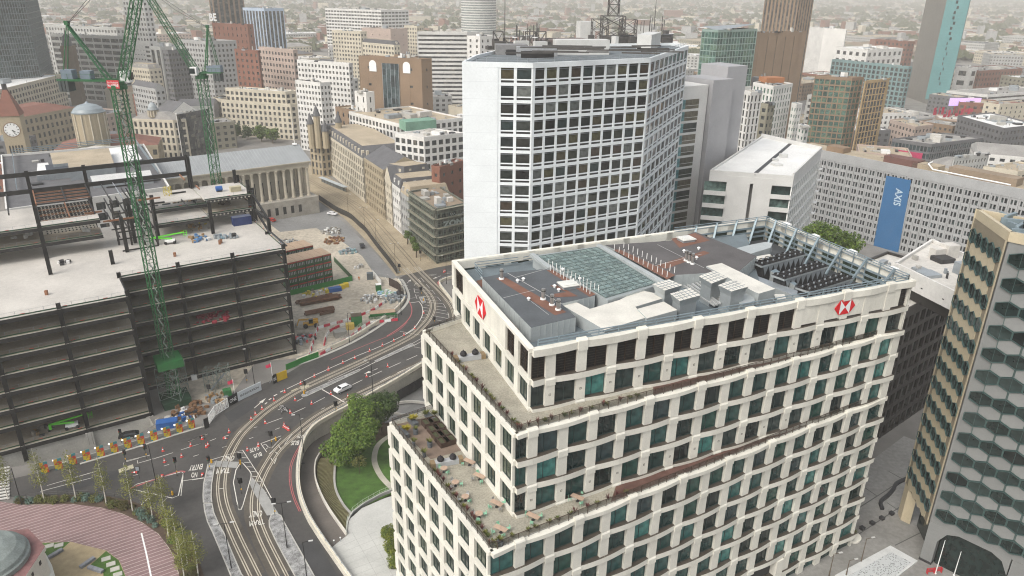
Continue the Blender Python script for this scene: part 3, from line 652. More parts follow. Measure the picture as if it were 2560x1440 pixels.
# ---- terrace balustrades
GLB = mat('smoked balustrade glass', (.05, .05, .04), .1, .1, 1)
def see_through(m, f):
    N = m.node_tree.nodes; o = N['Material Output']; x = N.new('ShaderNodeMixShader'); tr = N.new('ShaderNodeBsdfTransparent'); x.inputs[0].default_value = f
    m.node_tree.links.new(N['Principled BSDF'].outputs[0], x.inputs[2]); m.node_tree.links.new(tr.outputs[0], x.inputs[1]); m.node_tree.links.new(x.outputs[0], o.inputs[0])
see_through(GLB, .35)
def balustrade(pts, parent, post=1.55, h=1.15, glassm=GLB):
    c = resample(pts, post)
    for p in c: b = MB(); b.box(p, .09, .09, h); b.build('railing_post', BRONZ, parent)
    b = MB()
    for p, q in zip(c, c[1:]):
        d = (q - p); b.par(p + d * .05 + V((0,0,.12)), d * .9, perp(d.normalized()) * .03, V((0,0,h - .25)))
    b.build('railing_glass', glassm, parent, 'stuff'); b = MB()
    for p, q in zip(c, c[1:]): b.bar(p + V((0,0,h)), q + V((0,0,h)), .09, .06)
    b.build('handrail', BRONZ, parent)
for T, z, Lq in ((t1, 46.15, Lq1), (t2, 33.15, Lq2)):
    a = T['N'] + T['dL'] * .1 + T['dF'] * .1; up = V((0,0,z))
    balustrade([Lq + up, T['L'] + T['dF'] * .3 + up, a + up, T['N'] + T['dF'] * (T['LF'] * .92) + up - T['nF'] * .1], bank)
# brown planted strip along the front of each terrace
REDG = mat('red sedum strip', (.105, .052, .04), .95, .3, .7)
for T, Tu, z in ((t1, t0, 45.98), (t2, t1, 32.98)):
    a = T['N'] + T['dF'] * (T['LF'] * (.30 if z > 40 else .24)) - T['nF'] * .3; c = T['N'] + T['dF'] * (T['LF'] * .93) - T['nF'] * .3
    a2 = Tu['N'] + Tu['dF'] * (Tu['LF'] * (.28 if z > 40 else .22)) + Tu['nF'] * .5; c2 = Tu['N'] + Tu['dF'] * (Tu['LF'] * .92) + Tu['nF'] * .5
    b = MB(); b.flat([p + V((0,0,z)) for p in (a, c, c2, a2)]); b.build('green_roof_strip', REDG, bank)
# small square wall lamps on the storeys that face the terraces
LAMPM = mat('lamp housing', (.55, .53, .45), .5)
for T, z in ((t0, 48.0), (t1, 35.0)):
    s = T['s0'] - T['b']
    while s < 52:
        if s > 1: b = MB(); b.par(T['N'] + T['dF'] * (s - .16) + T['nF'] * .3 + V((0,0,z)), T['dF'] * .32, T['nF'] * .08, V((0,0,.32))); b.par(T['N'] + T['dF'] * (s - .1) + T['nF'] * .385 + V((0,0,z+.06)), T['dF'] * .2, T['nF'] * .01, V((0,0,.2)), 1); b.build('wall_lamp', [DARKM, LAMPM], bank)
        s += T['b']
# timber deck on the lower terrace
DECK = mat('timber deck', (.17, .125, .095), .85, .2, .6)
b = MB(); b.flat([G(*px('V', x, y), 33.0) for x, y in [(75,500),(330,440),(500,655),(290,715)]]); b.build('timber_deck', DECK, bank)
# ---- roof: raised plant blocks, glass atrium, walkways
def ptop(k, pts, z): return gp(k, pts, z)
b = MB(); b.prism([(p.x, p.y) for p in [t0['N'] + t0['dF'] * .8 + t0['dL'] * .5, t0['N'] + t0['dF'] * 40 - t0['nF'] * .6, G(1865,585,53.6), t0['L'] + t0['dF'] * .6]], 51.2, 53.62); b.build('roof_deck', mat('blue grey roof', (.125, .155, .17), .8, .2, .3), bank)
CLAD = mat('pale metal cladding', (.40, .43, .43), .5, .1, .4, .2)
def raised(k, pts, z0, z1, name, top, side=CLAD, rib=0):
    p = ptop(k, pts, z1); b = MB(); b.prism([(q.x, q.y) for q in p], z0, z1, 0, 1); o = b.build(name, [side, top], bank)
    if rib:
        b = MB()
        for a, c in zip(p, p[1:] + p[:1]):
            L_ = (c - a).length; d = (c - a).normalized(); n_ = V((d.y, -d.x, 0))
            for q in range(int(L_ / rib)): b.par(V((a.x, a.y, z0)) + d * (q * rib + .1) - n_ * .06, d * .08, n_ * .12, V((0,0,z1 - z0 - .05)))
        b.build('cladding_rib', side, o, 'stuff')
    return o
blk1 = raised('T', [(400,585),(640,535),(1010,500),(1470,755),(1150,830),(1290,960),(865,1060)], 53.6, 55.9, 'plant_block', ROOFG, rib=1.0)
REDW = mat('red brown walkway', (.16, .075, .05), .9, .2, .8)
def onroof(k, pts, z, name, m): b = MB(); b.flat(ptop(k, pts, z)); return b.build(name, m, bank)
onroof('T', [(530,590),(620,580),(1200,910),(1090,940)], 55.93, 'walkway', REDW); onroof('T', [(1010,515),(1060,505),(1475,740),(1420,765)], 55.93, 'walkway', REDW)
onroof('T', [(1040,660),(1100,650),(1310,760),(1080,770),(1060,740),(1200,720)], 55.94, 'walkway', REDW)
onroof('T', [(340,615),(400,600),(830,1050),(740,1080)], 53.66, 'walkway', REDW)
JNT = mat('white roof seam', (.5, .5, .48), .8)
b = MB(); b.ribbon(gp('T', [(640,540),(1150,830)], 55.95), .12); b.ribbon(gp('T', [(600,775),(900,700)], 55.95), .08); b.ribbon(gp('T', [(840,790),(1030,935)], 55.95), .06); b.ribbon(gp('T', [(720,580),(1010,500)], 55.95), .1); b.build('roof_seam', JNT, bank)
atr = raised('T', [(880,375),(1505,285),(2110,640),(1590,800)], 53.6, 55.8, 'atrium_roof', mat('atrium deck', (.25, .28, .28), .6))
AG = glass('atrium glass', [(.15,.205,.195), (.165,.22,.21), (.14,.195,.19), (.16,.215,.20)], .25)
ap = gp('T', [(930,385),(1495,300),(2040,640),(1570,775)], 55.83); nu, nv = 9, 15
for i in range(nu):
    for j in range(nv):
        q = lambda u, v_: ap[0].lerp(ap[1], u).lerp(ap[3].lerp(ap[2], u), v_)
        b = MB(); g = .012; pts = [q(i/nu + g, j/nv + g*.6), q((i+1)/nu - g, j/nv + g*.6), q((i+1)/nu - g, (j+1)/nv - g*.6), q(i/nu + g, (j+1)/nv - g*.6)]
        b.add(pts + [p + V((0,0,.08)) for p in pts], [(4,5,6,7), (0,1,5,4), (1,2,6,5), (2,3,7,6), (3,0,4,7)]); b.build('glass_pane', AG, atr)
b = MB()
for i in range(nu + 1): b.bar(ap[0].lerp(ap[1], i/nu) + V((0,0,.06)), ap[3].lerp(ap[2], i/nu) + V((0,0,.06)), .1, .14)
for j in range(nv + 1): b.bar(ap[0].lerp(ap[3], j/nv) + V((0,0,.05)), ap[1].lerp(ap[2], j/nv) + V((0,0,.05)), .08, .12)
b.build('glazing_bar', mat('grey green bar', (.12, .16, .155), .5), atr)
b = MB()
for s in ([(1500,280),(2110,630)], [(870,365),(1040,500)]): b.bar(*[p for p in gp('T', s, 56.0)], .9, .5)
b.build('atrium_kerb', CLAD, bank)
blk2 = raised('T', [(1560,275),(2180,235),(2420,150),(3000,380),(2840,520),(2220,560)], 53.6, 56.0, 'plant_block', mat('brown grey membrane', (.085, .08, .08), .85, .2, .25), rib=1.0)
onroof('T', [(1640,320),(1700,315),(2230,560),(2150,600)], 56.03, 'walkway', REDW); onroof('T', [(2040,470),(2500,330),(2560,350),(2140,500)], 56.03, 'walkway', REDW); onroof('T', [(2190,215),(2420,160),(2560,230),(2270,300)], 56.04, 'walkway', REDW)
b = MB(); b.ribbon(gp('T', [(2060,270),(2500,490)], 56.05), .1); b.ribbon(gp('T', [(2040,470),(2480,360)], 56.05), .1); b.build('roof_seam', JNT, bank)
# rows of white guard stanchions
for k, p, q, z, n in [('T', (1045,520), (1420,740), 55.9, 13), ('T', (1030,470), (1500,715), 55.9, 14), ('T', (1650,325), (2150,580), 56.0, 12), ('T', (1740,300), (2220,540), 56.0, 12)]:
    for i in range(n):
        x, y = lerp(p[0], q[0], i/(n-1)), lerp(p[1], q[1], i/(n-1)); b = MB(); b.box(G(*px(k, x, y), z), .09, .09, 1.1); b.build('stanchion', WHITE, bank)
# rooflights
def rooflight(k, x, y, z, s=1.0, yaw=.4):
    b = MB(); c = G(*px(k, x, y), z); b.box(c, 2.6*s, 2.2*s, .45, yaw, 1); b.box(c + V((0,0,.45)), 2.9*s, 2.5*s, .14, yaw); b.box(c + V((0,0,.6)), 2.2*s, 1.9*s, .12, yaw); b.build('rooflight', [mat('pale rooflight', (.62,.62,.58), .4), GREYM], bank)
rooflight('T', 1215, 670, 55.9); rooflight('T', 2330, 235, 56.0)
# flues
def flue(k, x, y, z, h=1.5, r=.3):
    c = G(*px(k, x, y), z); b = MB(); b.cyl(c, r * 1.5, .25, 12, 1); b.cyl(c + V((0,0,.25)), r, h, 12); b.cyl(c + V((0,0,.25 + h * .72)), r * 1.12, .12, 12, 2); b.build('flue', [mat('stainless', (.48,.47,.45), .3, .1, 1, .8), WHITE, DARKM], bank, smooth=False)
for x, y in ((978,790),(1060,845),(1120,890),(583,598)): flue('T', x, y, 55.9)
for x, y in ((2330,425),(2358,440),(2390,455)): flue('T', x, y, 56.0, 1.7, .26)
for k, x, y, z in [('T',790,612,55.9),('T',735,628,55.9),('T',840,800,55.9),('T',1085,680,55.9),('T',1125,715,55.9),('T',2310,345,56),('T',2450,320,56),('T',2430,410,56),('T',1160,520,55.9),('T',1325,610,55.9)]:
    b = MB(); c = G(*px(k, x, y), z); b.cyl(c, .16, .3, 8); b.lathe(c + V((0,0,.3)), [(.3,0),(.3,.12),(.05,.3)], 8); b.build('roof_vent', WHITE, bank)
# big white duct housings
DUCT = mat('weathered white duct', (.60, .58, .52), .45, .14, .3)
raised('T', [(1150,840),(1270,805),(1420,880),(1700,795),(1890,700),(2180,760),(1850,860),(1960,960),(1560,1080)], 53.6, 55.5, 'duct_housing', DUCT)
raised('T', [(1870,880),(2120,810),(2250,890),(1960,970)], 53.6, 55.7, 'duct_housing', DUCT)
def cowl(k, pts, z0, z1, lean=.9):
    """air handling tower with an overhanging top"""
    p = gp(k, pts, z1); c = sum(p, V((0,0,0))) / 4; b = MB()
    base = [c + (q - c) * .78 for q in p]; b.prism([(q.x, q.y) for q in base], z0, z1 - 1.1, 0)
    lo = [V((q.x, q.y, z1 - 1.1)) for q in base]; hi = list(p); n = 4
    b.add(lo + hi, [(i, (i+1) % n, n + (i+1) % n, n + i) for i in range(n)], 0); b.flat(hi, 1); o = b.build('air_handler', [mat('galvanised panel', (.40,.43,.44), .4, .12, .8, .5), DUCT], bank)
    b = MB()
    for i in range(1, 5): b.bar(hi[0].lerp(hi[1], i/5) + V((0,0,.03)), hi[3].lerp(hi[2], i/5) + V((0,0,.03)), .06, .06)
    for i in range(1, 4): b.bar(hi[0].lerp(hi[3], i/4) + V((0,0,.03)), hi[1].lerp(hi[2], i/4) + V((0,0,.03)), .06, .06)
    b.build('panel_rib', GREYM, o)
cowl('T', [(2010,645),(2170,600),(2300,655),(2130,705)], 53.6, 57.2); cowl('T', [(2180,735),(2370,680),(2470,750),(2270,805)], 53.6, 57.2)
cowl('U', [(330,570),(470,520),(605,580),(450,640)], 53.6, 57.8); cowl('U', [(510,655),(660,600),(800,670),(640,715)], 53.6, 57.8)
raised('U', [(400,475),(545,445),(1055,690),(900,735),(860,720),(600,580)], 53.6, 56.3, 'duct_housing', DUCT)
raised('U', [(690,750),(850,720),(860,800),(720,850)], 53.6, 55.4, 'duct_housing', CLAD)
raised('U', [(1040,740),(1140,740),(1160,790),(1060,790)], 53.6, 54.0, 'duct_housing', DUCT)
b = MB()
for i in range(9):
    p, q = gp('U', [(190 + i * 38, 660 - i*9), (480 + i * 28, 850 - i * 9)], 54.4 + (i % 3) * .3); b.bar(p, q, .3, .25)
b.build('pipe_run', mat('lagged pipe', (.5,.51,.5), .35, .15, 1, .4), bank)
RAILB0 = mat('blue grey steel', (.22, .28, .31), .5, .12, 1, .3)
# chillers with fan decks in the sunken corner
def chiller(k, pts, z):
    p = gp(k, pts, z); b = MB(); c = sum(p, V((0,0,0))) / 4
    b.prism([(q.x, q.y) for q in p], z - .35, z, 0, 1); low = [c + (q - c) * .9 for q in p]; b.prism([(q.x, q.y) for q in low], z - 3.6, z - .36, 2); o = b.build('chiller', [mat('chiller casing', (.38,.41,.42), .45, .1, 1, .3), BLACK, DARKM], bank)
    b = MB(); n = 8
    for i in range(n):
        for j in range(2):
            u = (i + .5) / n; v_ = .27 + .46 * j; q = p[0].lerp(p[1], u).lerp(p[3].lerp(p[2], u), v_); b.cyl(q + V((0,0,.02)), .62, .25, 10, 0, None, False); b.cyl(q + V((0,0,.1)), .14, .25, 6, 1)
    b.build('fan', [DARKM, GREYM], o, 'stuff')
    b = MB(); a, c2 = low[3], low[2]
    for i in range(n):
        u0, u1 = a.lerp(c2, i / n), a.lerp(c2, (i + 1) / n); m_ = (u0 + u1) / 2; e = (perp((c2 - a).normalized())) * -.08
        b.add([V((u0.x, u0.y, z - .4)) + e, V((u1.x, u1.y, z - .4)) + e, V((m_.x, m_.y, z - 2.1)) + e], [(0,1,2)])
    b.build('coil_panel', GREYM, o, 'stuff')
chiller('U', [(830,430),(1235,320),(1350,360),(925,475)], 54.9); chiller('U', [(1015,555),(1440,430),(1560,475),(1140,600)], 54.9); chiller('U', [(1245,675),(1665,540),(1795,590),(1390,720)], 54.9)
raised('U', [(1010,520),(1060,500),(1260,640),(1240,660)], 51.3, 53.9, 'duct_housing', RAILB0)
raised('U', [(860,560),(1000,610),(1300,720),(1390,745),(1370,790),(1200,740),(840,600)], 51.2, 53.5, 'service_walkway', GREYM)
raised('U', [(600,325),(830,270),(960,245),(1030,255),(1010,300),(780,370),(700,380)], 51.2, 55.3, 'duct_housing', CLAD)
raised('U', [(775,400),(1000,360),(1030,380),(830,440)], 51.2, 55.0, 'duct_housing', DUCT)
# steel screen frame round the sunken corner, rails and raking struts
RAILB = mat('blue grey steel', (.22, .28, .31), .5, .12, 1, .3)
b = MB(); ins = lambda p, d: p
cen = (BR + BF + t0['L'] + t0['N']) / 4
rim = [t0['N'] * .97 + cen * .03, BR * .985 + cen * .015, BF * .97 + cen * .03, t0['L'] * .96 + cen * .04]
for off, zz in ((0, 55.5), (0, 55.95), (0, 56.35)):
    for a, c in ((rim[0], rim[1]), (rim[1], rim[2]), (rim[2], BF.lerp(t0['L'], .34) * .985 + cen * .015)): b.bar(V((a.x, a.y, zz)), V((c.x, c.y, zz)), .16, .1)
b.build('roof_rail', RAILB, bank)
for a, c, n in ((rim[0], rim[1], 22), (rim[1], rim[2], 12)):
    for i in range(n + 1):
        q = a.lerp(c, i / n); b = MB(); b.box(V((q.x, q.y, 51.3)), .14, .14, 5.0); b.build('rail_post', RAILB, bank)
for a, c, n in ((rim[1], rim[2], 6), (rim[2], BF.lerp(t0['L'], .3), 4)):
    for i in range(n):
        q = a.lerp(c, (i + .5) / n); d = (cen - q).normalized(); b = MB(); b.bar(V((q.x, q.y, 56.3)), V((q.x, q.y, 51.3)) + d * 2.6, .4, .3); b.build('raking_strut', RAILB, bank)
b = MB(); a = t0['L'] * .93 + cen * .07
for zz in (54.2, 54.7, 55.2): b.bar(*[V((p.x, p.y, zz)) for p in gp('T', [(330,500),(740,450)], 54)], .12, .1); b.bar(*[V((p.x, p.y, zz)) for p in gp('T', [(330,510),(400,590)], 54)], .12, .1); b.bar(*[V((p.x, p.y, zz)) for p in gp('T', [(790,450),(930,420)], 54)], .12, .1)
b.build('roof_rail', RAILB, bank)
b = MB()
for s in ([(300,600),(715,1075)], [(390,580),(825,1040)]): p, q = gp('T', s, 55.4); b.bar(p, q, .25, .2)
b.build('roof_beam', CLAD, bank)
for a, c in ((rim[1], rim[2]), (rim[2], BF.lerp(t0['L'], .34) * .985 + cen * .015)):
    b = MB()
    for zz in (52.2, 53.2, 54.2): b.bar(V((a.x, a.y, zz)), V((c.x, c.y, zz)), .2, .35)
    b.build('screen_rail', RAILB, bank)
# parapet top all round and cap stones
for a, c in ((BR + t0['nF'] * .5, BF + (BF - cen).normalized() * .3), (BF + (BF - cen).normalized() * .3, t0['L'] + t0['nL'] * .4)):
    b = MB(); b.bar(V((a.x, a.y, 55.2)), V((c.x, c.y, 55.2)), .7, .7); b.build('parapet', STONE, bank)
a = t0['N'] + t0['nL'] * .1; c = t0['L'] + t0['nL'] * .1; b = MB(); b.bar(V((a.x, a.y, 55.35)), V((c.x, c.y, 55.35)), .8, .35); b.build('parapet', STONE, bank)
for t in (.12, .38, .64, .86):
    q = BR.lerp(BF, t); b = MB(); b.box(V((q.x + .3, q.y, 55.3)), 1.5, 1.3, .75, math.atan2((BF-BR).y, (BF-BR).x)); b.build('pier_cap', WHITE, bank)

# ---- things on the terraces
PINK = mat('table top', (.42, .30, .22), .7, .15, 2); MINT = mat('mint chair', (.25, .48, .33), .6, .1, 2); SILV = mat('silver chair', (.45,.45,.44), .4, .1, 2, .5)
def chair_into(t, c, yaw, m):
    b = MB(); b.box(c + V((0,0,.42)), .44, .44, .05, yaw); f = V((-math.sin(yaw), math.cos(yaw), 0)) * .2; r = V((math.cos(yaw), math.sin(yaw), 0)) * .2
    b.par(c + f - r + V((0,0,.47)), r * 2, f * .15, V((0,0,.4)))
    for sx in (-1, 1):
        for sy in (-1, 1): b.box(c + r * sx * .9 + f * sy * .9, .04, .04, .42)
    return b
zt2 = 32.98
def cafe(x, y, long_, n, seatm, label, yaw=.35):
    c = G(*px('V', x, y), zt2); t = thing('cafe_table', label, 'table', c, 'cafe tables on the lower terrace')
    b = MB()
    if long_: b.box(c + V((0,0,.72)), 1.9, .8, .05, yaw + 2.2)
    else: b.cyl(c + V((0,0,.72)), .55, .05, 14)
    b.build('table_top', PINK, t); b = MB(); b.cyl(c, .05, .72, 6); b.cyl(c, .25, .03, 8); b.build('leg', DARKM, t)
    for i in range(n):
        a = 6.283 * i / n + yaw * 3 + x; d = V((math.cos(a), math.sin(a), 0)) * (1.05 if long_ else .85)
        m = MINT if (i + int(x)) % 2 == 0 or seatm else SILV
        bb = chair_into(None, c + d, a - math.pi/2, m)
        one(bb, 'terrace_chair', '%s metal chair at the %s' % ('mint' if m is MINT else 'silver', re.sub(' with \\w+ seats', '', label)), 'chair', m, c + d, 'chairs on the lower terrace')
cafe(372,795,0,2,1,'round pink table with two seats nearest the grey planter bench'); cafe(443,882,0,3,0,'round pink table with three seats second along the railing'); cafe(505,972,0,3,0,'round pink table with three seats third along the railing')
cafe(590,1078,0,3,0,'round pink table with three seats fourth along the railing'); cafe(530,752,1,3,0,'oblong table with three seats nearest the planter against the wall'); cafe(593,842,1,4,0,'oblong table with four seats second along the glass wall')
cafe(700,1012,1,4,0,'oblong table with four seats third along the glass wall'); cafe(725,1170,1,4,1,'oblong table with four seats at the terrace corner'); cafe(925,1092,1,3,1,'oblong table with three seats on the front terrace strip'); cafe(1200,975,1,3,1,'oblong table with three seats where the red strip starts')
# planter boxes, pots
PLANT = leafmat('terrace plant', (.05,.075,.02), (.16,.15,.03)); REDP = leafmat('red cordyline', (.08,.03,.03), (.16,.06,.05))
def tuft(c, r, h, n, m_blade=.05):
    b = MB()
    for i in range(n):
        a = random.uniform(0, 6.283); l = random.uniform(.6, 1); d = V((math.cos(a), math.sin(a), 0)); tip = c + d * r * l + V((0,0,h * random.uniform(.5, 1))); s = perp(d) * m_blade
        mid = c.lerp(tip, .55) + V((0,0,h * .15)); b.add([c - s, c + s, mid + s, mid - s], [(0,1,2,3)]); b.add([mid - s, mid + s, tip], [(0,1,2)])
    return b
TIMB = mat('brown timber box', (.05, .028, .018), .8, .2, 2); GREYP = mat('slate planter', (.09, .10, .11), .7, .1, 2)
for i, (x, y) in enumerate([(275,505),(305,495),(310,545),(342,535),(338,585),(370,577),(372,622),(404,612)]):
    c = G(*px('V', x, y), zt2 + .02); yaw = 2.1; t = thing('planter_box', ['square brown timber planter, %s of four pairs counted from the far end, %s box' % (['first', 'second', 'third', 'fourth'][i//2], ['railing side', 'window side'][i % 2])][0], 'planter', c, 'timber planters on the deck')
    b = MB(); ax = V((math.cos(yaw), math.sin(yaw), 0)); ay = perp(ax); w_ = .85
    for s in (-1, 1): b.par(c + ax * s * w_ - ax * .05 - ay * w_, ax * .1, ay * 2 * w_, V((0,0,.9))); b.par(c + ay * s * w_ - ay * .05 - ax * w_, ay * .1, ax * 2 * w_, V((0,0,.897)))
    b.build('box', TIMB, t); b = MB(); b.box(c, 1.6, 1.6, .72, yaw); b.build('soil', mat('green soil', (.05,.055,.025), .95, .3, 2), t)
def pot(x, y, lab, w=.9, l=.9, rnd=True, z=zt2, k='V', pm=PLANT):
    c = G(*px(k, x, y), z); t = thing('plant_pot', lab, 'plant pot', c); b = MB()
    if rnd: b.cyl(c, w * .42, .9, 12, 0, w * .5)
    else: b.box(c, l, w, .75, 2.2)
    b.build('pot', GREYP, t); b = MB()
    for q in range(1 if rnd else 4): b2 = tuft(c + V((random.uniform(-1,1) * (0 if rnd else l * .35), random.uniform(-1,1) * .3, .8)), .75, .8, 40); b.add(b2.v, b2.f)
    b.build('foliage', pm, t)
pot(197, 560, 'round slate pot by the railing side of the timber planters'); pot(285, 640, 'round slate pot beside the fourth pair of timber planters')
pot(180, 495, 'oblong slate planter with yellow flowers at the railing corner', .8, 2.4, False, pm=leafmat('yellow bloom', (.12,.12,.02), (.45,.36,.03))); pot(285, 465, 'oblong slate planter against the far end railing', .8, 2.4, False)
pot(120, 560, 'long slate planter with gold grass under the side railing', .7, 3.0, False, pm=leafmat('yellow bloom', (.12,.12,.02), (.45,.36,.03)))
pot(185, 640, 'young shrub with pale leaves by the side railing', .6); pot(250, 700, 'second young shrub with pale leaves nearer the cafe tables', .6); pot(722, 1255, 'green shrub in the lower terrace corner', .9)
BENCHG = mat('pale bench stone', (.38,.39,.40), .8, .1, 1)
for k, x, y, z, lab in (('V', 390, 745, zt2, 'grey planter bench with two dark balls on the lower terrace'), ('V', 530, 95, 45.98, 'grey planter bench with two dark balls on the upper terrace')):
    c = G(*px(k, x, y), z); t = thing('planter_bench', lab, 'bench', c); yaw = .32; ax = V((math.cos(yaw), math.sin(yaw), 0))
    b = MB(); b.box(c, 3.6, 1.0, .75, yaw); b.build('seat', BENCHG, t); [MB().box(c + ax * s * 2.15, .7, 1.1, .8, yaw).build('end_box', mat('oak end', (.24,.17,.09), .8), t) for s in (-1, 1)]
    for s in (-1, 1): b = MB(); b.lathe(c + ax * s * .95 + V((0,0,.7)), [(.2,0),(.5,.2),(.55,.45),(.4,.75),(.12,.95),(.05,1.1)], 12); b.build('clipped_ball', mat('dark ball', (.02,.018,.02), .9, .3, 4), t, smooth=True)
# cordylines and grasses along the terrace edges
pi = 0
def edge_plants(T, z, tl, tf, nl_, nf_, tier):
    global pi
    t = thing('edge_planting', 'row of red cordylines and green tufts along the %s terrace edge' % tier, 'plants', T['N'] + V((0,0,z)))
    for i in range(nl_ + nf_):
        if i < nl_: c = T['N'] + T['dL'] * (T['LL'] * tl * (i + random.uniform(0, .7)) / nl_) - T['nL'] * 1.1
        else: c = T['N'] + T['dF'] * (T['LF'] * tf * (i - nl_ + random.uniform(0, .7)) / nf_) - T['nF'] * 1.2
        c = V((c.x, c.y, z)); r_ = random.random()
        b = tuft(c, .55, 1.0, 26, .04) if r_ < .5 else tuft(c, .6, .6, 34, .05)
        b.build('plant', REDP if r_ < .5 else PLANT, t)
edge_plants(t1, 45.98, .75, .28, 18, 14, 'upper'); edge_plants(t2, 32.98, .62, .3, 20, 14, 'lower')
# ------------------------------------------------------------------ generic masonry and curtain-wall builder
def outward(a, b, cen):
    d = (b - a); d.z = 0; d.normalize(); n = V((d.y, -d.x, 0))
    if n.dot((a + b) / 2 - cen) < 0: n = -n
    return d, n
def facade(wb, gb, a, b, cen, z0, z1, bay=3.4, fl=3.6, pier=.45, band=.45, dep=.3, base=0.0, top=0.0, wm=0, gm=0):
    """piers and bands standing proud of a glazed core: a is the start, b the end of the wall in plan"""
    d, n = outward(a, b, cen); L_ = (b - a).length; nx = max(1, round(L_ / bay)); H_ = z1 - z0 - base - top; nz = max(1, round(H_ / fl)); A = V((a.x, a.y, 0))
    gb.par(A - n * dep + V((0,0,z0)), d * L_, -n * .1, V((0,0,z1 - z0)), gm)
    pw = L_ / nx * pier; bh = H_ / nz * band
    for i in range(nx + 1):
        s = L_ * i / nx - pw / 2; e = s + pw; s = max(s, 0); e = min(e, L_); wb.par(A + d * s - n * dep + V((0,0,z0)), d * (e - s), n * dep, V((0,0,z1 - z0)), wm)
    for k in range(nz + 1):
        zc = z0 + base + H_ * k / nz; lo = max(z0, zc - bh / 2); hi = min(z1, zc + bh / 2); wb.par(A - n * dep + V((0,0,lo)), d * L_, n * (dep - .04), V((0,0,hi - lo)), wm)
    if top: wb.par(A - n * dep + V((0,0,z1 - top)), d * L_, n * (dep + .03), V((0,0,top)), wm)
    if base: wb.par(A - n * dep + V((0,0,z0)), d * L_, n * (dep - .05), V((0,0,base * .35)), wm)
CITYGLASS = glass('city glass', [(.035,.04,.045), (.06,.065,.065), (.02,.024,.028), (.09,.09,.085), (.045,.05,.055), (.14,.13,.11)], .12, 1.7)
ROOFS = dict(grey=mat('city roof grey', (.26,.25,.235), .9, .25, .12), pale=mat('city roof pale', (.52,.50,.46), .85, .2, .12), brown=mat('city roof brown', (.24,.185,.13), .9, .2, .12), dark=mat('city roof slate', (.10,.10,.105), .8, .2, .3), tan=mat('city roof tan', (.36,.30,.215), .9, .2, .12), red=mat('clay tiles', (.20,.085,.06), .85, .2, .3), white=mat('city roof white', (.68,.68,.66), .7, .12, .12), copper=mat('green copper', (.16,.30,.22), .7, .2, .3))
def wallm(name, c): return mat('wall ' + name, c, .85, .14, .12)
WALLS = dict(cream=wallm('cream', (.52,.47,.37)), white=wallm('white', (.62,.61,.58)), grey=wallm('grey', (.36,.36,.35)), stone=wallm('stone', (.36,.30,.205)), brick=wallm('brick', (.20,.085,.055)), brown=wallm('brown', (.22,.15,.095)), gold=wallm('gold', (.40,.28,.14)), dgrey=wallm('dark grey', (.13,.13,.135)), teal=wallm('teal', (.16,.25,.25)), pinkish=wallm('pinkish', (.42,.33,.28)), conc=wallm('concrete', (.42,.42,.40)), olive=wallm('olive', (.24,.225,.17)), blue=wallm('pale blue', (.42,.50,.60)))
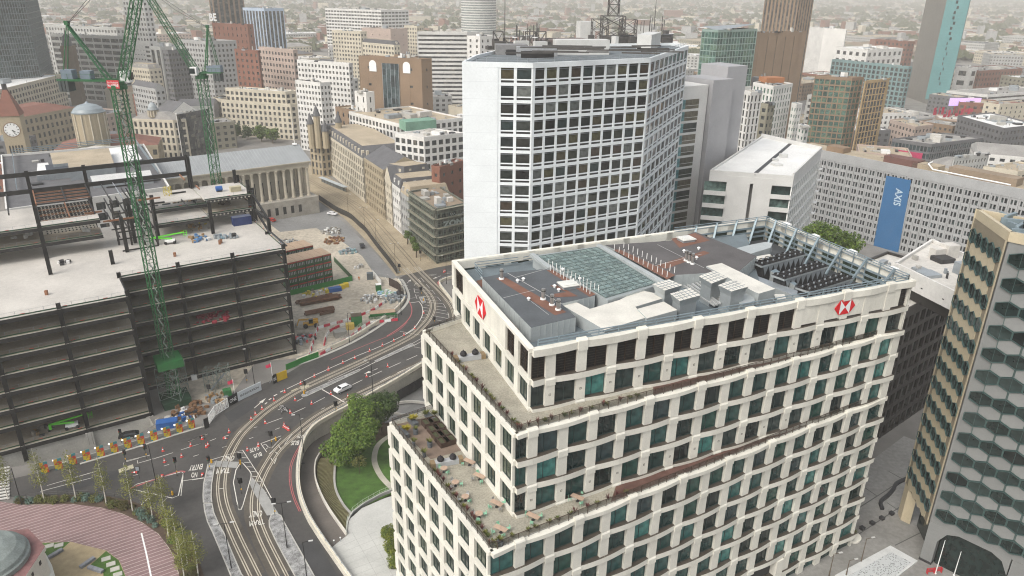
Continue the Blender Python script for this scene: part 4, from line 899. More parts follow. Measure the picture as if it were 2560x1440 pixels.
def bld(name, label, pts, z, wall='cream', roof='grey', bay=3.4, fl=3.6, pier=.5, band=.5, dep=.3, base=0, top=1.0, par=.8, plant=2, nf=2, gl=None, z0=0.0, cat='building', group=None, rtype='flat', rh=3.0, seed=None):
    """pts: plan corners; the first nf walls are the ones turned to the camera and get windows"""
    pts = [V((p.x, p.y, 0)) for p in pts]; cen = sum(pts, V((0,0,0))) / len(pts); rng = random.Random(seed if seed is not None else int(abs(cen.x * 13 + cen.y * 7)))
    t = thing(name, label, cat, V((cen.x, cen.y, z0)), group); wb = MB(); gb = MB(); n = len(pts)
    W_ = WALLS[wall] if isinstance(wall, str) else wall; R_ = ROOFS[roof] if isinstance(roof, str) else roof
    for i in range(n):
        a, b = pts[i], pts[(i+1) % n]
        if i < nf: facade(wb, gb, a, b, cen, z0, z, bay, fl, pier, band, dep, base, top)
        else: d, m_ = outward(a, b, cen); wb.par(a - m_ * .3 + V((0,0,z0)), d * (b - a).length, m_ * .3, V((0,0,z - z0)))
    wb.build('wall', W_, t); gb.build('windows', gl or CITYGLASS, t, 'stuff')
    if rtype == 'flat':
        rb = MB(); rb.flat([p + V((0,0,z - .35)) for p in pts]); rb.build('roof', R_, t)
        if par:
            pb = MB()
            for i in range(n):
                a, b = pts[i], pts[(i+1) % n]; d, m_ = outward(a, b, cen); pb.par(a - m_ * .45 + V((0,0,z - .3)), d * (b - a).length, m_ * .5, V((0,0,.3 + par * .5)))
            pb.build('parapet', W_, t)
        e1 = (pts[1] - pts[0]); e2 = (pts[-1] - pts[0]); yaw = math.atan2(e1.y, e1.x)
        for _ in range(plant):
            u, v_ = rng.uniform(.2, .8), rng.uniform(.25, .8); c = pts[0] + e1 * u + e2 * v_; q = MB(); s = min(e1.length, e2.length)
            q.box(V((c.x, c.y, z - .3)), s * rng.uniform(.1, .3), s * rng.uniform(.1, .22), rng.uniform(1.5, 3.2), yaw); q.build('roof_plant', rng.choice([GREYM, CONC, ROOFS['pale'], ROOFS['white']]), t)
        q = MB()
        for _ in range(int(min(26, 6 + e1.length * e2.length / 60))):
            c = pts[0] + e1 * rng.uniform(.08, .92) + e2 * rng.uniform(.1, .92); s = rng.choice([.5, .8, 1.2, 2.2, 3.5]); q.box(V((c.x, c.y, z - .32)), s, s * rng.uniform(.3, 1.2), rng.uniform(.3, 1.3), yaw, rng.randrange(3))
        q.build('roof_clutter', [GREYM, CONC, DARKM], t, 'stuff')
    elif rtype == 'gable':
        e1 = pts[1] - pts[0]; e2 = pts[-1] - pts[0]; rb = MB(); up = V((0,0,z)); o = .4
        if e1.length >= e2.length: m0, m1 = (pts[0] + pts[-1]) / 2, (pts[1] + pts[2]) / 2; A, B, C_, D = pts[0], pts[1], pts[2], pts[3]
        else: m0, m1 = (pts[1] + pts[0]) / 2, (pts[2] + pts[3]) / 2; A, B, C_, D = pts[1], pts[2], pts[3], pts[0]
        m0 = m0 + up + V((0,0,rh)); m1 = m1 + up + V((0,0,rh)); rb.add([A + up, B + up, m1, m0], [(0,1,2,3)]); rb.add([C_ + up, D + up, m0, m1], [(0,1,2,3)]); rb.build('roof', R_, t)
        gbm = MB(); gbm.add([A + up, D + up, m0], [(0,1,2)]); gbm.build('gable', W_, t); gbm = MB(); gbm.add([B + up, C_ + up, m1], [(0,1,2)]); gbm.build('gable', W_, t)
    elif rtype == 'hip':
        rb = MB(); k = .28; lo = [p + V((0,0,z)) for p in pts]; hi = [cen.lerp(p, 1 - k * 2) + V((0,0,z + rh)) for p in pts]; rb.add(lo + hi, [(i, (i+1) % n, n + (i+1) % n, n + i) for i in range(n)]); rb.flat(hi); rb.build('roof', R_, t)
    elif rtype == 'mansard':
        rb = MB(); lo = [p + V((0,0,z)) for p in pts]; hi = [cen + (p - cen) * .86 + V((0,0,z + rh)) for p in pts]; rb.add(lo + hi, [(i, (i+1) % n, n + (i+1) % n, n + i) for i in range(n)]); rb.flat(hi, 1); rb.build('roof', [R_, ROOFS['tan']], t)
        for i in range(min(nf, n)):
            a, b = pts[i], pts[(i+1) % n]; d, m_ = outward(a, b, cen); L_ = (b - a).length; k = max(1, int(L_ / (bay * 1.5))); db = MB()
            for q in range(k): db.par(a + d * (L_ * (q + .5) / k - .6) - m_ * 1.6 + V((0,0,z + .3)), d * 1.2, m_ * 1.3, V((0,0,rh * .6)))
            db.build('dormer', W_, t, 'stuff')
    return t
def quad3(A, B, C_, Y=None, z=None):
    """plan of a block from three roof corners in the photograph: left, near, right; Y or z fixes its height"""
    if z is None: z = GY(B[0], B[1], Y).z
    b = GY(*B, Y) if Y else G(*B, z); out = []
    for q in (A, C_):
        w = max(4.0, abs(q[0] - B[0]) * b.y / FPX); g = G(*q, z) if z < 90 else None
        if g is None or g.y < 0 or (g - b).length > 2.0 * w: g = GY(*q, b.y + .7 * w)
        out.append(V((g.x, g.y, 0)))
    a, c = out; b = V((b.x, b.y, 0)); return [a, b, c, a + c - b], z
def quad4(P, z): return [G(*p, z) for p in P], z

# ------------------------------------------------------------------ white slab tower
TWR = thing('slab_tower', 'white slab tower with folded front and banded windows, masts on its roof', 'tower', (10, 190, 0))
ZT = 84.0
aL, a2, a3, a4 = G(1156, 155.5, ZT), G(1333, 159, ZT), G(1626, 146, ZT), G(1720, 115, ZT)
for p in (aL, a2, a3, a4): p.z = 0
back = [V((47, 234, 0)), V((24, 226, 0)), V((-4, 202, 0)), V((-9.5, 184, 0))]
tp = [aL, a2, a3, a4] + back; tc_ = V((15, 198, 0))
WT = mat('white mosaic', (.74, .775, .785), .5, .05, .2, fine=.8)
b = MB(); ins_ = [tc_ + (p - tc_) * .985 for p in tp]; b.prism([(p.x, p.y) for p in ins_], 0, ZT - .6, 0, 1); b.build('core', [mat('tower inner', (.05,.05,.05), .9), mat('tower roof', (.13,.15,.16), .9, .2, .3)], TWR)
TG = glass('tower glass', [(.04,.045,.035), (.075,.065,.04), (.025,.03,.03), (.06,.06,.05), (.15,.16,.15), (.03,.03,.025), (.06,.045,.035), (.035,.05,.05), (.09,.085,.05), (.02,.02,.02), (.05,.055,.05), (.03,.036,.034), (.11,.12,.115), (.04,.04,.036)], .05)
bw = MB(); w0, h0 = 2.5, 2.4
bw.par((-w0/2, 0, 0), (w0,0,0), (0,-.05,0), (0,0,h0), 0); bw.par((-w0/2, .0, h0 * .8), (w0,0,0), (0,.07,0), (0,0,.07), 1)
for x in (-w0/2, w0/2 - .05): bw.par((x, .001, 0), (.05,0,0), (0,.06,0), (0,0,h0), 1)
bw.par((-w0/2, .002, -.32), (w0,0,0), (0,.12,0), (0,0,.3), 2); bw.par((-w0/2, -.05, -.8), (w0,0,0), (0,.02,0), (0,0,.46), 3)
WINT = bw.mesh('window', [TG, GREYM, WT, BLACK])
FLH = 3.72; nrow = 13
def tower_face(a, c, s0, nb, rows):
    d, n_ = outward(a, c, tc_); L_ = (c - a).length; bayw = (L_ - s0) / nb; yaw = math.atan2(n_.y, n_.x) - math.pi/2
    for k in range(rows + 6):
        zt = ZT - .9 - k * FLH
        q = MB(); q.par(a + V((0,0,zt - 2.35 - FLH + 3.72 - .95)) * 1 + d * s0 - n_ * .35, d * (L_ - s0), n_ * .45, V((0,0,-.45))) if False else q.par(a + d * s0 - n_ * .35 + V((0,0,zt - h0 - .85 - .62)), d * (L_ - s0), n_ * .5, V((0,0,.65))); q.build('spandrel', WT, TWR)
        for i in range(nb):
            if k < rows: put('window', WINT, TWR, a + d * (s0 + bayw * (i + .5)) - n_ * .12 + V((0,0,zt - h0)), None, yaw, (bayw * .83 / w0, 1, 1))
    if rows:
        low = MB()
        for k in range(rows, rows + 6):
            for i in range(nb): low.par(a + d * (s0 + bayw * (i + .12)) - n_ * .2 + V((0,0,ZT - .9 - k * FLH - h0)), d * bayw * .76, n_ * .04, V((0,0,h0)))
        low.build('windows', TG, TWR, 'stuff')
    for i in range(nb + 1):
        s = s0 + bayw * i; wd = bayw * .17; q = MB(); q.par(a + d * (max(s0, s - wd/2)) - n_ * .35 + V((0,0,0)), d * min(wd, L_ - s + wd/2), n_ * .46, V((0,0,ZT - .75))); q.build('pier', WT, TWR)
    q = MB(); q.par(a - n_ * .4 + V((0,0,ZT - .95)), d * L_, n_ * .62, V((0,0,1.1))); q.build('parapet', WT, TWR)
s_bl = (G(1245, 157.5, ZT) - V((0,0,ZT)) - aL).length
d, n_ = outward(aL, a2, tc_); b = MB(); b.par(aL - n_ * .4, d * s_bl, n_ * .64, V((0,0,ZT - .97))); b.build('blank_wall', WT, TWR)
b = MB()
for k in range(20): b.par(aL + n_ * .243 + V((0,0,ZT - 4 - k * FLH)), d * s_bl, n_ * .004, V((0,0,.04)))
b.build('wall_joint', mat('joint grey', (.55,.58,.60), .7), TWR, 'stuff')
tower_face(aL, a2, s_bl, 2, nrow); tower_face(a2, a3, 0, 10, nrow); tower_face(a3, a4, 0, 9, nrow)
b = MB()
for p, q in zip([a4] + back, back + [aL]): d, n_ = outward(p, q, tc_); b.par(p - n_ * .4, d * (q - p).length, n_ * .5, V((0,0,ZT + .1)))
b.build('rear_wall', WT, TWR)
# roof plant and masts
STEEL = mat('rusty mast steel', (.09, .085, .08), .6, .25, 1, .3)
def roofbox(k, x, y, sx, sy, h, m, yaw=.35, z=ZT - .6, name='roof_plant'):
    q = MB(); c = G(*px(k, x, y), z); q.box(c, sx, sy, h, yaw); return q.build(name, m, TWR)
PNL = mat('pale plant panel', (.55,.55,.53), .5, .1, .5)
roofbox('Y', 680, 295, 14, 4, 3.6, PNL, .18); roofbox('Y', 440, 305, 10, 3, 2.2, mat('plant grille', (.3,.31,.32), .6, .2, 2), .1); roofbox('Y', 1050, 262, 4, 15, 4.0, PNL, -.35); roofbox('Y', 705, 215, 5, 5, 5.6, PNL, .2)
roofbox('Y', 300, 295, 8, 5, 2.4, mat('dull steel', (.2,.2,.2), .7, .2, 1), .1); roofbox('Y', 900, 230, 10, 9, 1.8, STEEL, .4); roofbox('Y', 560, 235, 18, 9, 1.2, mat('upper deck', (.13,.10,.09), .8), .3); roofbox('Y', 1150, 235, 3, 6, 2.6, DARKM, -.3)
for i in range(5): roofbox('Y', 372 + i * 36, 318, 1.6, .2, 1.7, BLACK, .1, name='grille')
def lattice_mast(t, c, w, h, n, r=.09, m=STEEL, name='mast'):
    q = MB(); cs = [c + V((sx * w / 2, sy * w / 2, 0)) for sx, sy in ((-1,-1), (1,-1), (1,1), (-1,1))]
    for p in cs: q.bar(p, p + V((0,0,h)), r * 1.6, r * 1.6)
    for k in range(n):
        z0, z1 = h * k / n, h * (k + 1) / n
        for i in range(4):
            p, p2 = cs[i], cs[(i+1) % 4]; q.bar(p + V((0,0,z1)), p2 + V((0,0,z1)), r, r); q.bar(p + V((0,0,z0)), p2 + V((0,0,z1)), r, r); q.bar(p2 + V((0,0,z0)), p + V((0,0,z1)), r, r)
    return q.build(name, m, t)
mc = G(*px('Y', 850, 215), ZT); lattice_mast(TWR, mc, 7, 7, 2, .16); lattice_mast(TWR, mc + V((0,0,7)), 3.2, 10, 3, .14); lattice_mast(TWR, mc + V((-4,0,0)), 5, 6, 2, .12, name='antenna_frame'); lattice_mast(TWR, mc + V((5,1,0)), 5, 6, 2, .12, name='antenna_frame')
for i in range(26):
    x = random.choice([random.uniform(320, 500), random.uniform(960, 1140)]); y = 245 - (x > 600) * 70 + random.uniform(-12, 12); q = MB(); c = G(*px('Y', x, y), ZT + .2); q.cyl(c, .12, random.uniform(2.5, 5.5), 5); q.build('antenna_pole', STEEL, TWR)
q = MB(); c = G(*px('Y', 265, 262), ZT); q.tube([c, c + V((0,0,15))], .16, 5, 0, .05); q.build('whip_antenna', STEEL, TWR)
q = MB(); c = G(*px('Y', 1080, 160), ZT); q.tube([c, c + V((0,0,12))], .2, 5, 0, .06); q.build('whip_antenna', STEEL, TWR)
for x, y in ((385,222),(320,235),(470,210),(430,235)):
    q = MB(); c = G(*px('Y', x, y), ZT + 2); q.cyl(c, .07, 1.2, 5); q.lathe(c + V((0,0,1.2)), [(.1,0),(.7,.1),(.75,.25)], 10); q.build('dish', WHITE, TWR)
b = MB(); ring = [tc_ + (p - tc_) * .97 + V((0,0,ZT)) for p in tp]; rr = resample(ring[:4], 2.2)
for zz in (.5, 1.0): 
    for p, q in zip(rr, rr[1:]): b.bar(p + V((0,0,zz)), q + V((0,0,zz)), .06, .06)
for p in rr: b.box(p, .06, .06, 1.05)
b.build('roof_railing', GREYM, TWR)
for k in range(34):   # cabinets, ducts and steelwork between the big plant
    x = random.uniform(200, 1170); y = random.uniform(255, 305) - max(0, (x - 640)) * .1; roofbox('Y', x, y, random.uniform(1, 4), random.uniform(1, 2.5), random.uniform(.8, 3.2), random.choice([STEEL, DARKM, PNL, GREYM, STEEL]), random.uniform(0, .5))
for k in range(6): lattice_mast(TWR, G(*px('Y', 230 + k * 58, 268), ZT), 2.6, random.uniform(2.5, 4.5), 1, .12, STEEL, 'plant_frame')
for k in range(24):   # pipes and beams round the plant
    q = MB(); x, y = random.uniform(190, 1050), random.uniform(240, 292); p = G(*px('Y', x, y), ZT + random.uniform(1, 3)); q.bar(p, p + V((random.uniform(4, 12), random.uniform(-1, 2), 0)), .3, .3); q.build('pipe', STEEL, TWR)

# ------------------------------------------------------------------ hexagon-clad building at the right edge
HXB = thing('hexagon_building', 'tall pale building clad in hexagon windows and panels at the right edge', 'office building', (84, 110, 0))
hc, hl, hd = V((77.8, 110.8, 0)), V((80.1, 123.9, 0)), V((.68, -.733, 0)); hr = hc + hd * 34; hb = hl + hd * 34; ZH = 65.0; hcen = (hc + hl + hr + hb) / 4
CHAM = mat('champagne cladding', (.50, .43, .30), .45, .1, .2, .15); HGREY = mat('hexagon grey panel', (.225, .23, .225), .55, .08, .2, .2, rnd=.06); HFR = mat('teal rib', (.055, .10, .095), .4, .1, 1, .3)
b = MB(); b.prism([(p.x, p.y) for p in [hcen + (q - hcen) * .985 for q in (hc, hr, hb, hl)]], 9, ZH - 1.4, 0, 1); b.build('core', [HGREY, ROOFS['dark']], HXB)
HG = glass('hexagon glass', [(.010,.018,.017), (.015,.026,.025), (.007,.011,.011), (.022,.036,.034), (.011,.02,.019)], .05)
def hexmesh(name, w, h, mats, rim, depth):
    pts = [(0, h/2), (w/2, h/4), (w/2, -h/4), (0, -h/2), (-w/2, -h/4), (-w/2, h/4)]; q = MB(); k = .93
    fr = [V((x, depth, y)) for x, y in pts]; bk = [V((x, 0, y)) for x, y in pts]; inn = [V((x * k, depth, y * k)) for x, y in pts]; pan = [V((x * k, rim, y * k)) for x, y in pts]
    for A_, B_, m in ((bk, fr, 1), (fr, inn, 1), (inn, pan, 1)): q.add(A_ + B_, [(i, (i+1) % 6, 6 + (i+1) % 6, 6 + i) for i in range(6)], m)
    q.add(pan, [tuple(range(6))], 0); 
    if rim < depth: q.par((-.03, rim, -h * .42), (.06,0,0), (0,.05,0), (0,0,h * .84), 1)
    return q.mesh(name, mats)
HWIN = hexmesh('hexagon_window', 3.5, 2.72, [HG, HFR], .02, .3); HPAN = hexmesh('hexagon_panel', 3.44, 2.68, [HGREY, HFR], .06, .05)
d, n_ = outward(hc, hr, hcen); yaw = math.atan2(n_.y, n_.x) - math.pi/2
for k in range(13):
    z = 60.9 - k * 4.12
    for i in range(9):
        put('hexagon_window', HWIN, HXB, hc + d * (2.5 + i * 3.5) + n_ * .05 + V((0,0,z)), None, yaw)
        if k < 12: put('hexagon_panel', HPAN, HXB, hc + d * (2.5 + 1.75 + i * 3.5) + n_ * .05 + V((0,0,z - 2.06)), None, yaw)
d, n_ = outward(hc, hl, hcen); yaw = math.atan2(n_.y, n_.x) - math.pi/2; LLh = (hl - hc).length
HWL = hexmesh('hexagon_window', 2.5, 2.72, [HG, HFR], .03, .24); HPL = hexmesh('hexagon_panel', 2.45, 2.66, [CHAM, CHAM], .1, .1)
b = MB(); b.par(hc + n_ * .02 + V((0,0,8)), d * LLh, n_ * .06, V((0,0,ZH - 8))); b.build('side_cladding', mat('bronze joint', (.20,.17,.12), .6), HXB); b = MB(); b.par(hc + n_ * .09 + V((0,0,8)), d * .45, n_ * .06, V((0,0,ZH - 8))); b.par(hc + d * (LLh - .5) + n_ * .09 + V((0,0,8)), d * .45, n_ * .06, V((0,0,ZH - 8))); b.build('corner_cladding', CHAM, HXB)
for k in range(13):
    z = 60.6 - k * 4.12
    for i in range(5): put('hexagon_window', HWL, HXB, hc + d * (1.7 + i * 2.5) + n_ * .08 + V((0,0,z)), None, yaw); i < 4 and put('hexagon_panel', HPL, HXB, hc + d * (2.95 + i * 2.5) + n_ * .06 + V((0,0,z - 2.06)), None, yaw)
b = MB()
for p, q in ((hc, hr), (hl, hc), (hb, hl)): d, n_ = outward(p, q, hcen); b.par(p - n_ * .5 + V((0,0,ZH - 1.5)), d * (q - p).length, n_ * .62, V((0,0,1.6)))
b.build('parapet', CHAM, HXB)
q = MB(); c = hcen + (hl - hcen) * .35; q.box(V((c.x, c.y, ZH - 1.4)), 9, 7, 3, .2); q.build('roof_plant', DARKM, HXB); q = MB(); q.box(V((c.x + 6, c.y - 8, ZH - 1.4)), 8, 8, 2.6, .4); q.build('roof_plant', GREYM, HXB)
for i in range(7): q = MB(); p = hc.lerp(hl, i / 7) + V((2.2 + i * .3, -.8, ZH - 1.3)); q.box(p, .5, 3.5, 1.2 + (i % 3) * .3, .3 + i); q.build('duct', RAILB, HXB)
# legs and arches at the bottom
for i, s in enumerate((0, 13.5, 27)):
    p = hc + hd * (s + .2); q = MB(); q.par(p + V((0,0,0)), hd * 2.0, perp(hd) * 1.8, V((0,0,9))); q.par(p - hd * .1 - perp(hd) * .1, hd * 2.2, perp(hd) * 2.0, V((0,0,.5)), 1); q.build('leg', [HGREY, DARKM], HXB)
q = MB(); p = hl - hd * 0 ; q.par(hl - (hl-hc).normalized() * 2.2, hd * 1.8, (hl-hc).normalized() * 2.0, V((0,0,9.5))); q.build('leg', [CHAM], HXB)
for s in (2.2, 15.7):
    q = MB(); A_ = hc + hd * s; prof = [(0, 9.2), (0, 5.5), (1.2, 7.8), (3, 8.6), (8.3, 8.6), (10.1, 7.8), (11.3, 5.5), (11.3, 9.2)]; n2 = V((hd.y, -hd.x, 0))
    F_ = [A_ + hd * x + V((0,0,y)) for x, y in prof]; B_ = [p + perp(hd) * .8 for p in F_]; q.strip(F_, B_)
    for i in range(1, 3): pass
    q.add(F_, tessellate_polygon([F_])); q.build('arch', HGREY, HXB)
q = MB(); q.prism([(p.x, p.y) for p in [hcen + (v_ - hcen) * .8 for v_ in (hc, hr, hb, hl)]], 0, 9, 0); q.build('lobby_glazing', HG, HXB)

# ------------------------------------------------------------------ slab office with the blue banner
zA = 34.6
A1, A2 = G(2057, 377, zA), G(2575, 478, zA); A1.z = A2.z = 0; dA = (A2 - A1).normalized(); nA = V((dA.y, -dA.x, 0))
if nA.y > 0: nA = -nA
A0 = A1 - dA * 16; A3 = A2 + dA * 10
AX = thing('slab_office', 'long pale concrete office with paired slot windows and a tall blue banner', 'office building', (A0 + A3) / 2)
LA = (A3 - A0).length; wb = MB(); nbay = 34; bw_ = LA / nbay
CONA = mat('pale aggregate', (.33,.335,.335), .85, .12, .2)
core = MB(); core.par(A0 - nA * .45, dA * LA, -nA * 16, V((0,0,zA - 1.2))); core.build('core', glass('slot glass', [(.02,.024,.026), (.03,.035,.04), (.015,.016,.018), (.05,.07,.07)], .1, 1.1), AX)
rb = MB(); rb.par(A0 - nA * .46 + V((0,0,zA - 1.19)), dA * LA, -nA * 16, V((0,0,.25))); rb.build('roof', ROOFS['tan'], AX)
for k in range(11):
    z = zA - 3.6 - k * 3.05; q = MB(); q.par(A0 - nA * .45 + V((0,0,z - .55)), dA * LA, nA * .4, V((0,0,1.15))); q.build('spandrel', CONA, AX)
q = MB(); q.par(A0 - nA * .5 + V((0,0,zA - 3.4)), dA * LA, nA * .62, V((0,0,3.6))); q.build('parapet', CONA, AX)
for i in range(nbay + 1):
    s = bw_ * i; q = MB(); q.par(A0 + dA * (s - .22) - nA * .45, dA * .44, nA * .7, V((0,0,zA - 3.3))); q.build('rib', CONA, AX)
wb = MB()
for i in range(nbay):
    s = bw_ * i; wb.par(A0 + dA * (s + .22) - nA * .45, dA * (bw_ * .15), nA * .36, V((0,0,zA - 3.3))); wb.par(A0 + dA * (s + bw_ * .44) - nA * .45, dA * (bw_ * .13), nA * .36, V((0,0,zA - 3.3))); wb.par(A0 + dA * (s + bw_ * .85) - nA * .45, dA * (bw_ * .11), nA * .36, V((0,0,zA - 3.3)))
wb.build('mullions', CONA, AX, 'stuff')
def onA(x, y):   # pixel -> point on the banner plane
    P0 = A0 + nA * .38; r = RB @ V((x - CX, y - CY, FPX)); o = V((0, 0, CAMH)); t = (P0 - o).dot(nA) / r.dot(nA); return o + r * t
bl = [onA(2216, 439), onA(2278, 451), onA(2240, 660), onA(2178, 645)]
q = MB(); e = nA * .08; q.add(bl + [p - e for p in bl], [(0,1,2,3), (0,1,5,4), (1,2,6,5), (2,3,7,6), (3,0,4,7)]); q.build('banner', mat('blue banner', (.025,.12,.27), .6, .06, .1), AX)
q = MB(); c0 = onA(2240, 470) + e * .5; dn = (onA(2233, 512) - onA(2240, 470)); rt = (onA(2258, 474) - onA(2240, 470)); text_into(q, 'AXIS', c0 + dn * 0, dn, rt, 0, .02); q.build('lettering', mat('banner lettering', (.42,.52,.60), .6), AX)
for i, (s, w_, h_) in enumerate(((14, 8, 2.2), (40, 14, 2.6), (52, 10, 2.0), (66, 24, 3))):
    q = MB(); q.par(A0 + dA * s - nA * 6 + V((0,0,zA - .95)), dA * w_, -nA * 6, V((0,0,h_))); q.build('roof_plant', [WALLS['brown'], mat('oxide plant', (.13,.06,.05), .8), ROOFS['tan'], ROOFS['brown']][i], AX)
q = MB()
for i in range(14): p = A0 + dA * random.uniform(38, 58) - nA * random.uniform(4, 12) + V((0,0,zA + 1.2)); q.bar(p, p + V((random.uniform(-3, 3), random.uniform(-3, 3), random.uniform(0, 2))), .12, .12)
q.build('aerial_frame', STEEL, AX)
q = MB(); pp = [A0 + dA * s - nA * o + V((0,0,zA + h_)) for s, o, h_ in ((58,9,2),(59,4,2),(62,2,.6),(90,1.2,.6))]; q.tube(pp, .3, 6); q.build('pipe', WHITE, AX)
# glass lobby at the foot and trees come later

# ------------------------------------------------------------------ white flats with balconies
zW = 48.0
R1, R2, R3, R4 = [G(x, y, zW) for x, y in ((1775, 426), (1985, 441), (2055, 374), (1905, 340))]
for p in (R1, R2, R3, R4): p.z = 0
rc = (R1 + R2 + R3 + R4) / 4
WF = thing('white_flats', 'white block of flats with stacked corner balconies and a flat white roof', 'flats', rc)
WPN = mat('white concrete panel', (.60,.595,.57), .7, .08, .25); d, n_ = outward(R1, R2, rc); LW = (R2 - R1).length; dr, nr = outward(R2, R3, rc); LRr = (R3 - R2).length
GREENG = glass('green glass', [(.06,.11,.10), (.09,.16,.14), (.04,.07,.065), (.12,.19,.17)], .08)
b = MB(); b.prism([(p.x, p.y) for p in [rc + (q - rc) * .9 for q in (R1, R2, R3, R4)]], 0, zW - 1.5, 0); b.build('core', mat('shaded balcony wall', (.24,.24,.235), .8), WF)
for s0, s1 in ((.22, .5), (.54, .76)): b = MB(); b.par(R1 + d * LW * s0 - n_ * 4, d * LW * (s1 - s0), n_ * 4.1, V((0,0,zW - 1.2))); b.build('front_panel', WPN, WF)
b = MB(); b.prism([(p.x, p.y) for p in (R1, R2, R3, R4)], zW - 3.2, zW - .4, 0, 1, True); b.build('roof', [WPN, ROOFS['white']], WF)
b = MB()
for p, q in ((R1, R2), (R2, R3), (R3, R4), (R4, R1)): dd, nn = outward(p, q, rc); b.par(p - nn * .5 + V((0,0,zW - .45)), dd * (q - p).length, nn * .53, V((0,0,1.4 if p is R3 or p is R2 else .6)))
b.build('parapet', WPN, WF)
for k in range(9):
    z = zW - 3.2 - (k + 1) * 4.0
    for s0, s1, o in ((-.05, .22, 1.6), (.76, 1.0, .3)):
        q = MB(); a = R1 + d * LW * s0; q.par(a - n_ * 3.5 + V((0,0,z)), d * LW * (s1 - s0), n_ * (3.5 + o), V((0,0,.3))); q.par(a + n_ * (o - .25) + V((0,0,z + .3)), d * LW * (s1 - s0), n_ * .25, V((0,0,1.05))); q.build('balcony', WPN, WF)
        q = MB(); q.par(a - n_ * 2.2 + V((0,0,z + .3)), d * LW * (s1 - s0), n_ * .1, V((0,0,3.0))); q.build('balcony_glazing', GREENG, WF)
wbm = MB(); gbm = MB(); facade(wbm, gbm, R2, R3, rc, 0, zW - 3.2, 3.4, 4.0, .16, .2, .35); wbm.build('side_frame', WHITE, WF); gbm.build('side_glazing', GREENG, WF, 'stuff')
for k in range(9):
    q = MB(); z = zW - 6.6 - k * 4; q.par(R3 - dr * 2.5 + nr * .1 + V((0,0,z)), dr * 2.8, nr * 1.2, V((0,0,.2))); q.bar(R3 - dr * 2.3 + nr * 1.2 + V((0,0,z)), R3 + nr * 1.2 + V((0,0,z + 1.2)), .12, .12); q.build('balcony', WHITE, WF)
q = MB(); m0 = R1.lerp(R2, .53); m1 = R4.lerp(R3, .5); q.bar(V((m0.x, m0.y, zW - .36)), V((m1.x, m1.y, zW - .36)), 1.2, .1); q.build('roof_gutter', DARKM, WF)
for u, v_, s, h_ in ((.62,.55,2.2,1.2),(.58,.42,1.6,.8),(.66,.3,3,.6)): q = MB(); c = R1.lerp(R2, u).lerp(R4.lerp(R3, u), v_); q.box(V((c.x, c.y, zW - .38)), s, s * .8, h_, .3); q.build('roof_plant', PNL, WF)

# ------------------------------------------------------------------ grey shaft tower with turquoise glazing behind the flats
zG = 71.0
E1, E2 = G(1640, 222, zG), G(1772, 212, zG); E3 = G(1850, 190, zG)
GT = thing('shaft_tower', 'grey concrete tower with turquoise striped glazing beside the white tower', 'tower', V((E2.x, E2.y, 0)))
for p in (E1, E2, E3): p.z = 0
d, n_ = outward(E1, E2, (E1 + E2) / 2 + V((0, 20, 0))); LE = (E2 - E1).length
b = MB(); b.par(E1, d * LE, -n_ * 20, V((0,0,zG)), 0); b.build('core', [WPN], GT)
TQ = glass('turquoise panel', [(.12,.26,.27), (.16,.32,.33), (.10,.22,.23)], .2)
FG2 = glass('flat glass', [(.05,.065,.055), (.09,.09,.07), (.03,.04,.04), (.12,.11,.08)], .1)
FLATW = MB(); FLATW.par((-3.6,0,0), (3.3,0,0), (0,-.1,0), (0,0,2.9), 0); FLATW.par((-.25,0,0), (2.4,0,0), (0,-.1,0), (0,0,2.9), 0); FLATW.par((2.2,0,0), (1.4,0,0), (0,-.1,0), (0,0,2.9), 1); FLATW.par((-3.6,.02,1.0), (5.7,0,0), (0,.06,0), (0,0,.08), 2); FLATW = FLATW.mesh('window', [FG2, TQ, WHITE])
yaw = math.atan2(n_.y, n_.x) - math.pi/2
for k in range(13):
    z = zG - 7 - k * 3.7
    for i in range(2): put('window', FLATW, GT, E2 - d * (7.2 + i * 8) + n_ * .12 + V((0,0,z)), None, yaw)
    q = MB(); q.par(E2 - d * 20 + V((0,0,z - .75)), d * 16.4, n_ * .25, V((0,0,.75))); q.build('floor_band', WPN, GT)
GSH = mat('grey shaft concrete', (.33,.33,.34), .8, .08, .2)
q = MB(); o = E2 + d * .5 + n_ * 1.5; q.par(o, d * 9, -n_ * 14, V((0,0,zG + 1.5))); q.build('stair_shaft', GSH, GT); q = MB(); q.par(o + d * 9.02 - n_ * 3, d * 9, -n_ * 12, V((0,0,zG + 5))); q.build('stair_shaft', GSH, GT)
# ------------------------------------------------------------------ dark framed office between bank and hexagons
zD = 37.0
P4, zz = quad4([(2180, 800), (2237, 775), (2430, 680), (2330, 640)], zD)
dk0 = G(2214, 800, 34.5); dk1 = G(2400, 705, 34.5); dk0.z = dk1.z = 0; dd = (dk1 - dk0).normalized()
plan = [dk0 - dd * 22, dk0 + dd * 45, dk0 + dd * 45 + perp(dd) * 22, dk0 - dd * 22 + perp(dd) * 22]
DKM = mat('dark bronze frame', (.022, .019, .017), .5, .2, .5)
bld('dark_office', 'dark framed office block in the gap behind the bank', plan, 34.0, DKM, 'pale', 3.0, 3.9, .28, .3, .5, par=.7, plant=0, nf=1, gl=glass('smoked glass', [(.012,.012,.013), (.03,.032,.03), (.02,.02,.02), (.06,.07,.065)], .06, 2.3), cat='office building', top=1.4)
pw, _ = quad4([(2236, 660), (2392, 735), (2420, 640), (2330, 600)], 40.5)
rp = bld('roof_pavilion', 'white rooftop plant pavilion standing on the dark office roof', pw, 40.5, 'white', 'pale', 6, 6, .9, .9, .1, par=.8, plant=3, nf=2, z0=36.5, cat='pavilion'); 
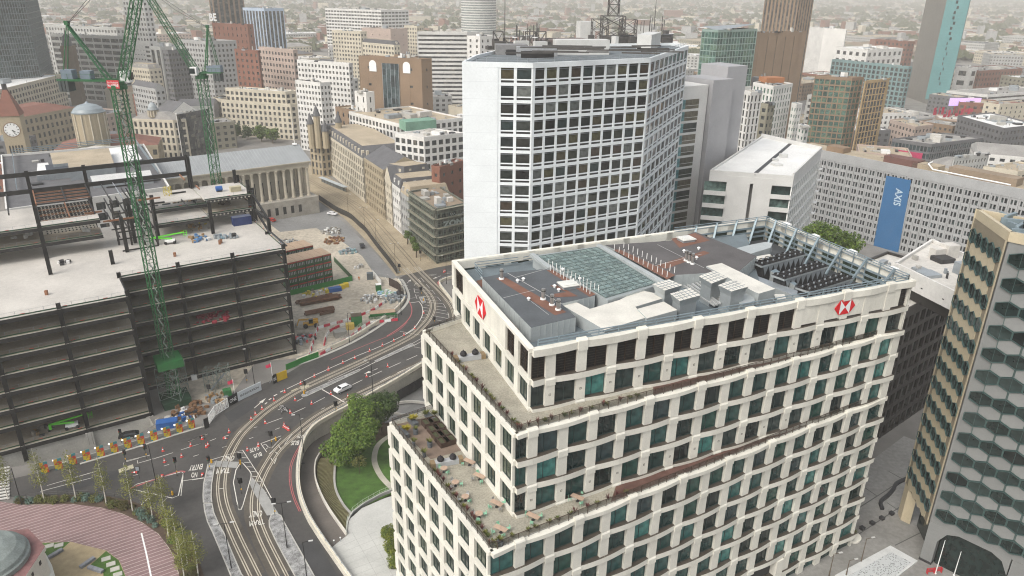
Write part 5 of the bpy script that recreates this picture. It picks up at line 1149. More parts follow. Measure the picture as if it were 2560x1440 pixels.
q = MB(); q.prism([(p.x, p.y) for p in [sum(pw, V((0,0,0))) / 4 + (v_ - sum(pw, V((0,0,0))) / 4) * .9 for v_ in pw]], 33.8, 36.5); q.build('plinth', DKM, rp)
# ------------------------------------------------------------------ steel-framed building under construction
CO = V((-62.5, 190.5, 0)); Cu = V((-.830, -.558, 0)); Cv = V((-.558, .830, 0))
def U(u, v_, z): return CO + Cu * u + Cv * v_ + V((0,0,z))
SITE = thing('steel_frame_building', 'black steel frame building under construction with bare concrete decks', 'construction', U(40, 20, 0))
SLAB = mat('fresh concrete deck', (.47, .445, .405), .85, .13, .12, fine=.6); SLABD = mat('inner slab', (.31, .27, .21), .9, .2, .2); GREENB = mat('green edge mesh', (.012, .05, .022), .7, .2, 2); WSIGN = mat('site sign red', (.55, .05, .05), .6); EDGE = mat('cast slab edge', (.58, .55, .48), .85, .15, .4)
ZF = [32.2 - 4.25 * k for k in range(7)] + [1.2]
def slab(u0, u1, v0, v1, z, m=SLAB, t=.28):
    b = MB(); b.par(U(u0, v0, z - t), Cu * (u1 - u0), Cv * (v1 - v0), V((0,0,t - .02)), 1); b.flat([U(u0, v0, z), U(u1, v0, z), U(u1, v1, z), U(u0, v1, z)], 0); return b.build('floor_slab', [m, EDGE], SITE)
def beam(p, q, h=.95, w=.5, m=BLACK, name='beam'): b = MB(); b.bar(p, q, w, h); return b.build(name, m, SITE)
def column(u, v_, z0, z1, s=.8, m=BLACK):
    b = MB(); o = U(u, v_, z0); 
    for sx in (-1, 1): b.par(o + Cu * (sx * s/2 - .05) - Cv * s/2, Cu * .1, Cv * s, V((0,0,z1 - z0)))
    b.par(o - Cu * s/2 - Cv * .05, Cu * s, Cv * .1, V((0,0,z1 - z0 - .002))); b.build('column', m, SITE)
def guard(a, b_, z, name='edge_guard'):
    """green toe board, thin posts and red and white tags along a slab edge"""
    d = (b_ - a); L_ = d.length; d = d.normalized(); q = MB(); up = V((0,0,1)); nn = perp(d)
    q.par(a + up * (z + .02), d * L_, nn * .04, up * .3, 0)
    n = max(1, int(L_ / 2.6))
    for i in range(n + 1): q.box(a + d * (L_ * i / n) + up * z, .05, .05, 1.15, 0, 1)
    q.bar(a + up * (z + 1.1), a + d * L_ + up * (z + 1.1), .03, .03, 1)
    o = q.build(name, [GREENB, GREYM], SITE)
    q = MB(); k = 0
    for i in range(n):
        if (i * 7 + int(z)) % 3 == 0: q.par(a + d * (L_ * (i + .5) / n - .45) - nn * .05 + up * (z + .12), d * .9, -nn * .03, up * .28)
    if q.f: q.build('warning_tag', WSIGN, o, 'stuff')
UE = 84.0
for k, z in enumerate(ZF):
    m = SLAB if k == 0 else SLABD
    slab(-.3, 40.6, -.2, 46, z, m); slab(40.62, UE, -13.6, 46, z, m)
    for a, c in ((U(0,0,z-.6), U(40.5,0,z-.6)), (U(40.5,-13.5,z-.6), U(UE,-13.5,z-.6)), (U(0,0,z-.6), U(0,46,z-.6)), (U(40.5,0,z-.62), U(40.5,-13.5,z-.62))): beam(a, c)
    for u in (13.5, 27, 54.3, 67.5): beam(U(u, 0 if u < 40 else -13, z - .55), U(u, 45, z - .55), .55, .3)
    if k < 7: b = MB(); [b.par(U(-.3 + i * 1.35, .6, z - .42), Cu * .12, Cv * 45, V((0,0,.13))) for i in range(62)]; b.build('deck_ribs', mat('deck rib', (.20,.18,.14), .7), SITE, 'stuff')
    guard(U(0, .35, 0), U(40, .35, 0), z); guard(U(41, -13.1, 0), U(UE, -13.1, 0), z); guard(U(-.35, 0, 0), U(-.35, 45, 0), z)
for u in (0, 13.5, 27, 40.5):
    column(u, 0, -3, 33.6); 
    for v_ in (15, 30, 45): column(u, v_, 0, 32.0 if 0 < u else (33.0 if v_ < 20 else 45))
for u in (40.5, 54.3, 67.5, 81):
    column(u, -13.5, -3, 33.6)
    for v_ in (0, 15, 30, 45): column(u, v_, 0, 32.0)
# concrete substructure and ground-level upstands
b = MB(); b.par(U(40.3, -13.2, -5), Cu * 44, Cv * .5, V((0,0,5.4))); b.par(U(40.6, -13.0, -5), Cu * .5, Cv * 12, V((0,0,5.3))); b.build('basement_wall', CONC, SITE)
b = MB(); b.par(U(0, .2, -.5), Cu * 13.2, Cv * .5, V((0,0,1.0))); b.build('basement_wall', CONC, SITE)
for u in (54.3, 41): b = MB(); b.par(U(u - .8, -13.9, -5), Cu * 1.6, Cv * .7, V((0,0,5.2))); b.build('concrete_pier', CONC, SITE)
b = MB(); b.par(U(27, -.6, -.2), Cu * 1.4, Cv * 1.2, V((0,0,1.6))); b.build('concrete_pier', WHITE, SITE)
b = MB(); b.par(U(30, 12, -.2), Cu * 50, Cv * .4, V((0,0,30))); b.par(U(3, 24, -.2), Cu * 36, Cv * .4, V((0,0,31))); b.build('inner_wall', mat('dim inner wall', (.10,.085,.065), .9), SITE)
# upper decks
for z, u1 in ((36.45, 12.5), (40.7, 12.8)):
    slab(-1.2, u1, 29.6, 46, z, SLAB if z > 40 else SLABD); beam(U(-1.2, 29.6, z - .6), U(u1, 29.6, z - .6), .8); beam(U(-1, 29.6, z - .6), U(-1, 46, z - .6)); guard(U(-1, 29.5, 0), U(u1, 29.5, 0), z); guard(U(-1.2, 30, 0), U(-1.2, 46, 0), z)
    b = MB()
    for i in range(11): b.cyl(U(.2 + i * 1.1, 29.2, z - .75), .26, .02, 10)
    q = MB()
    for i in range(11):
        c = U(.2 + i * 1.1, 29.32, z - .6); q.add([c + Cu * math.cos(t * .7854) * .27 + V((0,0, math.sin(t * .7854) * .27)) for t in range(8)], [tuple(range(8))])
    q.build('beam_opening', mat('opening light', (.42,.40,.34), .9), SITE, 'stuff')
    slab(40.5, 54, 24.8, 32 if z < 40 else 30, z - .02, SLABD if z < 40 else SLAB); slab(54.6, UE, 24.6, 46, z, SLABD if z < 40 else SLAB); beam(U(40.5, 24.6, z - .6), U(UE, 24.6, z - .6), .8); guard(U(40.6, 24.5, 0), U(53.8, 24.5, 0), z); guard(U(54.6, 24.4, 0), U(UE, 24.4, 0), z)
    slab(13, 27, 26 if z < 40 else 33, 46, z - .04, SLAB); beam(U(13, 26, z - .6), U(27, 26, z - .6), .8); guard(U(13, 25.9, 0), U(27, 25.9, 0), z)
for u, v_, z1 in ((-1, 29.6, 42.5), (-1, 46, 43), (-1, 15.6, 36.5), (12.9, 23.5, 41.8), (12.9, 45, 50.5), (40.5, 11, 36), (54.3, 11, 45), (54.3, 24.6, 46), (27, 26, 45), (33, 26, 45), (36, 19, 42)): column(u, v_, 32.2, z1)
for z in (36.2, 40.4): beam(U(-1, 15.6, z - 4), U(-1, 29.6, z), .6)
beam(U(-.9, 15.6, 36.2), U(-.9, 29.5, 36.2), .6); beam(U(-.9, 0, 32.9), U(-.9, 15.6, 32.9), .3)
# tall frame at the back
for u in (54.3, 40.5, 27, 13.2): column(u, 46, 32, 51.0, .8)
for z in (45.3, 50.0): beam(U(13.2, 46, z), U(27, 46, z), 1.2, .5); beam(U(27, 46, z), U(40.5, 46, z), 1.2, .5); beam(U(40.5, 46, z), U(54.3, 46, z), 1.2, .5); beam(U(54.3, 46, z), U(84, 46, z), 1.2, .5)
# open grid of perforated beams (no slab yet) over the middle
RUST = mat('rust primer steel', (.22, .10, .05), .8, .3, 1)
for j in range(9):
    v_ = 30.5 + j * 1.9; z = 40.6 if j % 2 else 40.5
    beam(U(41, v_, z), U(53.8, v_, z), .5, .16, BLACK if j % 3 else RUST, 'cell_beam'); q = MB()
    for i in range(14):
        c = U(41.6 + i * .86, v_ - .1, z); q.add([c + Cu * math.cos(t * .7854) * .19 + V((0,0, math.sin(t * .7854) * .19)) for t in range(8)], [tuple(range(8))])
    q.build('beam_opening', mat('opening light', (.42,.40,.34), .9), SITE, 'stuff')
for j in range(7):
    v_ = 33 + j * 1.9; beam(U(41, v_, 36.4), U(53.8, v_, 36.4), .55, .2, EDGE if j < 4 else BLACK, 'cell_beam'); q = MB()
    for i in range(14): c = U(41.6 + i * .86, v_ - .12, 36.4); q.add([c + Cu * math.cos(t * .7854) * .2 + V((0,0, math.sin(t * .7854) * .2)) for t in range(8)], [tuple(range(8))])
    q.build('beam_opening', MT['opening light'] if j > 3 else BLACK, SITE, 'stuff')
for i in range(16): p = U(random.uniform(13, 40), random.uniform(20, 44), random.choice([36.6, 40.9, 45.2])); beam(p, p + (Cu if i % 2 else Cv) * random.uniform(4, 10), .45, .25, random.choice([BLACK, BLACK, RUST]))
for u in (60, 67.5, 75, 82): beam(U(u, 24, 45.2), U(u, 46, 45.2), .6, .3); beam(U(u, 24, 50), U(u, 46, 50), .6, .3) if u > 70 else None
for j in range(8): beam(U(41, 31 + j * 1.8, 45.0), U(53.8, 31 + j * 1.8, 45.0), .35, .16, RUST if j % 2 else BLACK, 'cell_beam')
for u in (41, 47, 53.8): beam(U(u, 30, 40.9), U(u, 46, 40.9), .6, .3, RUST if u == 47 else BLACK); beam(U(u, 30, 45.3), U(u, 46, 45.3), .6, .3, RUST if u > 50 else BLACK)
for u in (28, 31, 34, 37): 
    beam(U(u, 20, 36.4), U(u, 46, 36.4), .5, .25); beam(U(u, 24, 40.7), U(u, 46, 40.7), .5, .25); beam(U(u, 26, 45), U(u, 46, 45), .4, .2, GREYM if u == 34 else BLACK)
    beam(U(u, 21 + (u - 28) * .6, 32.2), U(u, 21 + (u - 28) * .6, 45), .4, .4)
for i in range(7): beam(U(28, 20 + i * 3.6, 32.4 + (i % 3) * 4.2), U(37, 20 + i * 3.6, 32.4 + (i % 3) * 4.2), .35, .2); beam(U(28, 22 + i * 3, 32.5), U(31.5, 22 + i * 3, 44.5), .25, .2, GREYM if i == 2 else BLACK, 'brace')
# stub bolts on the main deck
for u, v_ in ((13.6, 13), (26, 9), (56, -3), (13, 14)): b = MB(); b.box(U(u, v_, 32.2), .6, .6, 1.1, .2); b.build('column_stub', RUST, SITE)

# ---- loose things on the decks
def thing_box(name, label, cat, c, sx, sy, sz, m, yaw=.6, lid=None):
    t = thing(name, label, cat, c); b = MB(); b.box(c, sx, sy, sz, yaw); b.build('body', m, t)
    b = MB(); ax = V((math.cos(yaw), math.sin(yaw), 0)); n = max(3, int(sx / .5)); ay = perp(ax)
    for i in range(n + 1): b.par(c - ax * sx/2 - ay * (sy/2 + .03) + ax * (sx * i / n - .04) + V((0,0,.05)), ax * .08, ay * (sy + .06), V((0,0,sz - .1)))
    b.build('ribs', m, t, 'stuff'); b = MB(); b.box(c + V((0,0,sz)), sx + .08, sy + .08, .1, yaw); b.build('lid', lid or m, t); return t
NAVY = mat('navy container', (.012,.03,.13), .55, .15, 1); SGREEN = mat('site green', (.02,.14,.035), .6, .2, .6); BLUEM = mat('site blue', (.02,.10,.32), .6, .1, 1)
yc = math.atan2(Cu.y, Cu.x)
thing_box('site_container', 'navy blue container on the main concrete deck', 'container', U(.9, 28.6, 32.2) + Cu * 2.6 - Cv * .2, 5.2, 2.4, 2.5, NAVY, yc, mat('container lid', (.10,.12,.18), .7))
LIME = mat('lime lift', (.12,.62,.03), .4, .05, 1); TYRE = mat('tyre rubber', (.015,.015,.015), .9)
def boom_lift(c, label, yaw):
    t = thing('boom_lift', label, 'boom lift', c); ax = V((math.cos(yaw), math.sin(yaw), 0)); ay = perp(ax)
    b = MB(); b.box(c + V((0,0,.55)), 2.6, 1.5, .7, yaw); b.build('chassis', WHITE, t)
    for s in (-1, 1):
        for q in (-1, 1): b = MB(); p = c + ax * s * 1.1 + ay * q * .75 + V((0,0,.42)); b.tube([p - ay * .14, p + ay * .14], .42, 10); b.build('wheel', TYRE, t)
    b = MB(); b.bar(c + ax * .6 + V((0,0,1.4)), c - ax * 4.2 + V((0,0,2.1)), .38, .4); b.bar(c - ax * 4.2 + V((0,0,2.1)), c + ax * 3.6 + V((0,0,2.9)), .3, .32); b.build('boom', LIME, t)
    b = MB(); p = c + ax * 4.1 + V((0,0,2.0))
    for zz in (0, .55, 1.1):
        for s in (-1, 1): b.bar(p + ay * s * .8 - ax * .4 + V((0,0,zz)), p + ay * s * .8 + ax * .4 + V((0,0,zz)), .06, .06); b.bar(p - ay * .8 + ax * s * .4 + V((0,0,zz)), p + ay * .8 + ax * s * .4 + V((0,0,zz)), .06, .06)
    for s in (-1, 1):
        for q in (-1, 1): b.box(p + ay * s * .8 + ax * q * .4, .06, .06, 1.1)
    b.build('basket', LIME, t); b = MB(); b.box(c - ax * 4.3 + V((0,0,.9)), .5, .9, 1.3, yaw); b.build('counterweight', LIME, t)
boom_lift(G(*px('I', 365, 800), 32.25), 'lime green boom lift parked on the main deck by the crane mast', .35)
boom_lift(G(*px('P', 540, 920), 1.3), 'lime green boom lift on the lowest floor near the road', .5)
def bagpile(name, label, c, n, r, mats, h=.9):
    b = MB()
    for i in range(n):
        a = random.uniform(0, 6.283); q = c + V((math.cos(a), math.sin(a), 0)) * r * math.sqrt(random.random()); s = random.uniform(.5, 1.1)
        b.box(q, s, s * random.uniform(.5, 1), random.uniform(.25, h), random.uniform(0, 3), random.randrange(len(mats)))
    o = b.build(name, mats, None, 'stuff'); tag(o, label, 'materials')
WBAG = mat('white bags', (.62,.62,.60), .8, .15, 2); TARP = mat('blue tarp', (.08,.2,.4), .7, .2, 2); WOOD = mat('sawn timber', (.30,.19,.09), .9, .25, 2); DUST = mat('dull rubble', (.22,.2,.17), .95, .3, 2)
bagpile('material_pile', 'heap of bagged materials and sheets on the deck behind the lime lift', G(*px('I', 680, 750), 32.25), 26, 3.2, [WBAG, WOOD, DUST, TARP]); bagpile('skip_bag', 'black skip bag heaped with scrap on the main deck', G(*px('I', 1030, 735), 32.25), 10, 1.3, [DARKM, GREYM], 1.6); bagpile('sheet_stack', 'bluish stack of insulation sheets on the main deck', G(*px('I', 905, 740), 32.25), 12, 1.4, [mat('insulation', (.25,.36,.42), .8), GREYM], 1.2)
bagpile('tool_pile', 'brown timber bundle on the ribbed deck', G(*px('I', 930, 385), 36.5), 8, 1.6, [mat('bundle', (.05,.03,.02), .9)], 1.0); bagpile('white_bags', 'row of white bulk bags on the left upper deck', G(*px('H', 220, 1005), 36.5), 8, 2.6, [WBAG], 1.2); bagpile('white_bags', 'three white bags beside the upper deck edge', G(*px('H', 870, 950), 36.5), 5, 1.0, [WBAG], 1.0)
bagpile('loose_steel', 'loose bars and frames scattered over the right upper deck', G(*px('I', 480, 330), 36.5), 26, 4.5, [GREYM, DARKM, WOOD], .4); bagpile('pallets', 'small pallets and drums under the ribbed deck', G(*px('I', 620, 640), 32.25), 14, 5, [DUST, WOOD, mat('yellow kit', (.5,.4,.03), .6)], 1.0); bagpile('red_props', 'row of red props stored on a lower floor', U(20, 3, 15.3), 40, 4.5, [mat('red prop', (.35,.03,.05), .6)], 1.2)
bagpile('cement_bags', 'white and black bagged scrap under the left upper deck', G(*px('H', 660, 1270), 32.25), 9, 1.6, [WBAG, DARKM], .9); bagpile('rubble_bags', 'brown timber and rubble at the road end of the lowest floor', G(*px('P', 320, 940), 1.3), 16, 2.6, [WOOD, DUST, DARKM], 1.2)
c = G(*px('I', 883, 250), 40.7); t = thing('water_bowser', 'small blue bowser on the topmost deck', 'bowser', c); b = MB(); b.tube([c + Cu * -.9 + V((0,0,1)), c + Cu * .9 + V((0,0,1))], .75, 12); b.build('tank', BLUEM, t); b = MB(); b.box(c, 1.6, 1.0, .35, yc); b.build('trailer', DARKM, t)
c = G(*px('I', 1055, 245), 40.7); thing_box('generator', 'beige generator box on the topmost deck corner', 'generator', c, 3, 1.7, 1.4, mat('beige kit', (.42,.38,.26), .7), yc)
c = G(*px('I', 340, 290), 40.7); t = thing('access_tower', 'small yellow scaffold cage on the upper deck', 'scaffold', c); lattice_mast(t, c, 1.6, 2.6, 2, .06, mat('yellow cage', (.5,.4,.03), .6), 'cage')

# ------------------------------------------------------------------ two green luffing cranes
CRG = mat('crane green', (.016, .105, .034), .5, .15, .8)
def lat(q, p0, p1, w0, w1, n, r, updir):
    """square lattice between two points"""
    d = (p1 - p0).normalized(); x = d.cross(updir).normalized(); y = x.cross(d)
    def cs(t): w_ = lerp(w0, w1, t); c = p0.lerp(p1, t); return [c + x * sx * w_/2 + y * sy * w_/2 for sx, sy in ((-1,-1), (1,-1), (1,1), (-1,1))]
    for i in range(4): q.bar(cs(0)[i], cs(1)[i], r * 1.7, r * 1.7)
    for k in range(n):
        A_, B_ = cs(k / n), cs((k + 1) / n)
        for i in range(4):
            j = (i + 1) % 4; q.bar(B_[i], B_[j], r * .8, r * .8)
            if (k + i) % 2: q.bar(A_[i], B_[j], r * .8, r * .8)
            else: q.bar(A_[j], B_[i], r * .8, r * .8)
def crane(label, base, zs, tipJ, strut, counter, zbot, cabs=1, text=None, cabdir=1):
    t = thing('tower_crane', label, 'crane', V((base.x, base.y, zbot))); yaw45 = V((.70, .71, 0))
    q = MB(); lat(q, V((base.x, base.y, zbot)), V((base.x, base.y, zs)), 2.3, 2.3, max(4, int((zs - zbot) / 2.6)), .13, yaw45); q.build('mast', CRG, t)
    q = MB(); lo = V((base.x + .3, base.y, zbot))
    for k in range(int((zs - zbot) / 1.5)): p = V((base.x + (.35 if k % 2 else -.35), base.y, zbot + k * 1.5)); q.bar(p, V((base.x + (-.35 if k % 2 else .35), base.y, zbot + (k + 1) * 1.5)), .35, .08)
    q.build('ladder', mat('pale ladder', (.35,.4,.35), .6), t)
    top = V((base.x, base.y, zs)); q = MB(); q.cyl(top, 1.9, .9, 14); q.cyl(top + V((0,0,.9)), 1.5, .7, 14); q.build('slew_ring', CRG, t)
    cd = (counter - top); cd.z = 0; Lc = cd.length; cd.normalize(); cs = perp(cd)
    q = MB()
    for s in (-1, 1): q.bar(top + cs * s * 1.1 + V((0,0,1.8)), top + cd * Lc + cs * s * 1.1 + V((0,0,1.8)), .3, .45)
    for i in range(7): q.bar(top + cd * Lc * i / 6 - cs * 1.1 + V((0,0,1.75)), top + cd * Lc * i / 6 + cs * 1.1 + V((0,0,1.75)), .2, .2)
    q.build('counter_jib', CRG, t)
    q = MB(); [q.bar(top + cd * Lc * i / 5 + cs * s * 1.3 + V((0,0,2)), top + cd * Lc * i / 5 + cs * s * 1.3 + V((0,0,3.1)), .06, .06) for i in range(6) for s in (-1, 1)]; [q.bar(top + cs * s * 1.3 + V((0,0,3.1)), top + cd * Lc + cs * s * 1.3 + V((0,0,3.1)), .06, .06) for s in (-1, 1)]; q.build('walkway_rail', CRG, t)
    yw = math.atan2(cd.y, cd.x); q = MB(); q.box(top + cd * Lc * .82 + V((0,0,2)), 2.4, 2.0, 1.9, yw); q.build('winch_house', mat('winch blue grey', (.16,.20,.24), .6, .2, 1), t); q = MB(); q.box(top + cd * Lc * .5 + V((0,0,2)), 2.2, 1.7, 1.7, yw); q.build('winch_house', mat('winch blue grey', (.16,.20,.24), .6, .2, 1), t)
    for i in range(3): q = MB(); q.box(top + cd * (Lc - .5 - i * .75) + V((0,0,-.6)), .6, 2.6, 2.3, yw); q.build('counterweight', mat('weight dark', (.06,.07,.07), .8), t)
    q = MB(); p = top + cs * 2.0 * cabdir - cd * 1.2 + V((0,0,1.2)); q.box(p, 1.9, 1.7, 2.3, yw); q.build('cab', WHITE, t); q = MB(); q.box(p - cd * .3 + cs * .4 * cabdir + V((0,0,.5)), 1.6, 1.3, 1.5, yw); q.build('cab_glass', mat('cab glass', (.02,.03,.03), .1), t)
    jd = (tipJ - top); q = MB(); foot = top - cd * 1.5 + V((0,0,2.0)); side = cs
    lat(q, foot, tipJ, 1.7, 1.5, int(jd.length / 2.2), .12, side if abs(side.dot(jd.normalized())) < .9 else V((0,1,0))); q.build('jib', CRG, t)
    q = MB(); f1 = top + cd * 1.5 + V((0,0,2))
    for s in (-1, 1): q.bar(f1 + cs * s * .9, strut + cs * s * .35, .3, .3); q.bar(top + cd * Lc * .9 + cs * s * .9 + V((0,0,2)), strut + cs * s * .35, .16, .16)
    for i in range(1, 6): a = f1.lerp(strut, i / 6); q.bar(a - cs * (.9 - .09 * i), a + cs * (.9 - .09 * i), .14, .14)
    q.box(strut, .8, 1.0, .8, yw); q.build('back_frame', CRG, t)
    q = MB(); q.tube([strut, strut.lerp(tipJ, .5) - V((0,0,1.0)), tipJ], .05, 4); q.tube([strut + cs * .3, tipJ + cs * .3], .05, 4); q.build('pendant_rope', DARKM, t)
    q = MB(); hk = tipJ.lerp(top, .08); q.tube([tipJ, V((tipJ.x, tipJ.y, tipJ.z - 6))], .04, 4); q.build('hoist_rope', DARKM, t)
    if text:
        q = MB(); o = top - cd * .6 - V((0, 1.8, 0)) + V((-1.9, 0, .3)); ax = V((1, .0, 0)); q.par(o, ax * 2.6, V((0,.1,0)), V((0,0,1.7)), 0); text_into(q, text[0], o + ax * .15 + V((0,-.02,1.05)), ax * 2.3, V((0,0,.38)), 1); text_into(q, text[1], o + ax * .15 + V((0,-.02,.3)), ax * 2.3, V((0,0,.6)), 1, .02); q.build('banner', [mat('banner red', (.5,.02,.03), .6), WHITE], t)
    return t
c1 = G(440, 1005, 0); zc1 = GY(285, 222, c1.y).z
crane('green luffing crane rising from the road front of the steel frame', c1, zc1, GY(372, -190, c1.y), GY(168, 62, c1.y), GY(150, 200, c1.y), -4, text=('Sir Robert', 'McALPINE'), cabdir=-1)
c2 = G(541, 450, 40.7); c2.z = 0; zc2 = GY(499, 196, c2.y).z
crane('green luffing crane behind the steel frame near the classical hall', c2, zc2, GY(352, -40, c2.y), GY(519, 70, c2.y), GY(556, 190, c2.y), 0, cabdir=-1)
q = MB(); 
for k in range(5): pass
b = MB(); cb = V((c1.x, c1.y, -3.8)); b.box(cb, 6.5, 6.5, 5.5, yc, 0); b.box(cb + V((0,0,5.5)), 6.7, 6.7, .1, yc, 1)
t = thing('crane_base', 'dark green netted enclosure round the road side crane foot', 'enclosure', cb); b.build('netting', [mat('dark green net', (.008,.045,.02), .9, .3, 1), mat('dark green net', (.008,.045,.02), .9)], t)
b = MB(); lattice_mast(t, cb + V((0,0,5.6)), 5.2, 9, 4, .07, mat('scaffold tube', (.25,.3,.27), .5, .1, 1, .5), 'scaffold'); b.box(cb + V((0,0,14.6)), 6.0, 6.0, 2.0, yc); b.build('green_deck', SGREEN, t)
# ---- scaffold stair tower in front of the frame
sc = G(*px('F', 960, 640), 0); t = thing('scaffold_tower', 'galvanised scaffold stair tower at the foot of the steel frame', 'scaffold', sc); SCF = mat('scaffold tube', (.25,.3,.27), .5, .1, 1, .5)
lattice_mast(t, sc + Cu * 1.6, 2.6, 6.5, 3, .06, SCF, 'frame'); lattice_mast(t, sc - Cu * 1.6, 2.6, 6.5, 3, .06, SCF, 'frame'); b = MB(); b.bar(sc + Cu * 2 + V((0,0,.1)), sc - Cu * 2 + V((0,0,4)), .9, .12); b.build('stair', GREYM, t)
# ------------------------------------------------------------------ building site yard
CABG = mat('cabin green', (.015,.085,.02), .5, .12, .8); CABR = mat('cabin red', (.36,.03,.03), .6, .1, 1); CABT = mat('cabin roof tan', (.40,.29,.20), .85, .15, .6)
k0 = G(*px('K', 205, 600), 0); k1 = G(*px('K', 690, 478), 0); kd = (k1 - k0).normalized(); kn = V((kd.y, -kd.x, 0)); cw = (k1 - k0).length / 5; CH = 2.75
yawk = math.atan2(kd.y, kd.x)
def cabin_proto():
    o = V((0,0,0)); t = thing('site_cabin', 'x', 'cabin', o); b = MB(); b.par((-cw/2 + .03, 0, .05), (cw - .06,0,0), (0,7.5,0), (0,0,CH - .1)); b.build('body', CABG, t)
    b = MB(); b.par((-cw/2 + .03, -.03, CH - .5), (cw - .06,0,0), (0,.1,0), (0,0,.45)); b.build('red_band', CABR, t)
    b = MB(); b.par((-cw * .36, -.05, .95), (cw * .72,0,0), (0,.1,0), (0,0,1.05), 0)
    for x in (-cw*.36, -.03, cw*.36 - .06, -cw * .18, cw * .18): b.par((x, -.08, .95), (.06,0,0), (0,.05,0), (0,0,1.05), 1)
    b.build('window', [mat('cabin glass', (.09,.11,.10), .1), WHITE], t); b = MB()
    for x in (-cw/2 + .02, cw/2 - .14): b.par((x, -.06, 0), (.12,0,0), (0,.12,0), (0,0,CH)); b.build('corner_post', DARKM, t); b = MB()
    return t
cp = cabin_proto(); used = False
CBG = 'green site cabins stacked in the yard'
for row in range(4):
    for i in range(5):
        lab = 'green and red site cabin, %s row, %s from the steel frame' % (['bottom', 'second', 'third', 'top'][row], ['first', 'second', 'third', 'fourth', 'last'][i])
        p = k0 + kd * cw * (i + .5) + V((0,0,row * CH)); o = cp if not used else copy_tree(cp, p, yawk, lab); used = True
        o.location = p; o.rotation_euler = (0, 0, yawk); o['label'] = lab; o['group'] = CBG
        if row == 3: b = MB(); b.par((-cw/2 + .04, -.1, CH), (cw - .08,0,0), (0,7.7,0), (0,0,.12)); me = b.mesh('roof', CABT); r_ = put('roof', me, o, None)
for i in range(5):
    p = k0 + kd * cw * (i + .2) - kn * 12 + V((0,0,3 * CH)); o = copy_tree(cp, p, yawk, 'green site cabin in the rear stack, %s from the steel frame' % ['first', 'second', 'third', 'fourth', 'last'][i]); b = MB(); b.par((-cw/2 + .04, -.1, CH), (cw - .08,0,0), (0,7.7,0), (0,0,.12)); put('roof', b.mesh('roof', CABT), o, None); o['group'] = CBG
    b = MB(); b.box(V((0,0,0)), .1, .1, .1)
b = MB(); b.par(k0 - kn * 12 + V((0,0,0)), kd * cw * 5, -kn * 7.4, V((0,0,3 * CH - .02))); one(b, 'cabin_stack_base', 'lower storeys of the rear green cabin stack', 'cabin', CABG, k0 - kn * 12)
# green hoarding in front of the cabins
def panel_fence(pts, h, m, name, label, cat='hoarding', step=2.4, th=.08, z=0.0, postm=None):
    c = resample(pts, step); t = thing(name, label, cat, c[0])
    for a, b_ in zip(c, c[1:]):
        d = (b_ - a); q = MB(); q.par(a + V((0,0,z + .05)), d * .985, perp(d.normalized()) * th, V((0,0,h))); q.build('panel', m, t)
    for a in c: q = MB(); q.box(a + V((0,0,z)), .1, .1, h + .1); q.build('post', postm or m, t)
    return t
panel_fence(gp('K', [(210,625),(560,545),(905,460)], 0), 1.9, mat('bright hoarding green', (.02,.20,.03), .6, .1, .6), 'hoarding', 'bright green hoarding in front of the stacked cabins')
panel_fence(gp('K', [(905,455),(700,240)], 0), 1.9, CABG, 'hoarding', 'dark green hoarding at the end of the stacked cabins')
panel_fence(gp('F', [(1935,380),(2060,330),(2189,270),(2400,195)], 0), 1.8, mat('bright hoarding green', (.02,.20,.03), .6, .1, .6), 'hoarding', 'green hoarding behind the parapet by the steel frame corner')
# black mesh fence with concrete blocks along the tram street
fl_ = gp('M', [(390,400),(560,515),(700,585),(800,675),(855,725),(960,865),(1050,980),(1120,1070),(1170,1145)], 0)
ft = thing('black_fence', 'tall black mesh fence on concrete blocks along the tram street', 'fence', fl_[0]); fc = resample(smooth(fl_), 2.6)
BMESH = mat('black fence mesh', (.03,.028,.024), .8, .3, 1)
for a, c in zip(fc, fc[1:]):
    d = c - a; q = MB(); q.par(a + V((0,0,.1)), d * .97, perp(d.normalized()) * .05, V((0,0,2.6))); q.build('panel', BMESH, ft)
    q = MB(); q.box((a + c) / 2 + perp(d.normalized()) * 1.0, 1.1, .55, .65, math.atan2(d.y, d.x) + .9); q.build('concrete_block', mat('block concrete', (.5,.48,.42), .9, .15, 1), ft); q = MB(); q.bar(a + V((0,0,2)), a + perp(d.normalized()) * 1.2 + V((0,0,.5)), .07, .07); q.build('stay', GREYM, ft)
panel_fence(gp('A', [(105,430),(180,470),(250,490),(330,560),(345,640)], 0), 3.0, mat('dark hoarding', (.05,.035,.03), .8), 'hoarding', 'dark brown hoarding at the yard gate beside the bend')
panel_fence(gp('K', [(1135,400),(1230,520)], 0), 2.2, WHITE, 'site_gate', 'white site gate leaf standing open at the yard entrance', 'gate')
# containers and stores
def container(k, x, y, sx, sy, sz, m, yaw, label, lid=None, z=0): return thing_box('site_container', label, 'container', G(*px(k, x, y), z), sx, sy, sz, m, yaw, lid)
container('K', 955, 960, 3.2, 2.6, 3.6, SGREEN, .3, 'tall green container by the red and white barriers', mat('brown lid', (.09,.07,.045), .9)); container('K', 1245, 860, 8.0, 2.6, 1.7, SGREEN, .25, 'long green container with a pale rusty roof near the parapet', CABT); container('K', 1250, 880, 9, .5, 1.0, CABG, .25, 'low green barrier board in front of the long container')
container('K', 1200, 570, 1.8, 1.6, 2.4, SGREEN, .3, 'small green kiosk at the yard gate', WHITE); container('K', 710, 575, 4.2, 1.8, 1.3, BLUEM, .45, 'blue skip beside the green hoarding'); container('K', 790, 545, 1.6, 1.4, 1.4, mat('skip yellow', (.62,.46,.02), .6), .45, 'first yellow bin beside the blue skip'); container('K', 835, 528, 1.6, 1.4, 1.4, mat('skip yellow', (.62,.46,.02), .6), .45, 'second yellow bin beside the blue skip')
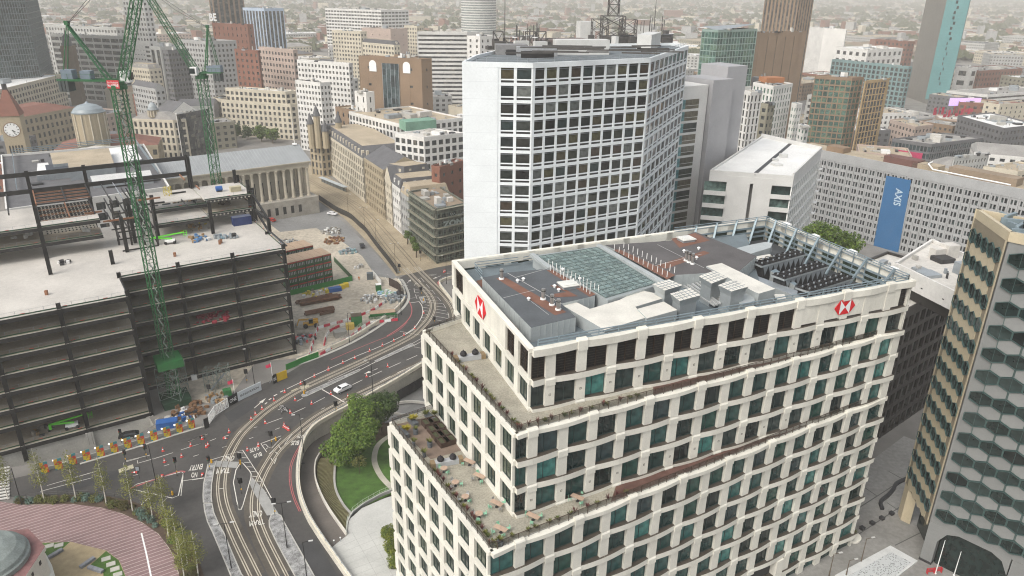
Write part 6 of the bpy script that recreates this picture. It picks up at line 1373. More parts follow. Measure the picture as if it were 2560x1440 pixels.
container('K', 770, 1080, 3.6, 2.6, 1.8, mat('grey store', (.22,.22,.2), .8), .5, 'grey shed inside the barrier loop'); container('K', 880, 1000, 2.4, 1.6, 1.8, mat('yellow store', (.5,.36,.08), .7), .35, 'yellow store beside the tall green container'); container('K', 1105, 440, 2.2, 1.6, 2.4, mat('guard grey', (.10,.12,.13), .5), .2, 'grey guard box at the site gate')
container('F', 1090, 740, 1.9, 1.6, 1.7, SGREEN, .5, 'green bin behind the black hoarding panel'); container('g', 1860, 400, 4.6, 2.2, 1.9, BLUEM, .35, 'blue covered skip behind the patterned panels', z=-.2)
# stacks of rusty steel sections
def steel_stack(k, p, q, n, label):
    a, b_ = G(*px(k, *p), .1), G(*px(k, *q), .1); t = thing('steel_stack', label, 'steel', a); s = perp((b_ - a).normalized())
    for i in range(n): q_ = MB(); o = s * ((i % 4) * .75) + V((0,0,(i // 4) * .7 + .35)); sh = (b_ - a) * random.uniform(-.06, .06); q_.bar(a + o + sh, b_ + o + sh, .5, .5); q_.build('steel_beam', mat('rusty section', (.13,.06,.03), .9, .3, 1, rnd=.3), t)
steel_stack('K', (330,745), (770,665), 8, 'large stack of rusty steel beams in the yard'); steel_stack('K', (390,850), (715,785), 4, 'small stack of dark steel beams near the telehandler'); steel_stack('K', (285,720), (690,630), 3, 'three long rusty beams behind the large stack')
steel_stack('K', (545,850), (705,815), 2, 'pair of red steel trestles beside the small stack')
for k, x, y, n, r, ms, lab in [('M',520,720,60,4.5,[WBAG,DUST,CONC],'grey and white rubble heap in the yard by the cabins'),('M',540,810,50,4.5,[WOOD,RUST,mat('rusty section', (.13,.06,.03), .9)],'heap of rusty offcuts beside the white rubble'),('M',680,920,40,3.5,[GREYM,mat('teal pipe', (.2,.32,.34), .5)],'bundles of grey scaffold fittings in the yard'),('K',1120,670,50,3.6,[WBAG,GREYM,DUST],'pile of grey bags and metal beside the barriers'),('A',60,600,40,3.0,[WBAG,mat('pale green kit', (.3,.45,.3), .7),mat('pale blue kit', (.3,.45,.55), .7)],'pale green and blue materials inside the yard gate'),('A',200,700,46,4.0,[mat('grey netting', (.18,.2,.2), .9),GREYM],'grey netting heap behind the dark hoarding'),('K',350,1120,46,3.5,[DUST,DARKM,WSIGN,GREYM],'mixed tools and fittings beside the steel frame corner'),('K',480,610,30,4.5,[WBAG,DUST,mat('yellow kit', (.5,.4,.03), .6)],'row of small stores under the green hoarding'),('K',970,310,14,2.0,[WBAG,CONC],'line of broken concrete in the open yard'),('F',560,960,60,4.2,[mat('brown spoil', (.16,.085,.04), .95, .3, 1)],'brown spoil heap beside the white lattice gate'),('F',460,1050,46,3.0,[WBAG,WBAG,DARKM,BLUEM],'white and blue sheeted materials by the road corner'),('F',160,1150,20,2.0,[DUST,CONC],'grey gravel mound behind the blue skip'),('F',930,790,26,2.6,[WOOD,GREYM,DUST],'loose boards behind the black hoarding panel'),('M',100,830,30,4,[WBAG,GREYM,DUST],'scrap heap behind the rear cabins')]:
    bagpile('material_pile', lab, G(*px(k, x, y), .03), n, r, ms, 1.1)
# dark pit beside the barriers
b = MB(); b.flat(gp('B', [(720,470),(850,390),(1100,355),(1210,360),(1060,440),(840,520)], .04)); struct(b, 'pit', mat('dark spoil', (.05,.048,.05), .95, .3, .6))
# red and white barriers with mesh panels
RB1 = mat('barrier red', (.50,.03,.06), .5, .1, 1); 
def barrier_mesh(m):
    b = MB(); b.add([V((-1,-.22,0)), V((1,-.22,0)), V((1,.22,0)), V((-1,.22,0)), V((-.97,-.1,.8)), V((.97,-.1,.8)), V((.97,.1,.8)), V((-.97,.1,.8))], [(0,1,5,4), (1,2,6,5), (2,3,7,6), (3,0,4,7), (4,5,6,7)], 0)
    for x in (-.96, 0, .96): b.box(V((x, 0, .8)), .05, .05, 1.2, 0, 1)
    for z in (1.25, 1.65, 2.0): b.par((-.96, -.02, z), (1.92,0,0), (0,.04,0), (0,0,.04), 1)
    return b.mesh('barrier', [m, mat('pale mesh', (.55,.5,.44), .6)])
BME = [barrier_mesh(RB1), barrier_mesh(WHITE)]
for li, (k, pts, nm) in enumerate([('K', [(415,1335),(470,1130),(520,995),(600,975),(830,915),(1010,850),(1140,795),(1275,700)], 'outer line along the open yard'), ('K', [(585,1190),(610,1090),(650,1030),(740,985),(830,950)], 'inner loop round the grey shed'), ('K', [(545,1300),(690,1210),(790,1155),(880,1105),(1000,1000),(1110,935),(1250,925),(1420,905)], 'curved line beside the road parapet')]):
    c = resample(gp(k, pts, .03), 2.1)
    for i, (a, b_) in enumerate(zip(c, c[1:])):
        o = put('barrier', BME[i % 2 if li != 1 else (i // 2) % 2], None, (a + b_) / 2, None, math.atan2((b_ - a).y, (b_ - a).x)); tag(o, '%s plastic barrier with mesh top in the %s' % ('red' if o.data is BME[0] else 'white', nm), 'barrier', 'barriers in the ' + nm)
# telehandler
c = G(*px('K', 440, 975), .03); t = thing('telehandler', 'yellow telehandler parked beside the steel frame', 'telehandler', c); yw = .25; ax = V((math.cos(yw), math.sin(yw), 0)); ay = perp(ax); YEL = mat('plant yellow', (.55,.30,.02), .5, .1, 1)
b = MB(); b.box(c + V((0,0,.7)), 4.6, 1.5, .8, yw); b.box(c + ax * 1.4 + V((0,0,1.45)), 1.6, 1.5, .7, yw); b.build('chassis', YEL, t); b = MB(); b.box(c + ax * .1 - ay * .35 + V((0,0,1.45)), 1.3, .95, 1.3, yw); b.build('cab', mat('cab glass', (.02,.03,.03), .1), t)
b = MB(); b.bar(c + ax * 2.2 + ay * .4 + V((0,0,2.3)), c - ax * 3.6 + ay * .4 + V((0,0,2.5)), .4, .5); b.bar(c - ax * 3.5 + ay * .4 + V((0,0,2.5)), c - ax * 4.2 + ay * .4 + V((0,0,.6)), .3, .35); b.build('boom', YEL, t); b = MB(); b.box(c - ax * 4.5 + ay * .4 + V((0,0,.3)), .2, 1.6, .9, yw); b.build('fork_carriage', DARKM, t)
for s in (-1, 1):
    for q in (-1, 1): b = MB(); p = c + ax * s * 1.6 + ay * q * .95 + V((0,0,.7)); b.tube([p - ay * .22, p + ay * .22], .7, 12); b.build('wheel', TYRE, t)
# ---- hoardings along the road
def board(k, bl_, br_, tl, m, label, text=None, tm=None, name='hoarding_board', frac=(.14,.3,.72,.4)):
    a, b_ = G(*px(k, *bl_), .06), G(*px(k, *br_), .06); h = GY(*px(k, *tl), a.y).z; h = max(1.8, min(4.0, h)); t = thing(name, label, 'hoarding', a); d = (b_ - a); n_ = V((d.y, -d.x, 0)).normalized()
    if n_.y > 0: n_ = -n_
    q = MB(); q.par(a, d, -n_ * .15, V((0,0,h))); q.build('board', m, t)
    if text: q = MB(); text_into(q, text, a + d * frac[0] + n_ * .02 + V((0,0,h * frac[1])), d * frac[2], V((0,0,h * frac[3])), 0, .02); q.build('lettering', tm, t)
    q = MB()
    for s in (.05, .95): p = a + d * s - n_ * .2; q.bar(p + V((0,0,h * .8)), p - n_ * 1.2, .1, .1)
    q.build('brace', GREYM, t); return t
BLK = mat('board black', (.012,.012,.013), .5)
board('F', (1110,905), (1243,830), (1090,775), BLK, 'black hoarding board with white lettering next to the lattice gate', 'ONE', WHITE); board('F', (1248,825), (1580,662), (1238,705), mat('board white', (.62,.66,.68), .6, .05, 1), 'long white hoarding board lettered with a single word', 'INNOVATION', BLK, frac=(.1,.38,.78,.24))
board('F', (1748,582), (1805,548), (1738,462), BLK, 'small black sign board next to the yellow board', 'ONE', WHITE); board('F', (1808,545), (1950,487), (1800,432), mat('board yellow', (.65,.42,.01), .6, .06, 1), 'plain yellow hoarding board beside the kerb'); board('F', (765,1222), (828,1190), (722,1090), BLK, 'black box shaped board at the end of the kerb')
def lattice_gate(k, a, b_, tl, label):
    a, b_ = G(*px(k, *a), .06), G(*px(k, *b_), .06); h = max(2.0, min(3.6, GY(*px(k, *tl), a.y).z)); d = b_ - a; t = thing('lattice_gate', label, 'gate', a); q = MB(); up = V((0,0,1))
    for zz in (.05, h): q.bar(a + up * zz, b_ + up * zz, .14, .14)
    n = 4
    for i in range(n + 1): q.bar(a + d * i / n, a + d * i / n + up * h, .12, .12)
    q.build('frame', WHITE, t); q = MB()
    for i in range(n): q.bar(a + d * i / n, a + d * (i + 1) / n + up * h, .06, .06); q.bar(a + d * (i + 1) / n, a + d * i / n + up * h, .06, .06)
    q.build('brace', WHITE, t); q = MB()
    for i in range(30): q.bar(a + d * i / 30 + up * .1, a + d * i / 30 + up * (h - .05), .025, .025)
    q.build('mesh', WHITE, t, 'stuff')
lattice_gate('F', (910,1030), (1105,905), (890,905), 'white lattice gate leaf next to the black hoarding board'); lattice_gate('F', (828,1150), (908,1032), (800,1030), 'white lattice gate leaf angled towards the kerb end')
FLAGR = mat('flag red', (.5,.03,.08), .7, .1, 1)
for k, b_, tp_, lab in (('F', (1192,720), (1160,505), 'red flag on a white pole behind the long white board'), ('F', (1748,580), (1708,270), 'red flag on a white pole beside the small black sign')):
    a = G(*px(k, *b_), .06); h = GY(*px(k, *tp_), a.y).z; t = thing('flag', lab, 'flag', a); q = MB(); q.cyl(a, .06, h, 6); q.build('pole', WHITE, t); q = MB(); P_ = [V((a.x - i * .3, a.y + .12 * math.sin(i * 1.7), h - .15 - i * .14)) for i in range(6)]; q.strip(P_, [p - V((0,0,1.1 - .04 * i)) for i, p in enumerate(P_)]); q.build('cloth', FLAGR, t)
# coloured geometric panels along the barrier
COLS = [mat('print ' + n, c, .6) for n, c in (('amber', (.62,.33,.02)), ('red', (.50,.05,.03)), ('olive', (.28,.30,.03)), ('teal', (.06,.24,.25)), ('yellow', (.62,.47,.03)))]
def art_mesh():
    b = MB(); b.par((-.95, 0, 0), (1.9,0,0), (0,.1,0), (0,0,2.5), 3)
    for pts, m in [([(-.95,1.3),(-.95,2.5),(0,2.5),(-.2,1.8)], 0), ([(0,2.5),(.95,2.5),(.95,1.9),(.1,2.0)], 3), ([(-.95,1.3),(-.2,1.8),(.95,2.1),(.95,1.3),(0,1.0)], 1), ([(-.95,1.3),(0,1.0),(-.5,.3),(-.95,.4)], 4), ([(0,1.0),(.95,1.3),(.6,.4),(-.2,.5)], 0), ([(-.5,.3),(-.2,.5),(.6,.4),(.4,0),(-.4,0)], 4), ([(.6,.4),(.95,1.3),(.95,0),(.4,0)], 1), ([(-.4,1.45),(0,1.65),(.3,1.35),(-.1,1.1)], 2), ([(-.1,.85),(.3,.95),(.2,.55)], 2)]: b.add([V((x, -.01 - .002 * m, z)) for x, z in pts], [tuple(range(len(pts)))], m)
    return b.mesh('art_panel', COLS)
ART = art_mesh(); pd = [(80,1060),(285,1008),(490,938),(695,878),(895,820),(1095,762),(1290,698),(1480,643),(1670,588),(1860,538),(2040,473),(2215,413)]
pp = [G(*px('g', x, y), .1) for x, y in pd]; words_ = ['first', 'second', 'third', 'fourth', 'fifth', 'sixth', 'seventh', 'eighth', 'ninth', 'tenth', 'eleventh', 'twelfth']
for i, p in enumerate(pp):
    d = pp[min(i+1, 11)] - pp[max(i-1, 0)]; tag(put('art_panel', ART, None, p, None, math.atan2(d.y, d.x), (.78, 1, 1.1)), 'amber, red and teal patterned panel, %s along the kerb from the footbridge' % words_[i], 'panel', 'patterned panels along the kerb')
for i in range(11):
    p = pp[i].lerp(pp[i+1], .5) + V((0, 1.0, 0)); d = pp[i+1] - pp[i]; t = thing('barrier_lamp', 'white bulkhead lamp on a post between the %s and %s patterned panels' % (words_[i], words_[i+1]), 'lamp', p, 'lamps between the patterned panels'); q = MB(); q.box(p, .1, .1, 1.9); q.build('post', GREYM, t); q = MB(); q.lathe(p + V((0,0,1.9)), [(.02,0),(.2,.1),(.2,.25),(.02,.36)], 8)
    lm = MT.get('lamp glow')
    if not lm: lm = bpy.data.materials.new('lamp glow'); lm.use_nodes = True; lm.node_tree.nodes['Principled BSDF'].inputs['Emission Color'].default_value = (1, .95, .85, 1); lm.node_tree.nodes['Principled BSDF'].inputs['Emission Strength'].default_value = 1.6; MT['lamp glow'] = lm
    q.build('lamp', lm, t)
q = MB(); q.sweep([p + V((0, 1.2, 0)) for p in pp], .25, .8); one(q, 'barrier_wall', 'low grey barrier wall behind the patterned panels', 'barrier', CONC, pp[0])
# ------------------------------------------------------------------ cars
def car(c, yaw, m, label, L=4.4, W=1.8, H=1.45, kind='hatch'):
    t = thing('car', label, 'car', c); M_ = Matrix.Rotation(yaw, 3, 'Z')
    def T_(p): return c + M_ @ V(p)
    prof = {'hatch': [(-.5,.32),(-.5,.62),(-.44,.72),(-.30,.76),(-.17,1.0),(.12,1.0),(.33,.95),(.47,.72),(.5,.6),(.5,.32)], 'van': [(-.5,.3),(-.5,.6),(-.46,.68),(-.36,.72),(-.28,1.0),(.48,1.0),(.5,.7),(.5,.3)]}[kind]
    b = MB(); n = len(prof); rings = []
    for s in (-1, -.86, .86, 1):
        rings.append([T_((x * L, s * W/2 * (1 if z < .78 else .82), (z if abs(s) < .9 or z < .78 else z - .04) * H)) for x, z in prof])
    for A_, B_ in zip(rings, rings[1:]): b.strip(A_, B_)
    b.add(rings[0], [tuple(range(n))]); b.add(rings[-1], [tuple(range(n))]); b.strip([rings[0][0], rings[1][0], rings[2][0], rings[3][0]], [rings[0][-1], rings[1][-1], rings[2][-1], rings[3][-1]]); b.build('body', m, t)
    gl_ = mat('car glass', (.012,.015,.018), .08); b = MB(); e = .02
    i0 = 3; a0, a1 = prof[i0], prof[i0+1]
    def pt(x, z, y, o=0): return T_((x * L, y * W/2, z * H + o))
    b.add([pt(lerp(a0[0],a1[0],.12)-.004, lerp(a0[1],a1[1],.12), -.78, .02), pt(lerp(a0[0],a1[0],.12)-.004, lerp(a0[1],a1[1],.12), .78, .02), pt(lerp(a0[0],a1[0],.9)-.004, lerp(a0[1],a1[1],.9), .72, .02), pt(lerp(a0[0],a1[0],.9)-.004, lerp(a0[1],a1[1],.9), -.72, .02)], [(0,1,2,3)]); b.build('windscreen', gl_, t)
    if kind == 'hatch':
        b = MB(); b.add([pt(.35,.935,-.7,.02), pt(.35,.935,.7,.02), pt(.455,.76,.76,.02), pt(.455,.76,-.76,.02)], [(0,1,2,3)]); b.build('rear_window', gl_, t)
    for s in (-1, 1):
        b = MB(); y = s * .905
        for x0, x1, x2, x3 in ((-.235,-.05,-.05,-.155), (-.03,.15,.14,-.03), (.17,.34,.28,.16)): b.add([pt(x0,.79,s*1.003), pt(x1,.79,s*1.003), pt(x2,.94,s*.86), pt(x3,.94,s*.86)], [(0,1,2,3)])
        b.build('side_window', gl_, t)
        for x in (-.31, .3):
            b = MB(); p0, p1 = T_((x * L, s * (W/2 - .2), .33)), T_((x * L, s * (W/2 + .01), .33)); b.tube([p0, p1], .33, 12); w_ = b.build('wheel', TYRE, t); b = MB(); b.tube([p1, T_((x * L, s * (W/2 + .03), .33))], .2, 10); b.build('rim', GREYM, w_)
        b = MB(); b.add([pt(-.502,.52,s*.9), pt(-.502,.52,s*.55), pt(-.49,.64,s*.55), pt(-.47,.66,s*.93)], [(0,1,2,3)]); b.build('headlight', WHITE, t)
    return t
PAINT = lambda n, c: mat('paint ' + n, c, .25, .04, 1)
a, b_ = G(*px('C', 1800, 455), .06), G(*px('C', 2070, 330), .06); d = (a - b_); car((a + b_) / 2 + V((0,.6,0)), math.atan2(d.y, d.x) + math.pi, PAINT('white', (.72,.72,.72)), 'white hatchback driving past the traffic island', 4.5, 1.95, 1.65)
car(G(*px('M', 525, 550), .06), .7 - .9 + 3.0, PAINT('white', (.72,.72,.72)), 'white estate car parked inside the black fence', 4.7, 1.9, 1.6); car(G(*px('M', 823, 872), .06), 1.9, PAINT('black', (.02,.02,.022)), 'black car on the grey site road', 4.3, 1.8, 1.5); car(G(*px('I', 1440, 565), .06), -.75, PAINT('red', (.45,.04,.03)), 'red car parked behind the steel frame corner', 4.4, 1.8, 1.6)
car(G(*px('g', 1300, 545), .06), .35, PAINT('black', (.02,.02,.022)), 'black car behind the patterned panels', 4.3, 1.8, 1.5)
# a site worker in orange
wp = G(*px('K', 980, 455), .03)
def person(c, h, top, legs, label, skin=(.4,.25,.18)):
    t = thing('person', label, 'person', c); k = h / 1.75; b = MB()
    rings = []
    def ring(z, rx, ry, cx=0): return [c + V((cx + math.cos(i * math.pi / 4) * rx, math.sin(i * math.pi / 4) * ry, z)) for i in range(8)]
    pr = [(.0,.05,.12,0),(.08,.06,.10,0),(.45,.075,.08,0),(.85,.10,.10,0)]
    for s in (-.11, .11):
        R_ = [ring(z * k, rx, ry, s) for z, rx, ry, _ in pr]
        for A_, B_ in zip(R_, R_[1:]): b.add(A_ + B_, [(i, (i+1) % 8, 8 + (i+1) % 8, 8 + i) for i in range(8)], 1)
    R_ = [ring(z * k, rx, ry) for z, rx, ry in ((.82,.19,.12),(1.0,.17,.11),(1.25,.21,.13),(1.42,.20,.11),(1.5,.07,.07))]
    for A_, B_ in zip(R_, R_[1:]): b.add(A_ + B_, [(i, (i+1) % 8, 8 + (i+1) % 8, 8 + i) for i in range(8)], 0)
    for s in (-1, 1): b.tube([c + V((s*.21,0,1.4*k)), c + V((s*.27,.02,1.12*k)), c + V((s*.26,-.1,.86*k))], .06, 6, 0, .045)
    b.lathe(c + V((0,0,1.5*k)), [(.06,0),(.09,.06),(.1,.14),(.08,.22),(.02,.26)], 8, 2); b.build('body', [mat('cloth ' + label[:9], top, .8), mat('trouser ' + label[:9], legs, .8), mat('skin', skin, .6)], t)
    b = MB(); b.lathe(c + V((0,0,1.64*k)), [(.13,0),(.12,.06),(.02,.14)], 8); b.build('helmet', WHITE, t)
person(wp, 1.78, (.6,.2,.03), (.5,.18,.04), 'site worker in orange overalls and white helmet standing in the yard')
# ------------------------------------------------------------------ cones
b = MB(); b.box(V((0,0,0)), .46, .46, .07, 0, 0); b.cyl(V((0,0,.07)), .19, .27, 10, 0, .145); b.cyl(V((0,0,.34)), .145, .24, 10, 1, .10); b.cyl(V((0,0,.58)), .10, .3, 10, 0, .04)
CONE = b.mesh('traffic_cone', [mat('cone red', (.60,.06,.05), .5), WHITE]); ci = 0
cones = [('C',x,y) for x,y in [(85,1055),(447,845),(515,765),(625,675),(675,905),(820,535),(995,400),(1165,530),(1435,590),(1480,145),(1255,260),(1750,430),(2028,480),(1085,735),(987,945),(1060,1020),(565,1275),(385,1350),(1707,40)]] + [('B',x,y) for x,y in [(10,1180),(270,1065),(485,985),(750,850),(980,755),(1185,670),(1370,565),(1560,445),(1075,1130),(697,1310)]] + [('g',x,y) for x,y in [(1790,745),(2062,830),(2420,690),(2447,665),(2195,670),(1815,905),(2362,570)]] + [('A',x,y) for x,y in [(795,985),(1195,170),(1220,155)]]
GRPS = {'C': 'red and white cone standing about the open junction', 'B': 'red and white cone in the line along the solid white lane edge', 'g': 'red and white cone in the lane beside the patterned panels', 'A': 'red and white cone at the far side of the road bend'}
for k, x, y in cones: tag(put('traffic_cone', CONE, None, G(*px(k, x, y), .07), None, random.random() * 3, (1.25, 1.25, 1.25)), GRPS[k], 'cone', 'cones: ' + GRPS[k][19:])
for k, x, y, lab in [('g',1412,1050,'red cone knocked flat beside the black sign'),('g',1780,1095,'red cone knocked flat on the red line'),('g',2365,1075,'red cone knocked flat by the give way line'),('F',1030,1355,'red disc of a fallen cone on a lane dash')]:
    o = put('traffic_cone', CONE, None, G(*px(k, x, y), .25), None, 0, (1.25, 1.25, 1.25)); o.rotation_euler = (1.45, 0, random.random() * 6); tag(o, lab, 'cone')
# ------------------------------------------------------------------ lamp posts and signals
PBLK = mat('post black', (.012,.012,.013), .5)
def lamp_post(k, base, top, label, arms=1, side=1, m=PBLK, dirv=None, hmax=12):
    a = G(*px(k, *base), .06); h = min(hmax, GY(*px(k, *top), a.y).z); t = thing('street_lamp', label, 'street lamp', a); q = MB(); q.cyl(a, .12, 1.2, 8); q.tube([a + V((0,0,1.2)), a + V((0,0,h))], .085, 6, 0, .06); q.build('post', m, t)
    dv = dirv or V((1, .25, 0)).normalized()
    for s in ((side,) if arms == 1 else (-1, 1)): q = MB(); q.bar(a + V((0,0,h - .05)), a + dv * s * 1.3 + V((0,0,h + .02)), .08, .08); q.build('arm', m, t); q = MB(); q.bar(a + dv * s * 1.0 + V((0,0,h + .05)), a + dv * s * 1.75 + V((0,0,h + .05)), .28, .12); q.build('lamp_head', mat('lamp head', (.5,.5,.48), .4), t)
lamp_post('g', (1697,1240), (1578,665), 'tall black lamp post on the kerbed corner by the birches', 1, -1); lamp_post('E', (632,1035), (515,315), 'double armed black lamp post on the long speckled island nearer the birches', 2); lamp_post('o', (718,1370), (703,1258), 'double armed black lamp post on the speckled island by the slip path', 2); lamp_post('o', (768,1452), (756,1356), 'black lamp post at the frame bottom on the speckled island', 1)
lamp_post('C', (1308,1395), (1232,762), 'black lamp post on the curved parapet above the slip path', 1, -1); lamp_post('o', (933,989), (927,900), 'black lamp post on the parapet behind the white car', 1, -1); lamp_post('B', (388,705), (345,170), 'black lamp post among the barriers by the road parapet', 1, 1); lamp_post('A', (345,1020), (325,440), 'black lamp post inside the road bend', 1, 1); lamp_post('F', (1475,570), (1400,70), 'black lamp post behind the long white board', 1, -1)
SBR = mat('post bronze', (.10,.075,.05), .5)
for i, (b_, tp_) in enumerate([((685,550),(670,345)), ((850,705),(835,475)), ((963,840),(950,600)), ((1155,1090),(1145,835))]): lamp_post('M', b_, tp_, 'slim bronze lamp post on the tram street, %s from the classical hall' % ['first', 'second', 'third', 'fourth'][i], 2 if i else 1, 1, SBR)
lamp_post('M', (1665,1240), (1660,955), 'dark lamp post on the corner below the graffiti covered block', 1, -1)
for i, (b_, tp_) in enumerate([((180,1440),(215,1305)), ((378,1355),(420,1210)), ((285,1440),(325,1345))]): lamp_post('X', b_, tp_, 'bronze lamp post in the square, %s from the bank wall' % ['first', 'last', 'second'][i], 1, 1, SBR, hmax=7)
def signal(k, base, top, label, board_=True, blank=False):
    a = G(*px(k, *base), .08); h = max(2.6, min(5.0, GY(*px(k, *top), a.y).z)); t = thing('traffic_signal', label, 'traffic signal', a); q = MB(); q.cyl(a, .06, h - .3, 6); q.build('post', PBLK, t); q = MB(); q.box(a + V((0,0,h - 1.25)), .42, .34, 1.1, .4); q.build('head', PBLK, t)
    if board_: q = MB(); q.box(a + V((0,.22,h - 1.4)), .95 if blank else .7, .04, 1.35, .1); q.build('backing_board', PBLK, t)
    if not blank:
        for i, cm in enumerate(((.35,.02,.02), (.35,.2,.02), (.02,.25,.1))): q = MB(); q.cyl(a + V((-.05,-.2,h - .45 - i * .33)), .11, .05, 8); q.build('lens', mat('lens%d' % i, cm, .3), t)
    q = MB(); q.box(a + V((.12,-.05,1.0)), .2, .15, .3); q.build('push_button', mat('button yellow', (.6,.35,.02), .5), t)
for k, b_, tp_, lab, bk in [('C',(1328,430),(1325,215),'traffic signal on the tip of the narrow kerb island',0),('C',(780,1265),(760,1040),'dark square signal on the small painted island by the bus lettering',1),('D',(320,550),(280,295),'traffic signal at the head of the tram apron',0),('D',(875,510),(845,250),'dark square signal at the top of the leaf shaped island',1),('D',(890,965),(850,695),'dark square signal in the middle of the leaf shaped island',1),('D',(1495,1360),(1460,1060),'dark square signal at the nose of the speckled island',1),('g',(1995,1100),(1970,840),'traffic signal on the corner of the red lined island',0),('g',(1250,915),(1195,730),'traffic signal beside the kerb of the patterned panels',0),('g',(1550,850),(1515,650),'pair of signal heads by the tall black lamp post',0),('C',(1835,730),(1840,550),'dark signal on the parapet against the big tree',1),('F',(835,790),(800,590),'covered dark signal post behind the lattice gate',1),('F',(1368,570),(1350,370),'covered dark signal post behind the long white board',1),('g',(1190,625),(1130,430),'signal post with a bar top near the basement wall',0),('A',(742,640),(738,460),'signal on the yellow bollard island in the bend',1),('A',(1005,1200),(995,1100),'dark signal at the stop line by the bank terrace',1),('M',(1405,1010),(1400,905),'signal post at the mouth of the tram street',1),('M',(1195,1130),(1190,1040),'signal post beside the end of the black fence',1)]: signal(k, b_, tp_, lab, True, bool(bk))
for k, x, y, lab in [('D',355,415,'yellow bollard at the tram apron corner'),('D',870,425,'yellow bollard at the top of the leaf shaped island'),('C',1310,425,'yellow bollard on the narrow kerb island'),('J',2125,280,'yellow bollard at the red lined corner'),('A',790,740,'yellow bollard on the small island in the bend'),('C',850,1185,'amber post on the small painted island')]:
    a = G(*px(k, x, y), .1); q = MB(); q.lathe(a, [(.2,0),(.22,.1),(.2,.8),(.16,.95),(.02,1.0)], 10); one(q, 'bollard', lab, 'bollard', mat('bollard yellow', (.62,.34,.01), .5), a)
# direction sign on two posts
a = G(*px('g', 1450, 1150), .08); t = thing('road_sign', 'black and white framed road sign near the birches', 'sign', a); q = MB(); q.cyl(a, .05, 3, 6); q.build('post', PBLK, t); q = MB(); q.box(a + V((0,-.05,2.2)), 1.0, .06, 1.1, .15); q.build('plate', PBLK, t); q = MB(); q.box(a + V((0,-.1,2.25)), .7, .03, .95, .15); q.build('face', mat('sign pale', (.3,.33,.36), .5), t)
# hire bicycles lying on the carriageway
def bicycle(c, yaw, label):
    t = thing('bicycle', label, 'bicycle', c, 'bicycles left on the carriageway'); ax = V((math.cos(yaw), math.sin(yaw), 0))
    for s in (-.52, .52):
        q = MB(); P_ = [c + ax * (s + .33 * math.cos(i * .5236)) + V((0,0,.34 + .33 * math.sin(i * .5236))) for i in range(13)]; q.tube(P_, .03, 4); q.build('wheel', TYRE, t)
    q = MB(); A_ = c + ax * -.52 + V((0,0,.34)); B_ = c + ax * .52 + V((0,0,.34)); C_ = c + ax * -.2 + V((0,0,.85)); D_ = c + ax * .4 + V((0,0,.85)); E_ = c + V((0,0,.32))
    for p, r_ in ((A_, C_), (C_, D_), (D_, B_), (E_, C_), (E_, D_), (A_, E_)): q.tube([p, r_], .03, 4)
    q.build('frame', WHITE, t); q = MB(); q.tube([D_ + perp(ax) * .28 + V((0,0,.15)), D_ - perp(ax) * .28 + V((0,0,.15))], .03, 4); q.build('handlebar', DARKM, t); q = MB(); q.box(C_ + V((0,0,.05)), .25, .14, .07, yaw); q.build('saddle', DARKM, t)
for i, (x, y) in enumerate([(945,660),(990,700),(950,740),(1020,720)]): bicycle(G(*px('C', x, y), .07), i * .9, '%s of the pale bicycles grouped on the carriageway, counted from the site side' % ['first', 'second', 'third', 'last'][i])
for i in range(5): 
    p = G(*px('C', 975 + i * 22, 965 + i * 13), .07); tag(put('traffic_cone', CONE, None, p, None, i, (1.1, 1.1, 1.0)), 'red and white cone in the tight row of five by the bus lettering', 'cone', 'five cones in a tight row')
# things in the square at the lower right
for i, (x, y) in enumerate([(385,1150),(447,1118),(507,1088),(567,1058)]):
    a = G(*px('X', x, y), .06); q = MB(); q.box(a, .8, .8, .5, .5); q.box(a + V((0,0,.5)), .9, .9, .08, .5); one(q, 'seat_block', 'dark cube seat in the square, %s from the bank corner' % ['first', 'second', 'third', 'last'][i], 'seat', DARKM, a)
bp = smooth(gp('X', [(510,1030),(500,985),(545,945),(580,905),(600,870),(690,830)], .06)); q = MB(); q.sweep(bp, .7, .5); one(q, 'curved_bench', 'long black zigzag bench between the bank and the hexagon building', 'bench', DARKM, bp[0])
a = G(*px('X', 320, 1205), .06); t = thing('round_planter', 'white rimmed planter with greenery at the bank corner', 'planter', a); q = MB(); q.cyl(a, 1.6, .6, 20, 0, 1.7); q.build('rim', STONE, t); q = tuft(a + V((0,0,.5)), 1.2, 1.6, 90, .07); q.build('foliage', PLANT, t)
q = MB(); P_ = gp('X', [(215,1440),(560,1255),(730,1350),(560,1480)], .12); q.prism([(p.x, p.y) for p in P_], .02, .3, 0, 1); t = thing('pebble_slab', 'pale slab speckled like pebbles in the square', 'slab', P_[0]); q.build('border', [mat('slab border', (.55,.56,.55), .8), mat('slab border', (.55,.56,.55), .8)], t)
def pebble_mat():
    m = bpy.data.materials.new('dark pebbles'); m.use_nodes = True; N = m.node_tree.nodes; b_ = N['Principled BSDF']; b_.inputs['Roughness'].default_value = .8; tc = N.new('ShaderNodeTexCoord'); vo = N.new('ShaderNodeTexVoronoi'); vo.inputs['Scale'].default_value = 2.2; mp = N.new('ShaderNodeMapping'); mp.inputs['Scale'].default_value = (1, 2.4, 1); m.node_tree.links.new(tc.outputs['Object'], mp.inputs[0]); m.node_tree.links.new(mp.outputs[0], vo.inputs[0]); cr = N.new('ShaderNodeValToRGB'); cr.color_ramp.elements[0].position = .25; cr.color_ramp.elements[0].color = (.06,.06,.06,1); cr.color_ramp.elements[1].position = .34; cr.color_ramp.elements[1].color = (.48,.5,.5,1); m.node_tree.links.new(vo.outputs['Distance'], cr.inputs[0]); m.node_tree.links.new(cr.outputs[0], b_.inputs['Base Color']); return m
q = MB(); q.flat(gp('X', [(300,1440),(565,1290),(690,1355),(560,1470)], .32)); q.build('pebble_bed', pebble_mat(), t)
